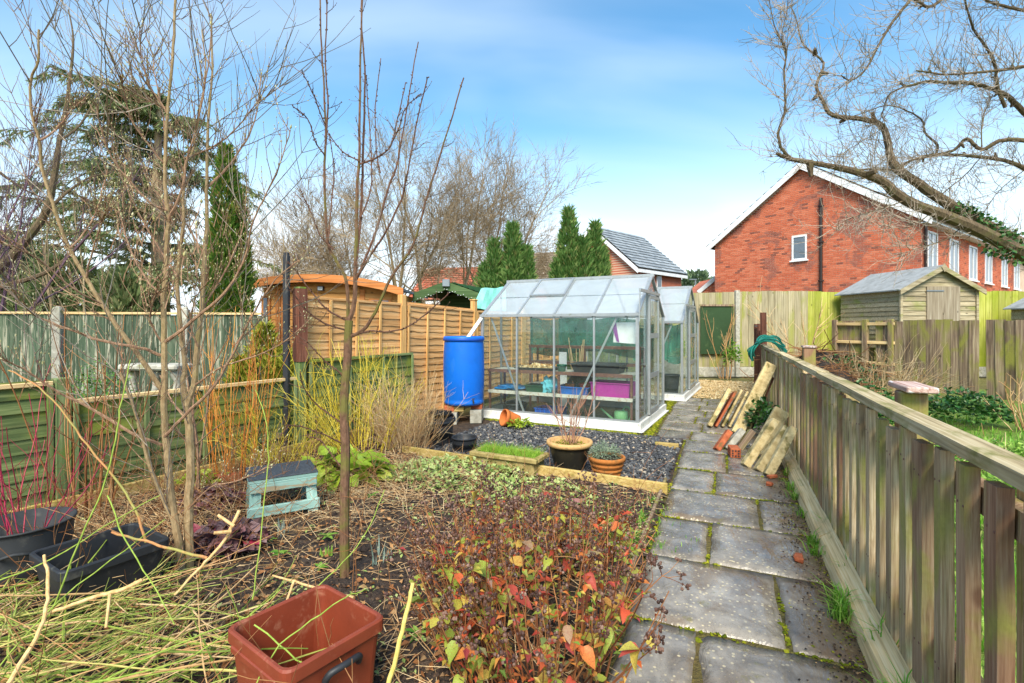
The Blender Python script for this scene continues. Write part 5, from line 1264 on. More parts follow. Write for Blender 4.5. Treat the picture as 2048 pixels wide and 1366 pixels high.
for (dx, dy, w_, lab, mat, z, h) in ((-.17, -.10, .19, 'grey concrete block under the barrel, nearer the fence', K['concrete'], 0.01, .17), (.20, .0, .17, 'grey concrete block under the barrel, nearer the greenhouse', K['concrete'], .01, .19),
                          (-.20, -.10, .15, 'red brick on the block under the barrel, nearer the fence', K['redbrick'], .182, .085), (-.05, -.11, .14, 'yellow brick on the block under the barrel', K['newwood'], .183, .086), (.20, .0, .17, 'dark red brick wedged under the barrel, nearer the greenhouse', K['redbrick'], .203, .065)):
    m = MB(); m.box((0, 0, h/2), (w_, .44 if h > .1 else .22, h), ch=.006, jit=.002, rng=r3); nm = 'concrete_block' if h > .1 else 'brick_packer'
    o = m.obj(nm, mat); o.location = (BX+dx, BYY+dy, z); o.rotation_euler = (0, 0, r3.uniform(-.05, .05)); MW[o] = TR(o.location); tag(o, lab, 'block' if h > .1 else 'brick', gset)
# ================================================================ pots on the gravel
p = V((.575, 5.0, .012)); t = pot('glazed_pot', 'large dark glazed pot with pale clay rim and bare twiggy shrub', p, .205, .29, K['glaze'], taper=.66, rimh=.05, rimw=.004, soil=K['soil'])
m = MB(); m.lathe([(.206, .245), (.226, .255), (.232, .275), (.228, .294), (.210, .298), (.192, .290), (.188, .26)], 36); m.obj('rim', K['rimclay'], t, True, local=True)
p = V((.915, 4.83, .012)); t2 = pot('ribbed_pot', 'ribbed weathered terracotta pot planted with grey green lavender', p, .165, .185, K['terra2'], taper=.76, rimh=.04, rimw=.012, soil=K['soil'], ribs=3)
p = V((-.55, 5.78, .012)); t3 = pot('small_black_pot', 'empty small black plastic pot beside the stone trough', p, .145, .16, K['black'], taper=.85, rimh=.018, rimw=.006, soil=K['soil'], fill=.55)
p = V((-.90, 6.12, .01)); t4 = pot('black_bin', 'tall black plastic pot with broken trays lying on it', p, .185, .29, K['black'], taper=.84, rimh=.03, rimw=.008, soil=K['soil'], fill=.7)
for i, (dx, dy, rz_, rx_) in enumerate(((0.02, -.02, .3, .12), (-.05, .04, -.4, -.1))):
    m = MB(); m.box((0, 0, .012), (.34, .22, .01)); 
    for s_ in (-1, 1): m.box((s_*.17, 0, .03), (.008, .22, .045)); m.box((0, s_*.11, .03), (.33, .008, .045))
    o = m.obj('seed_tray', K['black']); o.matrix_local = TR((-.90+dx, 6.12+dy, .30+i*.06), rz_, rx_); MW[o] = o.matrix_local.copy()
    tag(o, ('black seed tray tipped on top of the tall black pot', 'second black seed tray, uppermost on the tall black pot')[i], 'tray', 'seed trays on the black pot')
p = V((-.02, 7.12, .105)); Mx = Matrix.Rotation(R(70), 4, 'X') @ Matrix.Translation((0, 0, -.14))
t = pot('fallen_pot', 'terracotta pot lying on its side by the greenhouse plinth', p+V((0, 0, .02)), .115, .25, K['terra'], rot=R(115), taper=.66, rimh=.05, M=Matrix.Rotation(R(-74), 4, 'X') @ Matrix.Translation((0, 0, -.13)))
# stone trough
t = thing('stone_trough', 'rectangular stone trough planter topped with bright green grass', 'trough', (-.03, 5.02, .01), R(-27))
def tro(m, w_, d, z0, z1, tw=.0):
    m.box((0, 0, (z0+z1)/2), (w_, d, z1-z0), ch=.012, jit=.004, rng=r3)
m = MB(); tro(m, .66, .27, 0, .13); part(t, 'body', K['trough'], m)
m = MB()
for (c_, d_) in (((0, -.135, .155), (.74, .06, .045)), ((0, .135, .155), (.74, .06, .045)), ((-.345, 0, .155), (.055, .21, .044)), ((.345, 0, .155), (.055, .21, .044))): m.box(c_, d_, ch=.008, jit=.002, rng=r3)
part(t, 'rim', K['trough'], m)
m = MB(); m.box((0, 0, .145), (.64, .22, .03)); part(t, 'soil', K['soil'], m)
g_ = MB()
for i in range(1500):
    x, y = r3.uniform(-.32, .32), r3.uniform(-.10, .10); h = r3.uniform(.04, .12); a = r3.uniform(0, 6.28); ln = r3.uniform(.3, 1)*h; b = len(g_.v)
    g_.v += [(x-.002, y, .15), (x+.002, y, .15), (x+math.cos(a)*ln, y+math.sin(a)*ln, .15+h)]; g_.f.append((b, b+1, b+2))
stuff(part(t, 'grass', leafm('trough grass', [(0, S(122, 178, 40)), (1, S(188, 218, 92))], .5, .3, .3), g_))
# ================================================================ leaning slabs and bricks by the fence
def lean(name, label, base, top, w_, th, mat, twist=0.0, cat='slab', group=None):
    base, top = V(base), V(top); d = top-base; L = d.length; z = d.normalized(); x = UU.copy(); x = (x-z*x.dot(z)).normalized(); y = z.cross(x)
    M = Matrix(((x.x, y.x, z.x, base.x), (x.y, y.y, z.y, base.y), (x.z, y.z, z.z, base.z), (0, 0, 0, 1))) @ Matrix.Rotation(twist, 4, 'Z')
    m = MB(); m.box((0, 0, L/2), (w_, th, L), ch=min(.007, th*.3), jit=.0025, rng=r3); o = m.obj(name, mat); o.matrix_local = M; MW[o] = M; return tag(o, label, cat, group)
gg = 'stones leaning by the fence'
def fz(s, t, z): return ST(s, t, z)
lean('edging_stone', 'tall round topped concrete edging leaning on the fence, in front of its twin', ST(4.86, .42, .01), ST(5.25, -.02, .93), .055, .15, K['stonebit'], .15, 'edging', gg)
lean('edging_stone', 'tall concrete edging leaning on the fence, behind its twin', ST(5.0, .34, .01), ST(5.33, -.03, .92), .05, .14, K['stonebit'], .1, 'edging', gg)
lean('timber_offcut', 'brown timber offcut behind the tall concrete edgings', ST(5.18, .28, .01), ST(5.35, -.02, .75), .05, .1, K['brownpost'], .1, 'timber', gg)
lean('small_slab', 'pale paving slab, first of the four propped before the tall edgings', ST(5.22, .78, .01), ST(5.42, .52, .52), .30, .055, K['stonebit'], .0, 'slab', gg)
lean('small_slab', 'thin red tile between the pale slabs propped before the tall edgings', ST(5.25, .70, .01), ST(5.42, .44, .50), .28, .03, K['redbrick'], .05, 'slab', gg)
lean('small_slab', 'mossy thin slab, third of those propped before the tall edgings', ST(5.28, .61, .01), ST(5.44, .36, .52), .27, .03, K['stonebit'], .03, 'slab', gg)
lean('small_slab', 'pale slab hidden deepest behind the tall edgings', ST(5.30, .52, .01), ST(5.44, .28, .50), .26, .035, K['stonebit'], .0, 'slab', gg)
lean('kerb_stone_piece', 'pale stone kerb leaning nearest the camera, mossy end up', ST(3.22, .38, .01), ST(3.42, .09, .47), .12, .075, K['stonebit'], .1, 'stone', gg)
lean('kerb_stone_piece', 'middle pale stone of the three leaning nearest the camera', ST(3.08, .27, .01), ST(3.28, -.0, .43), .12, .07, K['stonebit'], .05, 'stone', gg)
lean('kerb_stone_piece', 'yellowish stone of the three leaning nearest the picket fence', ST(2.94, .19, .01), ST(3.13, -.045, .45), .12, .075, K['stonebit'], .0, 'stone', gg)
lean('kerb_stone_piece', 'pale stone standing behind the three leaning stones', ST(3.85, .23, .01), ST(3.95, -.03, .50), .09, .16, K['stonebit'], .0, 'stone', gg)
lean('loose_brick', 'red brick leaning end up on the paving', ST(3.82, .66, .01), ST(3.95, .52, .215), .105, .065, K['redbrick'], .1, 'brick', gg)
lean('loose_brick', 'grey block leaning behind the red brick', ST(3.9, .55, .01), ST(4.05, .38, .22), .1, .07, K['concrete'], .1, 'brick', gg)
lean('loose_brick', 'dark block leaning behind the holed brick', ST(3.95, .42, .01), ST(4.05, .27, .22), .1, .07, K['oldboard'], .1, 'brick', gg)
hb = thing('holed_brick', 'red brick with round holes facing the camera, under the leaning stones', 'brick', ST(3.50, .46, .01), PROT-R(90)+.15)
m = MB(); m.box((0, .1, .055), (.105, .2, .10), ch=.005); part(hb, 'body', K['redbrick'], m)
m = MB()
for ix in (-1, 0, 1):
    for iz in (-1, 0, 1):
        if ix == 0 and iz == 0: continue
        m.lathe([(.009, 0), (.009, .004)], 10, TR((ix*.03, -.0005, .055+iz*.027)) @ Matrix.Rotation(R(90), 4, 'X'))
part(hb, 'holes', K['black'], m)
for i, (s_, t_, r_) in enumerate(((2.85, .16, .3), (1.05, .16, 1.1), (2.6, .2, .8))):
    m = MB(); m.box((0, 0, .018), (.10-.02*i, .045, .03), ch=.006, jit=.006, rng=r3); o = m.obj('brick_shard', K['redbrick']); o.matrix_local = TR(ST(s_, t_, .012), r_); MW[o] = o.matrix_local.copy()
    tag(o, ('red brick shard lying under the leaning stones', 'red brick shard beside the kerb board near the grass tuft', 'smallest red shard lying on the paving by the kerb')[i], 'brick', 'brick shards on the path')
# ================================================================ hose
hs = thing('garden_hose', 'coiled teal garden hose hung over the far end of the picket rail', 'hose', ST(8.1, -.12, 1.1))
for k in range(7):
    s0 = 7.75+.055*k; d1 = .20+.10*math.sin(k*2.1)**2; d2 = .16+.12*math.cos(k*1.7)**2; z_ = 1.118+.018*(k % 3)
    pts = [ST(s0+.10, .05+.02*(k % 3), 1.08-d1), ST(s0+.02, .07+.015*k, 1.07-d1*.4), ST(s0+.05, -.02, z_+.01), ST(s0+.10, -.13, z_+.05+.01*k), ST(s0+.16, -.27, z_+.02), ST(s0+.22, -.40-.02*k, 1.06-d2*.35), ST(s0+.20, -.36, 1.05-d2)]
    m = MB(); m.tube(crs(pts, 5), .0125, 6); m.obj('loop', K['hose'], hs, True)
for k in range(4):
    c_ = ST(8.0+.04*k, -.20, 1.17+.03*k); pts = [c_+UU*((.34-.03*k)*math.cos(a))+NN*((.26-.02*k)*math.sin(a))+V((0, 0, .03*math.sin(2*a+k)-.09*abs(math.sin(a))**2)) for a in [i*math.pi/10 for i in range(21)]]
    m = MB(); m.tube(pts, .0125, 6); m.obj('loop', K['hose'], hs, True)
a = ST(7.66, .10, .80); m = MB(); m.tube(crs([ST(7.95, .0, 1.13), ST(7.75, .10, 1.03), ST(7.66, .12, .9), a]), .0125, 6); m.obj('loop', K['hose'], hs, True)
m = MB(); m.tube([a, a+V((-.02, -.03, -.09))], [.02, .026], 8); m.obj('connector', K['yleaf'], hs)
# ================================================================ tub, crate, brown box, stool
def tub():
    p = G(48, 1166); t = thing('round_tub', 'large round black rubber tub holding red stemmed dogwood', 'tub', (p.x, p.y, .02)); r, h = .222, .33
    pr = [(.001, 0), (r*.84, 0)]+[(r*(.84+.16*u)+(.004 if .30 < u < .36 or .62 < u < .68 else 0), h*u) for u in (.1, .25, .31, .35, .4, .6, .63, .67, .72, .9, .97)]+[(r+.006, h-.01), (r+.006, h), (r-.004, h), (r*.9, h*.45), (.001, h*.44)]
    m = MB(); m.lathe(pr, 40); m.obj('body', K['blacksoft'], t, True, local=True)
    m = MB(); m.lathe([(r*.9, h*.62), (.001, h*.66)], 30); m.obj('soil', K['soil'], t, local=True)
    for a in (-.95, 2.2):
        q = [V(((r+d)*math.cos(a+b), (r+d)*math.sin(a+b), h*z)) for b, d, z in ((-.3, -.01, .62), (-.22, .025, .66), (0, .032, .70), (.22, .025, .66), (.3, -.01, .62))]; m = MB(); m.tube(crs(q, 4), .009, 6); m.obj('handle', K['blacksoft'], t, True, local=True)
    return p
TUB = tub()
def open_box(name, label, cat, c0, ax, ay, w_, d, h, mat, th=.006, rim=.015, taper=.03, z0=.015):
    """open container: c0 centre on the ground, ax/ay unit axes"""
    rz_ = math.atan2(ax[1], ax[0]); t = thing(name, label, cat, (c0[0], c0[1], z0), rz_)
    def ring(k, z, n=4, rad=.035):
        o = []; W, D = w_/2-k, d/2-k
        for sx, sy, a0 in ((1, 1, 0), (-1, 1, 90), (-1, -1, 180), (1, -1, 270)):
            for i in range(n+1):
                a = R(a0+90*i/n); o.append((sx*(W-rad)+rad*math.cos(a), sy*(D-rad)+rad*math.sin(a), z))
        return o
    rings = [ring(taper, 0), ring(taper*.5, h*.5), ring(0, h-.05), ring(-rim, h-.045), ring(-rim, h-.006), ring(-rim+.005, h), ring(th*.3, h), ring(th, h-.006), ring(taper+th, .012)]
    m = MB(); n = len(rings[0])
    for r_ in rings: m.v += r_
    for k in range(len(rings)-1):
        for i in range(n): j = (i+1) % n; m.f.append((k*n+i, k*n+j, (k+1)*n+j, (k+1)*n+i))
    m.f.append(tuple(range(n))[::-1]); e = (len(rings)-1)*n; m.f.append(tuple(e+i for i in range(n)))
    m.obj('body', mat, t, local=True); return t
open_box('black_crate', 'rectangular black plastic crate half buried under the prunings', 'crate', (-2.15, 2.62), (.52, .85), None, .44, .40, .29, K['black'])
bb = open_box('brown_box', 'red brown plastic box with open top and black handle in the foreground', 'box', (-.745, 1.82), (.80, -.60), None, .385, .37, .36, K['brownbox'], rim=.012, taper=.02)
for s_, nm in ((-1, 'handle'), (1, 'handle')):
    m = MB(); q = [V((s_*.205, -.06, .26)), V((s_*.222, -.05, .29)), V((s_*.235, 0, .30)), V((s_*.222, .06, .29)), V((s_*.205, .07, .26))]; m.tube(crs(q, 4), .012, 8); m.obj('handle', K['black'], bb, True, local=True)
m = MB(); m.box((0, -.196, .305), (.30, .012, .025), ch=.004); m.obj('lip', K['brownbox'], bb, local=True)
m = MB(); m.box((0, .196, .305), (.30, .012, .025), ch=.004); m.obj('lip', K['brownbox'], bb, local=True)
def stool():
    Z = .33; tl_, tr_, fr, fl = G(489, 932, Z), G(621, 913, Z), G(641, 947, Z), G(493, 968, Z)
    ux = (fr-fl).normalized(); c = (tl_+tr_+fr+fl)/4; uy = V((-ux.y, ux.x, 0)); W, D = .48, .40
    t = thing('step_stool', 'small teal painted wooden step stool with black felt top', 'stool', (c.x, c.y, .015), math.atan2(ux.y, ux.x)); h = Z-.015
    m = MB(); m.box((0, 0, h-.004), (W, D, .008), ch=.002); part(t, 'felt_top', K['felt'], m)
    m = MB(); m.box((0, 0, h-.02), (W-.006, D-.006, .024), ch=.003); part(t, 'seat', K['teal'], m)
    for y in (-D/2+.012, D/2-.012): m = MB(); m.box((0, y, h-.068), (W-.02, .024, .07), ch=.004); part(t, 'apron', K['teal'], m)
    for y in (-D/2+.014,): m = MB(); m.box((0, y-.012, .075), (W+.02, .026, .075), ch=.005); part(t, 'stretcher', K['teal'], m)
    tv = wood('teal painted upright', S(126, 162, 152), S(158, 194, 182), S(184, 212, 200), 2, 40, 1.6, stain=.3, white=S(180, 158, 124), wamt=.15, knots=False)
    for sx in (-1, 1):
        for sy in (-1, 1):
            m = MB(); m.bar((sx*(W/2-.055), sy*(D/2-.05), h-.035), (sx*(W/2-.035), sy*(D/2-.012), 0), .075, .024, (0, 1, 0)); part(t, 'leg', tv, m)
    for sx in (-1, 1): m = MB(); m.box((sx*(W/2-.02), 0, h-.068), (.022, D-.06, .06), ch=.004); part(t, 'side_apron', K['teal'], m)
stool()
m = MB(); m.box((0, 0, .04), (.22, .1, .065), ch=.006, jit=.003, rng=r3); o = m.obj('bed_brick', K['redbrick']); o.matrix_local = TR(G(455, 968)+V((0, 0, .02)), .4); MW[o] = o.matrix_local.copy(); tag(o, 'orange brick lying in the soil beside the teal stool', 'brick')
# neighbour's stone bench
nb_ = thing('stone_bench', 'pale ornate stone bench with baluster legs beyond the low fence', 'bench', P(312, 652, 5.9)-V((0, 0, CAMH)), R(-4))
m = MB(); m.box((0, 0, .97), (.72, .30, .07), ch=.02); part(nb_, 'seat', K['concrete'], m)
for x in (-.27, .02, .28):
    m = MB(); m.lathe([(.08, 0), (.08, .06), (.045, .1), (.075, .35), (.08, .5), (.04, .75), (.035, .82), (.07, .88), (.07, .935)], 14, TR((x, -.02, 0))); part(nb_, 'leg', K['concrete'], m, True)
# ================================================================ vegetation tools
def rvec(r): 
    z = r.uniform(-1, 1); a = r.uniform(0, 6.2832); q = math.sqrt(1-z*z); return V((q*math.cos(a), q*math.sin(a), z))
def wander(p, d, L, r, n, wob, up, grav=0.0):
    pts = [V(p)]; d = V(d).normalized(); sl = L/n
    for i in range(n):
        d = (d+rvec(r)*wob+V((0, 0, up-grav*i/n))).normalized(); pts.append(pts[-1]+d*sl)
    return pts
def taper(r0, r1, n): return [r0+(r1-r0)*i/(n-1) for i in range(n)]
def bud(m, p, d, L, W):
    d = V(d).normalized(); x = d.orthogonal().normalized(); y = d.cross(x); b = len(m.v); c = V(p)+d*L*.4
    m.v += [tuple(p), tuple(c+x*W), tuple(c+y*W), tuple(c-x*W), tuple(c-y*W), tuple(V(p)+d*L)]
    for k in range(4): k2 = (k+1) % 4; m.f += [(b, b+1+k2, b+1+k), (b+5, b+1+k, b+1+k2)]
def grow(mb, mt, p, d, L, r, lvl, rg_, ang=.65, up=.12, nch=4, thr=.012, ratio=.62, n=4, wob=.16, first=.35, rmin=.0015):
    pts = wander(p, d, L, rg_, n, wob, up*.5); r1 = r*.55 if lvl > 0 else r*.35
    (mb if r > thr else mt).tube(pts, taper(r, r1, len(pts)), 5 if r > thr else 3, cap=False)
    if lvl <= 0: return
    for k in range(nch):
        u = first+(1-first)*(k+rg_.random())/nch; i = min(int(u*n), n-1); q = pts[i].lerp(pts[i+1], u*n-i); t = (pts[i+1]-pts[i]).normalized()
        s = t.orthogonal().normalized(); s.rotate(Quaternion(t, rg_.uniform(0, 6.28))); a = ang*rg_.uniform(.6, 1.25)
        dd = t*math.cos(a)+s*math.sin(a)+V((0, 0, up)); grow(mb, mt, q, dd, L*ratio*rg_.uniform(.7, 1.15), max(r1*.62, rmin), lvl-1, rg_, ang, up, nch, thr, ratio, n, wob, first, rmin)
    grow(mb, mt, pts[-1], (pts[-1]-pts[-2]), L*ratio, max(r1*.9, rmin), lvl-1, rg_, ang, up, nch, thr, ratio, n, wob, first, rmin)
def limb(mb, px, Y, r0, r1, n=7, k=4, jit=0.0, rg_=rg):
    ys = Y if len(Y) == len(px) else [Y[0]+(Y[1]-Y[0])*i/(len(px)-1) for i in range(len(px))]
    pts = crs([P(a, b, y) for (a, b), y in zip(px, ys)], k)
    if jit: pts = [p+rvec(rg_)*jit for p in pts]
    mb.tube(pts, [r1+(r0-r1)*(1-i/(len(pts)-1))**1.25 for i in range(len(pts))], n); return pts
def twigs_on(mt, pts, rg_, count, L, r, ang=.8, up=.25, sub=2, first=.15, buds=None, bl=.012, wob=.15, knob=0.0):
    m = len(pts)
    for c in range(count):
        u = first+(1-first)*rg_.random(); i = min(int(u*(m-1)), m-2); q = pts[i].lerp(pts[i+1], u*(m-1)-i); t = (pts[i+1]-pts[i]).normalized()
        s = t.orthogonal().normalized(); s.rotate(Quaternion(t, rg_.uniform(0, 6.28))); a = ang*rg_.uniform(.6, 1.3); l = L*rg_.uniform(.35, 1.2)
        w_ = wander(q, t*math.cos(a)+s*math.sin(a), l, rg_, 5, wob, up); mt.tube(w_, taper(r, r*.4, 6), 3, cap=False)
        for _ in range(sub):
            j = rg_.randrange(1, 5); t2 = (w_[j+1]-w_[j]).normalized(); s2 = t2.orthogonal().normalized(); s2.rotate(Quaternion(t2, rg_.uniform(0, 6.28)))
            w2 = wander(w_[j], t2*.6+s2*.7, l*rg_.uniform(.25, .55), rg_, 4, wob, up); mt.tube(w2, taper(r*.65, r*.3, 5), 3, cap=False)
            if buds is not None: bud(buds, w2[-1], w2[-1]-w2[-2], bl, bl*.22)
        if buds is not None:
            for j in range(1, 6): bud(buds, w_[j], (w_[j]-w_[j-1])+rvec(rg_)*.4*l/5, bl*rg_.uniform(.6, 1.2), bl*.25)
def sprays(m, base, H, Rr, n, r, L=.14, W=.035, pw=.75, up=1.2, inner=.35, lump=.6, seed=0, top=0.0):
    """leaf sprays through a pointed column of foliage with a lumpy outline"""
    base = V(base)
    for i in range(n):
        u = r.random()**.85; a = r.uniform(0, 6.283); z = u*H
        prof = min(1, (u/.12)**.5 if u < .12 else 1)*((1-u)**pw); R_ = Rr*prof*(1+lump*mnoise.noise(V((math.cos(a)*1.7+seed, math.sin(a)*1.7, z*2.2/max(Rr, .3)*.5)))+.18*lump*4*mnoise.noise(V((math.cos(a)*4+seed, math.sin(a)*4, z*3))))
        q = R_*(inner+(1-inner)*math.sqrt(r.random())); p = base+V((q*math.cos(a), q*math.sin(a), z)); d = V((math.cos(a), math.sin(a), up*r.uniform(.5, 1.4)))+rvec(r)*.35
        l = L*r.uniform(.6, 1.35); m.leaf(p, d, rvec(r), l, W*r.uniform(.7, 1.4), .1)
# ================================================================ far trees
r4 = random.Random(44)
def bare_tree(label, px, Y, H, seed, lean=0.0, nst=1, twm='bgtwig', bkm='bgbark', lvl=5, r0=.16, ang=.72, nch=4, name='bare_tree', first=.3, ratio=.66, up=.035):
    r = random.Random(seed); x = (px-HX)/F*Y; t = thing(name, label, 'tree', (x, Y, 0), group='bare trees beyond the fence')
    mb, mt = MB(), MB()
    for k in range(nst):
        d = V((lean+(r.uniform(-.42, .42) if nst > 1 else 0), r.uniform(-.2, .2), 1)); grow(mb, mt, (x+r.uniform(-.1, .1)*nst, Y, 0), d, H*.345, r0*(1 if nst == 1 else .75), lvl, r, ang, up, nch, r0*.12, ratio, 4, .13, first, .00033*Y)
    mb.obj('trunk', K[bkm], t); stuff(mt.obj('crown', K[twm], t)); return t
bare_tree('bare spreading tree with the widest pale crown, left of the junipers', 880, 21, 12.2, 3, .02, 2, lvl=5, nch=4, r0=.17)
bare_tree('bare tree leaning towards the junipers with fan of fine twigs', 965, 22, 11.5, 8, .22, 3, lvl=5, nch=4, r0=.15)
bare_tree('bare tree rising directly behind the young brown sapling', 785, 20, 11.5, 12, -.05, 2, lvl=5, nch=4, r0=.14)
bare_tree('thin bare tree behind the orange cabin roof', 700, 24, 10.6, 17, -.02, 2, lvl=5, nch=4, r0=.12)
bare_tree('low hazy bare tree between the cypress and the cabin', 600, 24, 8.6, 23, .0, 3, lvl=4, nch=5, r0=.10)
bare_tree('small twisted dark fruit tree in front of the red roof', 925, 15.5, 3.9, 31, .1, 2, lvl=4, nch=4, r0=.10, ang=.8)
bare_tree('pale willow like bare tree behind the multi stemmed magnolia', 500, 12, 6.2, 41, .05, 2, lvl=4, nch=3, r0=.07, ang=.35)
bare_tree('tall thin bare tree at the picture edge with violet twigs', -70, 7.5, 6.8, 52, .04, 3, 'purtwig', 'purtwig', 4, .05, .35, 3)
bare_tree('thin bare birch like tree behind the leaning pale trunk', 150, 10, 7.4, 57, .0, 2, 'bgtwig', 'bgbark', 4, .05, .33, 3)
# cedar with drooping tiers
def cedar():
    Y = 13.5; x = (318-HX)/F*Y; t = thing('cedar_tree', 'broad grey green cedar with drooping tiers behind the neighbouring fence', 'tree', (x, Y, 0)); r = random.Random(5); H = 7.9
    tk = MB(); tk.tube([(x, Y, 0), (x+.05, Y, 2.5), (x-.05, Y, 5), (x, Y, H)], [.28, .22, .14, .03], 8); tk2 = MB(); m = MB()
    z = 1.9
    while z < H-.2:
        u = (z-1.9)/(H-2); Lb = (5.2*(1-u)**.42+.7)*r.uniform(.8, 1.1)
        for k in range(3 if u < .85 else 5):
            a = r.uniform(0, 6.283) if r.random() < .55 else r.gauss(math.pi, .6); l = Lb*r.uniform(.55, 1.1)*(1.0 if abs(a-math.pi) < 1 else .7)
            d = V((math.cos(a), math.sin(a), .28)); pts = wander((x, Y, z), d, l, r, 7, .10, 0, .30); tk2.tube(pts, taper(.05*(1-u)+.02, .01, 8), 4, cap=False)
            for i in range(1, 8):
                for b in range(4):
                    q = pts[i-1].lerp(pts[i], r.random()); dd = (pts[i]-pts[i-1]).normalized(); s = dd.cross(V((0, 0, 1))).normalized()*r.choice((-1, 1))
                    w_ = wander(q, dd*.6+s*.7+V((0, 0, .1)), l*.26*r.uniform(.5, 1.2), r, 3, .15, -.02, .35); tk2.tube(w_, taper(.012, .004, 4), 3, cap=False)
                    for c in range(30):
                        j = r.randrange(3); p = w_[j].lerp(w_[j+1], r.random()); dv = V((0, 0, -.55))+(w_[j+1]-w_[j]).normalized()*.7+rvec(r)*.7; m.leaf(p, dv, rvec(r), r.uniform(.09, .24), r.uniform(.02, .045), .1)
        z += .34
    tk.obj('trunk', K['bgbark'], t); tk2.obj('branches', K['limb'], t); stuff(m.obj('crown', K['cedar'], t))
cedar()
def conifer(name, label, px, Y, ztop, cols, mat, n, L=.16, W=.04, base=0.0, group=None, pw=.75, up=1.2):
    x = (px-HX)/F*Y; t = thing(name, label, 'tree', (x, Y, 0), group=group); r = random.Random(int(px)); m = MB()
    tk = MB(); tk.tube([(x, Y, 0), (x, Y, ztop*.8)], [.07, .02], 6); tk.obj('trunk', K['limb'], t)
    for (dx, H, R_, f) in cols: sprays(m, (x+dx, Y+r.uniform(-.1, .1), base), H-base, R_*.9, int(n*f*.72), r, L, W, pw, up, seed=dx*5+px)
    for (dx, H, R_, f) in cols:      # flame shaped side shoots break up the outline
        for k in range(int(34*f)):
            u = r.uniform(.05, .86); a = r.uniform(0, 6.283); q = R_*((1-u)**pw)*r.uniform(.75, 1.1); hh = r.uniform(.10, .20)*min(H-base, 4.5)
            sprays(m, (x+dx+q*math.cos(a), Y+q*math.sin(a), base+(H-base)*u-hh*.3), hh, hh*.26, int(n*f*.012)+14, r, L*.9, W*.9, .8, 1.6, .1, .5, k)
    stuff(m.obj('crown', mat, t)); return t
conifer('cypress_tree', 'slender bright green columnar cypress rising behind the low fence', 458, 8.5, 4.45, [(0, 4.45, .42, 1.0), (.12, 3.7, .3, .35), (-.14, 3.3, .33, .35)], K['cypress'], 9000, .13, .03, pw=.55)
conifer('juniper_tree', 'dark green juniper with several pointed tops above the tarpaulin', 1012, 14.5, 4.3, [(.2, 4.35, .55, 1), (-.35, 3.9, .5, .7), (.62, 3.7, .4, .5), (-.6, 3.2, .45, .5)], K['juniper'], 5200, .22, .045, group='junipers behind the greenhouse', pw=.6)
conifer('juniper_tree', 'taller green juniper with wide crown in front of the small brick house', 1158, 14.5, 4.8, [(-.30, 4.8, .5, 1), (.48, 4.4, .42, .8), (.1, 3.9, .75, .9), (.72, 3.6, .38, .5), (-.62, 3.3, .45, .5)], K['juniper'], 5200, .22, .045, group='junipers behind the greenhouse', pw=.6)
conifer('golden_shrub', 'yellow green conifer shrub beside the black pole', 528, 7.0, 1.5, [(0, 1.45, .34, 1), (.25, 1.1, .3, .6), (-.3, 1.0, .3, .6)], K['goldcon'], 2600, .1, .025, pw=.5)
conifer('far_pine', 'dark rounded pine far off beside the street lamp', 1393, 55, 7.2, [(0, 7.2, 2.2, 1), (-1.5, 6.3, 1.8, .8), (1.3, 6.4, 2, .8)], K['darkpine'], 1500, .7, .25, pw=.3)
conifer('edge_conifer', 'dark rounded evergreen at the picture edge beyond the board fence', 8, 14, 4.0, [(0, 3.9, 1.0, 1), (.9, 3.5, .8, .8), (-.9, 3.4, .8, .6)], K['darkpine'], 3200, .28, .07, pw=.4)
conifer('green_thicket', 'green conifer thicket behind the peeling board fence', 130, 11, 3.2, [(0, 2.9, 1.0, 1), (1.3, 2.6, .9, .9), (-1.2, 2.5, .8, .8)], K['cedar'], 3200, .24, .06, pw=.35)
def leaf_mound(name, label, cat, c, rx, ry, H, n, mat, L, W, seed, group=None, z0=0.0, big=False, stems=None):
    t = thing(name, label, cat, c, group=group); r = random.Random(seed); m = MB(); ms = MB(); c = V(c)
    for i in range(n):
        a = r.uniform(0, 6.283); q = math.sqrt(r.random()); hz = H*math.sqrt(max(0, 1-q*q*.8))*r.uniform(.35, 1.0)*(1+.3*nz3(math.cos(a)*q*3+seed, math.sin(a)*q*3, 1.5)); p = c+V((rx*q*math.cos(a), ry*q*math.sin(a), z0+hz))
        d = V((math.cos(a)*q, math.sin(a)*q, .35))+rvec(r)*.7; l = L*r.uniform(.6, 1.3)
        (m.bigleaf if big else m.leaf)(p, d, V((0, 0, 1))+rvec(r)*.5, l, W*r.uniform(.7, 1.3), .2, .3)
        if stems and i % stems == 0: ms.tube([c+V((rx*q*math.cos(a)*.5, ry*q*math.sin(a)*.5, 0)), p], [.003, .002], 3, cap=False)
    stuff(m.obj('leaves', mat, t))
    if stems: ms.obj('stalks', K['redstalk'] if stems > 0 else K['straw'], t)
    return t
leaf_mound('box_shrub', 'dense small leaved green shrub behind the low fence beside the bench', 'shrub', V((-4.15, 5.0, 0)), .42, .4, 1.05, 2600, leafm('box leaves', [(0, S(62, 110, 40)), (1, S(122, 168, 76))], .5, .35, .2), .045, .022, 61)
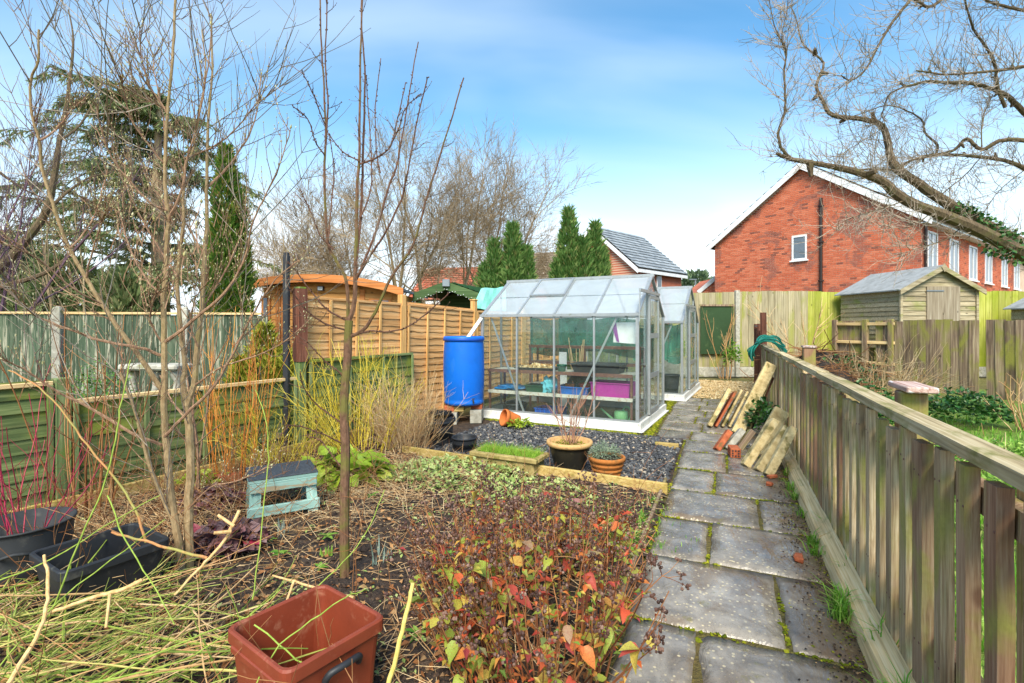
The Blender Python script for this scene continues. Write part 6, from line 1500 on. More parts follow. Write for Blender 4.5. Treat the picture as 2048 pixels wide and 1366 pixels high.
# ================================================================ the overhanging tree
def big_tree():
    t = thing('overhanging_tree', 'large bare tree with ivy on its limbs reaching in over the picket fence', 'tree', (8.4, 6.6, 0)); r = random.Random(77); tw = MB(); bk = K['limb']
    m = MB(); trunk = [V((8.5, 6.7, 0)), V((8.45, 6.7, .8)), V((8.2, 6.65, 1.5)), P(2200, 585, 6.6)]; m.tube(crs(trunk, 3), taper(.30, .21, 10), 10)
    pts0 = limb(m, [(2260, 640), (2150, 565)], (6.6, 6.5), .2, .17, 10); m.obj('trunk', bk, t)
    m = MB(); limb(m, [(2225, 600), (2190, 430), (2163, 330), (2160, 295), (2160, 120), (2150, 40), (2080, -55), (1990, -80), (1900, -70), (1838, -42)], (6.6, 7.1, 6.95, 6.4, 6.05, 6.2, 6.0, 5.8, 5.9, 6.0), .17, .035, 10); m.obj('leader', bk, t)
    L_ = [
     ([(2230, 620), (2120, 548), (2048, 508), (1929, 447), (1813, 402), (1763, 362), (1699, 341), (1657, 332), (1583, 318), (1553, 307)], (6.5, 5.9), .150, .035),
     ([(1583, 318), (1562, 295), (1557, 262), (1569, 225), (1570, 190), (1568, 140), (1573, 102), (1559, 76), (1546, 40), (1536, -20)], (5.95, 5.6), .042, .010),
     ([(1573, 110), (1563, 78), (1572, 30), (1580, -25)], (5.75, 5.6), .018, .008),
     ([(2200, 590), (2100, 525), (2048, 490), (1946, 437), (1875, 394), (1833, 365), (1794, 337), (1782, 316), (1775, 281), (1763, 251), (1727, 239), (1664, 230), (1647, 204), (1633, 169), (1647, 126), (1608, 91), (1594, 46), (1582, 10)], (6.7, 7.2), .125, .010),
     ([(2180, 430), (2100, 365), (2048, 337), (2016, 323), (1963, 314), (1903, 309), (1872, 309), (1830, 318), (1794, 337)], (7.1, 7.2), .085, .035),
     ([(1872, 309), (1875, 290), (1850, 266), (1843, 239), (1805, 218), (1770, 211), (1720, 228), (1690, 236)], (7.3, 7.0), .04, .012),
     ([(2160, 300), (2048, 281), (1998, 282), (1963, 299), (1933, 278), (1910, 299), (1872, 310), (1820, 322), (1795, 338)], (6.3, 7.0), .07, .03),
     ([(2160, 330), (2048, 225), (2016, 193), (1980, 176), (1945, 167), (1893, 165), (1854, 163), (1812, 172), (1800, 163)], (7.0, 6.4), .085, .030),
     ([(1812, 172), (1777, 190), (1766, 225), (1757, 250)], (6.4, 6.6), .022, .010),
     ([(2160, 120), (2048, 133), (2016, 139), (1945, 146), (1893, 149), (1833, 141)], (6.0, 5.6), .055, .02),
     ([(2010, 215), (1994, 172), (1991, 137), (1977, 102), (1952, 67), (1942, 46), (1931, 5), (1925, -30)], (6.8, 6.2), .05, .022),
     ([(1840, -40), (1819, 0), (1787, 42), (1759, 88), (1735, 134), (1713, 155), (1696, 160), (1682, 151)], (6.0, 5.6), .045, .014),
     ([(1990, -80), (1900, -20), (1879, 2), (1857, 14), (1834, 2), (1815, -15)], (5.8, 5.6), .05, .03),
     ([(2150, 40), (2048, 21), (2016, 14), (1975, 2), (1940, -20)], (6.2, 6.0), .045, .03),
     ([(1699, 341), (1740, 338), (1794, 340)], (6.1, 6.9), .018, .022),
     ([(1963, 314), (1930, 350), (1900, 375), (1880, 392)], (7.4, 7.1), .014, .02),
     ([(1763, 258), (1720, 285), (1690, 305), (1672, 330)], (7.0, 6.6), .012, .006),
     ([(1812, 400), (1760, 418), (1720, 430), (1690, 442), (1675, 458)], (6.2, 5.9), .018, .006),
     ([(1860, 425), (1830, 450), (1780, 457), (1760, 455)], (6.3, 6.0), .014, .005),
     ([(1929, 450), (1890, 480), (1850, 492), (1800, 510)], (6.4, 6.1), .016, .005),
     ([(2048, 340), (2000, 380), (1965, 430), (1960, 460)], (7.0, 6.9), .014, .006),
     ([(1900, 165), (1880, 140), (1862, 118)], (6.5, 6.4), .014, .008),
     ([(1963, 299), (1965, 240), (1985, 190)], (6.7, 6.9), .02, .016),
    ]
    for i, (px, Y, a, b) in enumerate(L_):
        m = MB(); pts = limb(m, px, Y, a*(.74 if a > .1 else .46), b*(.55 if a > .1 else .42), 8 if a > .03 else 6, 4, .004, r); 
        if a > .03:
            for q in pts[2:-1:4]:
                if r.random() < .5: m.tube([q, q+rvec(r)*a*1.1], [a*.3, a*.16], 5)
        m.obj('limb', bk, t)
        ln = sum((pts[j+1]-pts[j]).length for j in range(len(pts)-1))
        twigs_on(tw, pts, r, int(13*ln)+6, .62, .0046, .9, .14, 5, .1, None, wob=.30)
        twigs_on(tw, pts, r, int(9*ln)+4, .32, .004, 1.0, .02, 3, .1, None, wob=.32)
    stuff(tw.obj('twigs', K['limbtwig'], t))
    iv = MB(); pa = crs([P(a, b, y) for (a, b), y in zip([(2120, 530), (2048, 490), (1990, 462), (1946, 437), (1920, 420)], (6.55, 6.62, 6.65, 6.7, 6.75))], 8)
    for q in pa:
        for k in range(13): n_ = rvec(r); n_.z = abs(n_.z)*.8-.1; iv.leaf(q+n_*r.uniform(.07, .14), n_+rvec(r)*.6+V((0, 0, -.3)), n_+rvec(r)*.5, r.uniform(.04, .075), r.uniform(.035, .06), .1)
    pa = crs([P(a, b, y) for (a, b), y in zip([(2140, 560), (2048, 512), (1985, 485)], (6.4, 6.35, 6.3))], 8)
    for q in pa:
        for k in range(14): n_ = rvec(r); iv.leaf(q+n_*r.uniform(.08, .15), n_+V((0, 0, -.5)), n_+rvec(r)*.5, r.uniform(.04, .075), r.uniform(.035, .06), .1)
    stuff(iv.obj('ivy', K['ivy'], t))
big_tree()
# ================================================================ magnolia
def magnolia():
    c = V((-1.95, 2.95, 0)); t = thing('magnolia', 'multi stemmed bare magnolia with pale bark and furry buds in the soil bed', 'tree', c); r = random.Random(9); tw = MB(); bd = MB()
    stems = [
     ([(366, 1165), (354, 1062), (343, 1004), (337, 930), (331, 872), (328, 799), (329, 740), (328, 678), (327, 595), (332, 553), (334, 483), (337, 442), (333, 400), (330, 351), (332, 267), (335, 225), (341, 158), (348, 70), (351, -20)], (2.93, 2.75), .030, .008),
     ([(380, 1165), (377, 1018), (381, 945), (379, 857), (374, 813), (388, 769), (395, 692), (403, 622), (409, 511), (414, 442), (413, 386), (416, 263), (422, 176), (425, 123), (422, 28)], (2.97, 3.1), .036, .006),
     ([(372, 813), (366, 760), (370, 734), (359, 636), (355, 553), (367, 442), (366, 400), (369, 334), (386, 299), (400, 218), (411, 140), (404, 60)], (3.0, 3.2), .022, .005),
     ([(330, 790), (305, 752), (270, 700), (236, 656), (203, 606), (172, 556), (139, 497), (120, 450), (102, 397), (84, 337), (79, 281), (63, 228), (61, 162), (76, 123), (78, 58)], (2.92, 2.5), .020, .006),
     ([(365, 1090), (345, 1040), (310, 960), (290, 900), (278, 850), (262, 800), (240, 745)], (2.95, 2.7), .018, .008),
    ]
    for px, Y, a, b in stems:
        m = MB(); pts = limb(m, px, Y, a*.74, b*.8, 8, 4, .002, r); m.obj('stem', K['magnolia'], t); twigs_on(tw, pts, r, 26, .44, .0028, .8, .2, 2, .2, bd, .010)
    br = [
     ([(323, 711), (278, 695), (200, 681), (133, 656), (70, 631), (42, 603), (-10, 562)], (2.9, 2.5), .012, .004),
     ([(333, 892), (264, 866), (176, 813), (117, 784), (60, 745), (10, 720)], (2.92, 2.5), .013, .005),
     ([(331, 684), (381, 645), (445, 589), (487, 525), (503, 456), (526, 400), (560, 330), (580, 260)], (2.85, 2.6), .012, .003),
     ([(330, 872), (380, 820), (430, 770), (470, 700), (500, 640), (550, 560), (600, 520)], (2.88, 2.5), .012, .003),
     ([(413, 376), (453, 337), (485, 292), (509, 242), (523, 150)], (3.08, 3.3), .010, .004),
     ([(372, 316), (415, 299), (467, 263), (509, 211), (525, 200)], (3.1, 2.9), .008, .003),
     ([(337, 439), (365, 379), (372, 323), (390, 267), (404, 204), (418, 112), (423, 53)], (2.8, 2.7), .009, .003),
     ([(330, 330), (299, 292), (260, 232), (246, 176), (242, 155)], (2.8, 2.6), .007, .003),
     ([(334, 225), (310, 190), (295, 165), (281, 98), (279, 53)], (2.78, 2.65), .007, .003),
     ([(330, 262), (320, 197), (309, 151), (306, 112)], (2.8, 2.95), .006, .003),
     ([(333, 215), (299, 203), (267, 183)], (2.8, 2.7), .005, .003),
     ([(332, 420), (302, 407), (260, 362), (225, 316), (204, 264), (193, 209)], (2.8, 2.5), .009, .003),
     ([(79, 281), (110, 260), (140, 225), (170, 195)], (2.55, 2.7), .007, .003),
     ([(139, 497), (180, 450), (200, 400), (215, 340)], (2.6, 2.8), .006, .003),
     ([(172, 556), (185, 500), (205, 440), (210, 425)], (2.6, 2.4), .006, .003),
     ([(203, 606), (150, 580), (80, 520), (20, 490)], (2.65, 2.3), .007, .003),
     ([(403, 622), (440, 560), (470, 500), (490, 430), (492, 320)], (3.05, 3.3), .008, .003),
     ([(328, 690), (300, 640), (310, 590), (322, 560)], (2.9, 2.7), .007, .004),
     ([(395, 692), (380, 640), (395, 590), (420, 560)], (3.0, 2.8), .006, .003),
     ([(390, 770), (440, 735), (500, 715), (560, 690), (620, 640)], (3.0, 2.8), .008, .003),
     ([(327, 595), (290, 555), (262, 500), (240, 430), (235, 400)], (2.85, 3.1), .008, .003),
     ([(355, 553), (320, 500), (285, 440), (255, 380), (250, 330)], (3.0, 3.3), .008, .003),
     ([(377, 1018), (420, 975), (480, 960), (540, 930)], (2.95, 2.7), .006, .003),
     ([(409, 511), (380, 460), (350, 420), (310, 380), (290, 330)], (3.05, 3.3), .007, .003),
    ]
    for px, Y, a, b in br:
        m = MB(); pts = limb(m, px, Y, a*.8, b*.85, 6, 4, .003, r); m.obj('branch', K['magtwig'], t); twigs_on(tw, pts, r, 15, .28, .0026, .7, .3, 2, .2, bd, .014)
        bud(bd, pts[-1], pts[-1]-pts[-2], .03, .006)
    ex = MB()
    for px, Y, a, b in stems+br[:12]:      # long pale side shoots all the way up
        pts = [P(u, v, Y[0]+(Y[1]-Y[0])*i/(len(px)-1)) for i, (u, v) in enumerate(px)]; twigs_on(ex, crs(pts, 3), r, 5, .8, .0034, .75, .12, 3, .15, None, wob=.12)
    stuff(ex.obj('side_shoots', K['limbtwig'], t))
    for k in range(55):      # furry flower buds in the middle of the crown
        q = P(r.gauss(335, 55), r.gauss(470, 60), r.uniform(2.7, 3.3)); bud(bd, q, V((r.uniform(-.3, .3), r.uniform(-.3, .3), 1)), r.uniform(.025, .042), .008); tw.tube(wander(q, V((r.uniform(-.6, .6), 0, -1)), .16, r, 3, .2, 0), [.002, .0025, .003, .0035], 3)
    stuff(tw.obj('twigs', K['magtwig'], t)); stuff(bd.obj('buds', K['bud'], t))
magnolia()
# ================================================================ young brown tree
def sapling():
    c = G(691, 1168); t = thing('young_tree', 'slim young fruit tree with straight brown trunk and upright bare shoots', 'tree', (c.x, c.y, 0)); r = random.Random(19); tw = MB(); bd = MB()
    m = MB(); m_pts = limb(m, [(691, 1185), (689, 1100), (689, 1000), (691, 900), (688, 820), (691, 758), (695, 716), (696, 675), (698, 641)], (2.83, 2.83), .029, .022, 10); m.obj('trunk', K['plum'], t)
    sh = [
     ([(698, 645), (709, 600), (711, 536), (713, 480), (714, 386), (718, 316), (720, 211), (721, 105), (726, -20)], (2.83, 2.8), .019, .006),
     ([(712, 520), (721, 439), (725, 351), (728, 246), (730, 158), (724, 60), (723, -20)], (2.82, 2.9), .012, .005),
     ([(697, 650), (693, 563), (673, 522), (655, 480), (649, 351), (651, 263), (648, 176), (642, 70), (641, -20)], (2.83, 2.75), .014, .005),
     ([(651, 290), (656, 211), (651, 123), (655, -10)], (2.76, 2.7), .007, .004),
     ([(699, 674), (728, 658), (750, 625), (784, 552), (826, 491), (851, 404), (872, 337), (897, 257), (927, 155)], (2.83, 2.6), .013, .004),
     ([(711, 560), (742, 508), (767, 471), (802, 400), (816, 341), (837, 228), (855, 155)], (2.83, 2.65), .010, .004),
     ([(712, 560), (746, 480), (778, 372), (792, 337), (806, 263), (820, 176), (836, 84)], (2.83, 3.0), .010, .004),
     ([(718, 328), (753, 316), (781, 292), (795, 239), (811, 165)], (2.8, 2.7), .007, .003),
     ([(721, 435), (742, 379), (742, 299), (735, 193), (733, 151)], (2.82, 2.9), .006, .003),
     ([(760, 345), (753, 299), (751, 211), (762, 116)], (2.9, 2.95), .006, .003),
     ([(718, 322), (683, 302), (658, 267)], (2.8, 2.76), .005, .003),
     ([(650, 312), (630, 281), (616, 239), (586, 213)], (2.75, 2.6), .005, .003),
     ([(650, 250), (630, 197), (604, 142)], (2.75, 2.6), .005, .003),
     ([(781, 292), (800, 250), (812, 215), (842, 187)], (2.7, 2.6), .004, .003),
     ([(700, 670), (740, 662), (770, 664), (812, 655), (853, 627), (898, 586)], (2.83, 2.6), .008, .003),
     ([(695, 641), (650, 616), (606, 561), (578, 525)], (2.83, 2.7), .008, .003),
     ([(693, 660), (650, 647), (606, 613), (570, 560)], (2.83, 2.6), .007, .003),
     ([(691, 753), (650, 722), (620, 690), (580, 660)], (2.83, 2.7), .006, .003),
     ([(690, 850), (639, 814), (610, 780), (600, 745)], (2.83, 2.65), .006, .003),
     ([(668, 500), (640, 470), (620, 420), (600, 380)], (2.78, 2.7), .006, .003),
     ([(656, 480), (664, 400), (668, 330), (655, 260)], (2.78, 2.9), .006, .003),
     ([(690, 890), (650, 870), (610, 855), (575, 850)], (2.83, 2.6), .006, .003),
     ([(690, 945), (660, 905), (640, 880), (620, 875)], (2.83, 2.9), .005, .003),
    ]
    for px, Y, a, b in sh:
        m = MB(); pts = limb(m, px, Y, a*.82, b*.85, 6, 4, .002, r); m.obj('branch', K['plumtwig'] if a < .013 else K['plum'], t)
        for q0, q1 in zip(pts[:-1], pts[1:]):
            for _ in range(2): q = q0.lerp(q1, r.random()); bud(bd, q, (q1-q0).normalized()*.7+rvec(r)*.8, .014, .0045)
        twigs_on(tw, pts, r, 5 if a > .006 else 2, .13, .0024, 1.0, .1, 1, .15, bd, .011)
    stuff(tw.obj('twigs', K['plumtwig'], t)); stuff(bd.obj('buds', K['darkbud'], t))
sapling()
# leaning pale trunk behind the magnolia
lt = thing('leaning_tree', 'pale leaning bare tree with smooth green grey trunk beyond the board fence', 'tree', P(-120, 652, 7.6)-V((0, 0, CAMH))); tw = MB(); r = random.Random(66)
m = MB(); pts = limb(m, [(-140, 660), (0, 536), (60, 470), (92, 422), (109, 351), (119, 281), (133, 210), (144, 123), (146, 70), (137, 20)], (7.6, 8.0), .075, .010, 8); m.tube([V((pts[0].x, pts[0].y, 0)), pts[0]], [.09, .075], 8); m.obj('trunk', K['limb'], lt); twigs_on(tw, pts, r, 22, 1.3, .005, .6, .35, 3, .35)
for px, a in (([(0, 575), (92, 545), (150, 500), (200, 440), (230, 400)], .04), ([(92, 422), (140, 380), (180, 355), (220, 345)], .025), ([(-20, 330), (20, 360), (60, 385), (100, 400)], .025), ([(119, 281), (160, 250), (200, 180), (205, 150)], .02)):
    m = MB(); pts = limb(m, px, (7.6, 7.9), a, .008, 6); m.obj('limb', K['limb'], lt); twigs_on(tw, pts, r, 9, .9, .004, .7, .35, 3, .2)
stuff(tw.obj('twigs', K['bgtwig'], lt))
# ================================================================ coloured stem shrubs
def stem_shrub(name, label, c, rad, n, h0, h1, spread, rr, mat, seed, sub=2, up=.10, wob=.09, cat='shrub', z0=0.0, crook=0.0):
    r = random.Random(seed); t = thing(name, label, cat, c); m = MB(); c = V(c)
    for i in range(n):
        a = r.uniform(0, 6.283); q = rad*math.sqrt(r.random()); p = c+V((q*math.cos(a), q*math.sin(a), z0)); s = spread*r.uniform(.1, 1.0); a2 = a+r.gauss(0, .6)
        L = r.uniform(h0, h1); w_ = wander(p, V((math.cos(a2)*s, math.sin(a2)*s, 1)), L, r, 8, wob, up); rad_ = rr*r.uniform(.6, 1.3); m.tube(w_, taper(rad_, rad_*.45, 9), 4, cap=False)
        for _ in range(sub):
            j = r.randrange(2, 8); t2 = (w_[j]-w_[j-1]).normalized(); w2 = wander(w_[j], t2*.8+rvec(r)*.6, L*r.uniform(.12, .4), r, 4, wob*1.3, up); m.tube(w2, taper(rad_*.6, rad_*.3, 5), 3, cap=False)
    stuff(m.obj('stems', mat, t)); return t
stem_shrub('yellow_dogwood', 'bush of bright yellow leafless stems in front of the green panel', V((-1.72, 5.75, 0)), .34, 78, .7, 1.4, .95, .0046, K['yellowstem'], 71, 4, .04, .2)
stem_shrub('orange_dogwood', 'clump of tall orange leafless stems before the low green fence', V((-2.62, 4.75, 0)), .22, 34, .7, 1.7, .3, .0046, K['orangestem'], 72, 3, .08, .10)
stem_shrub('yellow_tangle', 'tangle of thin yellow orange twigs at the foot of the green fence', V((-2.3, 5.0, 0)), .32, 60, .3, .85, .9, .0032, K['yellowstem'], 73, 4, .03, .2)
stem_shrub('dry_shrub', 'dry tan shrub of fine branching stalks beside the barrel', V((-1.22, 5.85, 0)), .24, 190, .4, .95, 1.05, .0036, K['straw'], 74, 6, .06, .16)
stem_shrub('red_dogwood', 'crimson stemmed dogwood growing from the round black tub', V((TUB.x, TUB.y, .22)), .12, 9, .4, .95, .9, .0036, K['redstem'], 75, 4, .08, .16)
stem_shrub('brown_canes', 'brown arching canes in front of the green fence post', V((-3.15, 3.75, 0)), .12, 16, .8, 1.6, .5, .0062, K['brownstem'], 76, 2, .04, .09)
stem_shrub('purple_canes', 'thin dark red canes rising in front of the tall green panel', V((-3.3, 3.35, 0)), .25, 14, .5, 1.25, .6, .0035, K['redstem'], 78, 2, .05, .12)
stem_shrub('pot_shrub', 'bare brown branching shrub growing in the glazed pot', V((.575, 5.0, .26)), .05, 12, .38, .66, 1.15, .006, twigm('pot twigs', [(0, S(140, 96, 78)), (1, S(190, 146, 120))]), 79, 6, .12, .14)
stem_shrub('fence_shrub', 'bare pale branching shrub against the tall mossy fence', V((7.5, 13.2, 0)), .2, 12, 1.2, 2.5, .7, .012, K['straw'], 81, 6, .04, .14)
stem_shrub('rose_stems', 'climbing rose stems trained on the dark green sheet', V((5.85, 13.7, 0)), .25, 10, .9, 2.0, .35, .012, K['tantwig'], 82, 3, .03, .14)
stem_shrub('dry_bramble', 'dry tan tangle of stalks before the old board fence', V((6.35, 8.6, 0)), .4, 150, .6, 1.25, 1.1, .006, K['straw'], 83, 4, -.06, .22)
stem_shrub('edge_twigs', 'pale bare twigs by the old fence at the picture edge', V((7.05, 6.9, 0)), .15, 16, .5, 1.0, 1.0, .008, K['straw'], 84, 4, .0, .14)
stem_shrub('leafless_rose', 'dark twisted leafless stem before the green fence post', V((-2.5, 3.9, 0)), .06, 4, 1.1, 1.7, .35, .010, K['magtwig'], 85, 3, .05, .12)
# ================================================================ leafy clumps
leaf_mound('lavender', 'tuft of grey green lavender in the ribbed pot', 'plant', V((.895, 4.83, .16)), .14, .13, .15, 900, leafm('lavender leaves', [(0, S(120, 140, 110)), (1, S(172, 188, 158))], .7, .2, .2), .045, .006, 91)
leaf_mound('pot_moss', 'green moss round the foot of the shrub in the glazed pot', 'moss', V((.575, 5.0, .255)), .17, .17, .03, 500, K['moss'], .02, .012, 92)
leaf_mound('lime_plant', 'clump of broad lime green leaves behind the teal stool', 'plant', G(690, 962), .34, .26, .26, 130, K['yleaf'], .14, .12, 93, big=True)
leaf_mound('lime_seedling', 'small lime green leafy plant beside the orange brick', 'plant', G(405, 975), .16, .12, .12, 46, K['yleaf'], .08, .07, 94, big=True)
leaf_mound('pale_geranium', 'low mat of crinkled pale green leaves along the timber edging', 'plant', V((-.50, 4.80, .0)), .72, .50, .13, 1150, K['geran'], .045, .04, 95)
leaf_mound('pale_geranium', 'smaller pale green mat behind the hypericum, by the edging', 'plant', V((.1, 4.2, .0)), .6, .42, .11, 620, K['geran'], .042, .036, 96)
leaf_mound('heuchera', 'dark purple frilly heuchera beside the magnolia stems', 'plant', G(455, 1100), .24, .18, .16, 330, K['purple'], .06, .065, 97, big=True)
leaf_mound('heuchera', 'wine red heuchera nearest the teal stool', 'plant', G(425, 1020), .22, .16, .16, 260, K['purple'], .06, .065, 98, big=True)
leaf_mound('pot_weed', 'yellow green weeds growing round the fallen terracotta pot', 'plant', V((.12, 6.98, .02)), .17, .12, .14, 160, K['yleaf'], .05, .045, 99)
leaf_mound('fence_laurel', 'glossy dark green evergreen between the leaning edgings and the fence', 'shrub', ST(4.85, .1, .0), .16, .30, .48, 330, K['ivy'], .085, .05, 101)
leaf_mound('lawn_ivy', 'dark green ivy clump at the foot of the old fence, nearest the capped post', 'ivy', V((4.85, 6.9, 0)), .42, .4, .66, 900, K['ivy'], .075, .06, 102)
leaf_mound('lawn_ivy', 'dark green ivy clump at the old fence beside the edge twigs', 'ivy', V((6.6, 7.3, 0)), .55, .4, .52, 900, K['ivy'], .075, .06, 103)
leaf_mound('lawn_ivy', 'ivy spreading behind the dry bramble under the lattice', 'ivy', V((6.4, 9.7, 0)), .7, .5, .85, 900, K['ivy'], .085, .07, 104)
leaf_mound('lawn_weeds', 'leafy green weeds in the rough grass beyond the capped post', 'weeds', V((5.1, 5.2, 0)), .7, .6, .22, 900, K['weed'], .06, .045, 105)
leaf_mound('lawn_weeds', 'leafy weeds in the lawn at the picture edge', 'weeds', V((4.4, 4.1, 0)), .6, .45, .2, 800, K['weed'], .055, .04, 106)
leaf_mound('rose_leaves', 'fresh green rose leaves on the climbing stems', 'plant', V((6.0, 13.6, .3)), .22, .1, .75, 260, K['weed'], .09, .06, 107)
# compost heap and brushwood
def heap(name, label, c, rx, ry, H, mat, n, seed, L, rr):
    r = random.Random(seed); t = thing(name, label, 'heap', c); c = V(c); m = MB(); nn = 24
    for i in range(9):
        for j in range(nn):
            a = 2*math.pi*j/nn; u = i/8; k = 1+.2*nz3(math.cos(a)*2+seed, math.sin(a)*2, 1); m.v.append(tuple(c+V((rx*u*k*math.cos(a), ry*u*k*math.sin(a), H*(1-u*u)*(1+.15*nz3(u*4*math.cos(a), u*4*math.sin(a), 1.3, seed))-.01))))
    for i in range(8):
        for j in range(nn): m.f.append((i*nn+j, (i+1)*nn+j, (i+1)*nn+(j+1) % nn, i*nn+(j+1) % nn))
    m.obj('mound', K['soil'], t, True); m = MB()
    for i in range(n):
        a = r.uniform(0, 6.283); u = math.sqrt(r.random()); p = c+V((rx*u*math.cos(a), ry*u*math.sin(a), H*(1-u*u)+.01)); d = rvec(r); d.z *= .25; m.tube(wander(p, d, L*r.uniform(.5, 1.3), r, 3, .2, 0), taper(rr, rr*.6, 4), 3)
    stuff(m.obj('stalks', mat, t)); return t
heap('compost_heap', 'dark brown compost heap of dead stalks behind the picket fence', V((5.05, 8.0, 0)), .75, .7, .84, K['brownstem'], 900, 111, .3, .004)
heap('brushwood_pile', 'pile of cut sticks by the dark lattice at the end of the lawn', V((6.4, 10.4, 0)), .9, .7, .95, K['brownstem'], 240, 112, .9, .012)
heap('straw_patch', 'flattened patch of tan dead stalks in the rough grass', V((4.6, 5.9, -.03)), 1.1, .9, .10, K['straw'], 900, 113, .3, .003)
# ================================================================ hypericum with seed heads
def hypericum(name, label, c, rad, n, h0, h1, nleaf, seed, spread=.55):
    r = random.Random(seed); t = thing(name, label, 'shrub', c); c = V(c); st_, be = MB(), MB(); spots = []
    for i in range(n):
        a = r.uniform(0, 6.283); q = rad*.42*math.sqrt(r.random()); p = c+V((q*math.cos(a), q*math.sin(a), 0)); s = spread*r.uniform(.05, 1); L = r.uniform(h0, h1)
        w_ = wander(p, V((math.cos(a)*s, math.sin(a)*s, 1)), L, r, 6, .12, .02); st_.tube(w_, taper(.0036, .0018, 7), 4, cap=False)
        for j in (2, 3, 4, 5): spots.append((w_[j], (w_[j]-w_[j-1]).normalized()))
        if r.random() < .38: continue
        for b in range(r.randrange(3, 6)):
            w2 = wander(w_[r.choice((5, 6))], (w_[6]-w_[5]).normalized()+rvec(r)*.8, L*r.uniform(.06, .17), r, 3, .2, .1); st_.tube(w2, taper(.0016, .001, 4), 3, cap=False)
            for k in range(r.randrange(4, 8)):
                q = w2[-1]+rvec(r)*r.uniform(.008, .024); d = (q-w2[-1])+V((0, 0, .01)); s_ = r.uniform(.0045, .0078); be.lathe([(0, -s_), (s_, -s_*.2), (s_*.7, s_*.7), (0, s_*1.3)], 5, TR(q, r.uniform(0, 6), r.uniform(-.8, .8)))
    sm = MB()
    for i in range(nleaf*4):
        p, d = r.choice(spots); a = r.uniform(0, 6.283); L = r.uniform(.018, .045); sm.leaf(p+rvec(r)*.012, V((math.cos(a), math.sin(a), r.uniform(-.6, .5))), V((0, 0, 1))+rvec(r)*.5, L, L*.55, .25, .4)
    stuff(sm.obj('small_leaves', K['hyper'], t))
    stuff(st_.obj('stems', K['redstalk'], t)); stuff(be.obj('seed_heads', K['berry'], t))
    lm = []
    for k in range(6):
        m = MB(); m.bigleaf((0, 0, 0), (1, 0, 0), (0, 0, 1), 1.0, .60+.03*k, .16+.09*k, -.1+.16*k); lm.append(m.mesh('leaf', HM, True))
    for i in range(nleaf):
        p, d = r.choice(spots); a = r.uniform(0, 6.283); L = r.uniform(.038, .078); up = r.uniform(-.6, .45)
        inst('leaf', lm[r.randrange(6)], t, TR(p, a, 0, -up, (L, L, L)) @ Matrix.Rotation(r.uniform(-.5, .5), 4, 'X'))
    return t
HM = leafm('hypericum leaves', [(0, S(176, 78, 76)), (0.14, S(218, 92, 56)), (0.30, S(220, 140, 70)), (0.42, S(214, 192, 88)), (0.68, S(172, 194, 76)), (0.9, S(134, 170, 62)), (1, S(184, 136, 128))], .5, .35, .25, src='obj', blotch=S(196, 96, 48))
hypericum('hypericum_bush', 'large hypericum bush in the foreground with dark seed heads and red and green leaves', V((.10, 2.02, .02)), .72, 135, .36, .70, 299, 121, .75)
hypericum('hypericum_bush', 'second hypericum behind the first, mostly dark seed heads', V((-.10, 2.75, .02)), .65, 95, .26, .55, 150, 122, .75)
hypericum('hypericum_bush', 'smaller hypericum with dark heads towards the path edging', V((.42, 3.0, .02)), .5, 60, .24, .48, 90, 123, .7)
# variegated plant, bulbs and weeds
def rosette(label, c, n, L, W, mat, seed, up=.5, name='weed', droop=.4):
    r = random.Random(seed); t = thing(name, label, 'plant', c); m = MB(); c = V(c)
    for i in range(n):
        a = i*2.4+r.uniform(-.3, .3); u = r.uniform(.5, 1.2); m.bigleaf(c+V((0, 0, .01+.01*u)), V((math.cos(a), math.sin(a), up*r.uniform(.4, 1.6))), V((0, 0, 1)), L*u, W*u, .25, droop)
    stuff(m.obj('leaves', mat, t)); return t
var = leafm('variegated leaves', [(0, S(120, 176, 84)), (.5, S(168, 206, 130)), (1, S(206, 224, 176))], .5, .35, .25, blotch=S(236, 240, 220))
rosette('pale variegated plant between the brown box and the hypericum stems', V((-.22, 1.72, .03)), 34, .13, .035, var, 131, 1.0, 'variegated_plant')
rosette('low variegated plant at the bottom edge under the hypericum', V((-.16, 1.6, .03)), 22, .1, .03, var, 132, .5, 'variegated_plant')
for i, (px, py, lab, k) in enumerate(((530, 1095, 'bright green weed seedling in front of the stool', .8), (655, 1085, 'green seedling just beside the trunk of the young tree', .8), (640, 1150, 'small pale seedling beside the cut branch', .6), (560, 1120, 'green shoots of weed next to the purple heuchera', .7), (900, 1120, 'small green seedling under the dark seed heads', .7), (745, 1000, 'pale green seedling in the middle of the bare soil', .7), (835, 1285, 'lime seedling close to the brown box', .7))):
    rosette(lab, G(px, py)+V((0, 0, .02)), 10, .085*k, .036*k, K['weed'], 140+i)
def shoots(label, c, n, H, W, mat, seed, sp=.05):
    r = random.Random(seed); t = thing('bulb_shoots', label, 'plant', c); m = MB(); c = V(c)
    for i in range(n):
        a = r.uniform(0, 6.28); p = c+V((r.gauss(0, sp), r.gauss(0, sp), 0)); h = H*r.uniform(.6, 1.2); m.leaf(p, V((math.cos(a)*.25, math.sin(a)*.25, 1)), V((math.cos(a), math.sin(a), 0)), h, W, .2)
    stuff(m.obj('leaves', mat, t)); return t
shoots('fresh green bulb shoots beside the path edging', G(1238, 1115), 26, .13, .022, K['weed'], 151, .035)
shoots('blue grey bulb leaves behind the cut upright stem', G(765, 1135), 18, .15, .010, leafm('blue grey leaves', [(0, S(120, 146, 128)), (1, S(170, 190, 176))], .6), 152, .03)
shoots('thin blue grey bulb leaves near the foot of the stool', G(568, 1075), 10, .14, .009, leafm('grey leaves', [(0, S(130, 150, 136)), (1, S(176, 192, 180))], .6), 153, .02)
shoots('green leaf blades under the teal stool', G(655, 1120), 9, .09, .022, K['weed'], 154, .02)
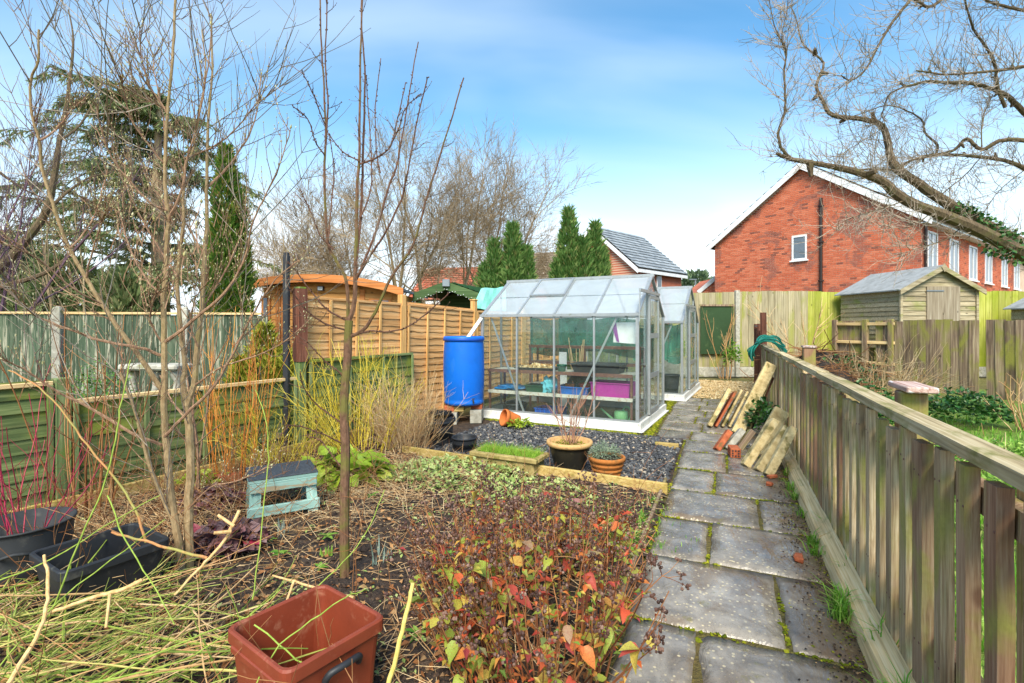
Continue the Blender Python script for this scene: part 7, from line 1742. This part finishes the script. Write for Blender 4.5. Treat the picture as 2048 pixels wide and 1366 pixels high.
# ================================================================ grass tufts along the kerb and edging
tg = MB(); r = random.Random(161)
def tuft(c, n, H, W=.0035):
    for i in range(n):
        a = r.uniform(0, 6.283); h = H*r.uniform(.4, 1.15); ln = h*r.uniform(.2, 1.1); p = V(c)+V((r.gauss(0, .02), r.gauss(0, .02), 0)); o = V((-math.sin(a), math.cos(a), 0))*W; e = V((math.cos(a), math.sin(a), 0))*ln; b = len(tg.v)
        q = [p-o, p+o, p+e*.35+V((0, 0, h*.6))+o*.8, p+e*.35+V((0, 0, h*.6))-o*.8, p+e+V((0, 0, h*.75))]; tg.v += [tuple(x) for x in q]; tg.f += [(b, b+1, b+2, b+3), (b+3, b+2, b+4)]
for (s_, t_, n, h) in ((2.55, .04, 50, .13), (2.3, .04, 40, .11), (1.35, .03, 50, .12), (1.2, .05, 35, .1), (.55, .03, 80, .17), (.45, .05, 60, .15), (-.25, -.03, 50, .2), (-.4, -.05, 60, .22), (-.12, .02, 30, .12), (1.9, .03, 20, .1), (3.0, .02, 20, .12), (3.9, .6, 20, .06), (.2, -.06, 30, .22), (.9, -.07, 25, .2), (1.6, -.07, 20, .2), (-.7, -.07, 50, .25), (-.9, -.05, 50, .25),
                      (1.2, 1.12, 60, .10), (1.35, 1.16, 70, .10), (.9, 1.14, 60, .12), (.7, 1.12, 40, .10), (1.75, 1.12, 40, .08), (2.05, 1.14, 30, .08)): tuft(ST(s_, t_, .0), n, h)
for i in range(500):
    p = G(r.gauss(1230, 55), r.uniform(1010, 1110)); tuft(p, 2, .05, .0025)
tag(stuff(tg.obj('path_grass', K['grass'])), 'tufts of green grass growing along both edges of the slab path', 'grass')
# ================================================================ litter on the soil
r = random.Random(171); ml, sw, dl = MB(), MB(), MB()
def bedpoint():
    while True:
        y = 1.3+4.8*r.random()**1.3; x = r.uniform(-1.08, .55)*max(y, 2.2) if r.random() < .9 else r.uniform(-3, .8)
        if in_bed(x, y): return x, y
for i in range(14000):
    x, y = bedpoint(); ml.chip((x, y, soil_z(x, y)), r.uniform(.004, .016)*(1 if r.random() < .9 else 1.7), r, .8)
for i in range(1600):      # crumbs washed onto the paving by the kerb
    q = ST(r.uniform(-1.2, 3.6), .02+abs(r.gauss(0, .11)), .012); ml.chip(q, r.uniform(.003, .008), r, .7)
tag(stuff(ml.obj('soil_crumbs', K['mulch'])), 'crumbs of dark soil and bark scattered over the bed', 'soil')
for i in range(4800):
    x, y = bedpoint()
    if nz3(x, y, 1.3, 2) < -.12 and r.random() < .75: continue
    d = rvec(r); d.z = abs(d.z)*.22; w_ = wander((x, y, soil_z(x, y)+.008), d, r.uniform(.03, .22), r, 3, .2, -.02); sw.tube(w_, taper(r.uniform(.0012, .0028), .001, 4), 3, cap=False)
for i in range(1500):      # denser straw behind the stool and under the dry shrub
    x, y = r.gauss(-1.15, .55), r.gauss(4.6, .5)
    if not in_bed(x, y): continue
    d = rvec(r); d.z = abs(d.z)*.3; sw.tube(wander((x, y, soil_z(x, y)+.01), d, r.uniform(.08, .3), r, 3, .2, -.02), taper(.0022, .001, 4), 3, cap=False)
for i in range(1300):
    x, y = r.gauss(-2.7, .5), r.gauss(3.5, .55)
    if not in_bed(x, y): continue
    d = rvec(r); d.z = abs(d.z)*.5; sw.tube(wander((x, y, soil_z(x, y)+.01), d, r.uniform(.08, .35), r, 3, .2, -.02), taper(.0024, .001, 4), 3, cap=False)
tag(stuff(sw.obj('dry_stalks', K['straw'])), 'dry straw coloured stalks strewn over the soil bed', 'straw')
for i in range(3000):
    x, y = bedpoint(); dl.leaf((x, y, soil_z(x, y)+.012), V((r.uniform(-1, 1), r.uniform(-1, 1), r.uniform(-.2, .3))), V((0, 0, 1))+rvec(r)*.7, r.uniform(.02, .055), r.uniform(.012, .03), .25, .3)
wl = MB()
for i in range(330):      # low weeds and creeping green growth
    x, y = bedpoint()
    if nz3(x, y, 1.1, 8) < -.05 and r.random() < .7: continue
    for k in range(r.randrange(5, 13)):
        a = r.uniform(0, 6.28); wl.leaf((x+r.gauss(0, .03), y+r.gauss(0, .03), soil_z(x, y)+r.uniform(.005, .035)), V((math.cos(a), math.sin(a), r.uniform(0, .9))), V((0, 0, 1))+rvec(r)*.4, r.uniform(.014, .036), r.uniform(.010, .022), .2, .2)
for i in range(900):
    x, y = r.gauss(.55, .32), r.gauss(3.55, .45)
    if not in_bed(x, y): continue
    a = r.uniform(0, 6.28); wl.leaf((x, y, soil_z(x, y)+r.uniform(.0, .03)), V((math.cos(a), math.sin(a), r.uniform(0, .9))), V((0, 0, 1))+rvec(r)*.4, r.uniform(.014, .034), r.uniform(.010, .02), .2, .2)
tag(stuff(wl.obj('creeping_weeds', K['geran'])), 'small creeping green weeds dotted over the soil bed', 'weeds')
tgl = MB()
for i in range(420):      # thin arching dead stems
    x, y = (r.gauss(-2.5, .75), r.gauss(3.9, .8)) if r.random() < .7 else bedpoint()
    if not in_bed(x, y): continue
    w_ = wander((x, y, 0), V((r.uniform(-.8, .8), r.uniform(-.8, .8), 1)), r.uniform(.25, .8), r, 7, .2, -.05); tgl.tube(w_, taper(.0026, .0012, 8), 3, cap=False)
    for _ in range(2): j = r.randrange(2, 7); tgl.tube(wander(w_[j], rvec(r)+V((0, 0, .3)), .18, r, 3, .2, 0), taper(.0016, .0009, 4), 3, cap=False)
tag(stuff(tgl.obj('dead_stems', K['brownstem'])), 'thin arching dead stems tangled above the bed near the low fence', 'stems')
tag(stuff(dl.obj('dead_leaves', K['deadleaf'])), 'brown dead leaves lying on the soil', 'leaves')
# ================================================================ prunings
pg_, pt_ = MB(), MB(); r = random.Random(181)
for i in range(240):
    px = r.uniform(-60, 600)*r.random()**.25; py = r.uniform(1200, 1460)
    if px > 430 and r.random() < .55: continue
    p = G(px, py); p.z = r.uniform(.03, .15); a = r.gauss(.6, 1.0) if r.random() < .6 else r.uniform(0, 6.28); L = r.uniform(.25, .95)
    w_ = wander(p-V((math.cos(a), math.sin(a), 0))*L/2, V((math.cos(a), math.sin(a), r.uniform(-.05, .22))), L, r, 12, .06, .0); rr = r.uniform(.0016, .0052)
    m = pg_ if r.random() < .62 else pt_; m.tube(w_, [x*(1.4 if j % 3 == 1 else 1) for j, x in enumerate(taper(rr, rr*.5, 13))], 5)
    for q in w_[1:-1]:
        if r.random() < .22: m.tube(wander(q, (w_[3]-w_[2]).normalized()+rvec(r)*.8, L*.22, r, 3, .1, .02), taper(rr*.55, rr*.3, 4), 3)
tag(stuff(pg_.obj('green_prunings', K['greentwig'])), 'heap of thin green pruned shoots across the corner of the bed', 'prunings')
tag(stuff(pt_.obj('tan_prunings', K['tantwig'])), 'dry tan twigs mixed among the green prunings', 'prunings')
def cut(label, px, Y, r0, r1, mat, stubs=(), name='cut_branch'):
    r0, r1 = r0*.6, r1*.6
    t = thing(name, label, 'branch', P(px[0][0], px[0][1], Y[0])); m = MB(); pts = limb(m, px[::-1], Y[::-1], r1, r0, 8, 4, .0028, r); m.obj('stem', mat, t)
    for (a, b, ya, yb, q) in stubs: m = MB(); limb(m, [a, b], (ya, yb), q, q*.8, 7); m.obj('side_shoot', mat, t)
    return t
ob = bark('orange cut bark', S(160, 104, 62), S(206, 152, 100), green=S(150, 156, 84), gamt=.4)
tb = bark('peeled tan bark', S(196, 150, 92), S(232, 198, 144))
gbk = bark('green shoot bark', S(120, 146, 52), S(166, 184, 84))
cut('long orange and green cut stem leaning across the magnolia stems', [(18, 740), (79, 775), (130, 830), (176, 892), (243, 974), (270, 1020), (293, 1085)], (2.35, 2.25), .005, .0095, ob)
cut('orange cut branch lying over the black crate', [(223, 1065), (290, 1082), (350, 1100), (416, 1117)], (2.2, 2.12), .008, .010, ob)
cut('pale tan cut branch with three stubs pointing up to the stool', [(350, 1190), (395, 1140), (425, 1110), (455, 1070), (480, 1021)], (2.0, 2.2), .008, .013, tb, [((468, 1052), (436, 1030), 2.15, 2.15, .007), ((462, 1063), (428, 1066), 2.14, 2.1, .008)])
cut('thick pale branch lying on the prunings at the bottom corner', [(88, 1112), (96, 1150), (95, 1200), (80, 1260), (40, 1330), (10, 1380)], (2.1, 1.75), .009, .015, tb)
cut('knobbly tan branch half buried in the prunings', [(100, 1225), (160, 1205), (205, 1190), (245, 1180), (283, 1160)], (1.95, 2.05), .011, .014, tb, [((220, 1188), (212, 1255), 2.0, 1.95, .006)])
cut('upright yellow cut stem between the brown box and the hypericum', [(826, 1167), (815, 1215), (800, 1280), (776, 1375)], (1.78, 1.7), .012, .014, bark('yellow cut stem', S(196, 172, 84), S(228, 208, 124)))
cut('tan cut branch lying behind the brown box', [(545, 1150), (588, 1162), (640, 1178), (708, 1196)], (2.35, 2.2), .007, .011, tb, [((588, 1162), (565, 1225), 2.3, 2.2, .006)])
cut('tall curving green shoot in front of the magnolia', [(100, 1230), (160, 1080), (205, 980), (231, 880), (243, 799), (262, 720)], (2.1, 2.35), .006, .004, gbk)
cut('tall thin green shoot rising beside the stool', [(505, 1200), (520, 1090), (530, 990), (537, 920), (530, 830), (510, 780)], (2.1, 2.4), .0045, .003, gbk)
cut('long green shoot sloping over the bed to the young tree', [(560, 1260), (640, 1170), (700, 1110), (740, 1050), (770, 980)], (2.0, 2.3), .0042, .003, gbk)
cut('green shoot lying across the mouth of the brown box', [(500, 1390), (560, 1290), (640, 1230), (690, 1195), (730, 1180)], (1.62, 1.85), .0045, .003, gbk)
cut('second green shoot poking out of the brown box', [(510, 1250), (560, 1290), (600, 1325), (630, 1330)], (1.74, 1.62), .0045, .004, gbk)
for i, (px, Y) in enumerate((([(0, 1330), (120, 1200), (250, 1100), (330, 1040)], (1.9, 2.3)), ([(0, 1160), (100, 1120), (230, 1040), (320, 990)], (2.1, 2.3)), ([(150, 1390), (330, 1300), (480, 1240), (620, 1190)], (1.7, 2.1)), ([(215, 990), (250, 1080), (300, 1160), (350, 1250)], (2.2, 1.9)), ([(40, 1390), (300, 1340), (420, 1290), (560, 1180)], (1.65, 2.0)))):
    cut(('green shoot crossing the black tub and crate', 'green shoot reaching from the tub to the magnolia foot', 'long green shoot pointing at the brown box', 'green shoot lying before the magnolia foot', 'lowest long green shoot along the bottom edge')[i], px, Y, .005, .003, gbk, name='green_shoot')
blob('bird_stone', 'flat grey stone by the foot of the young tree', 'stone', G(672, 1165)+V((0, 0, .0)), (.12, .05, .012), K['concrete'], 5, 12, .15, .3)
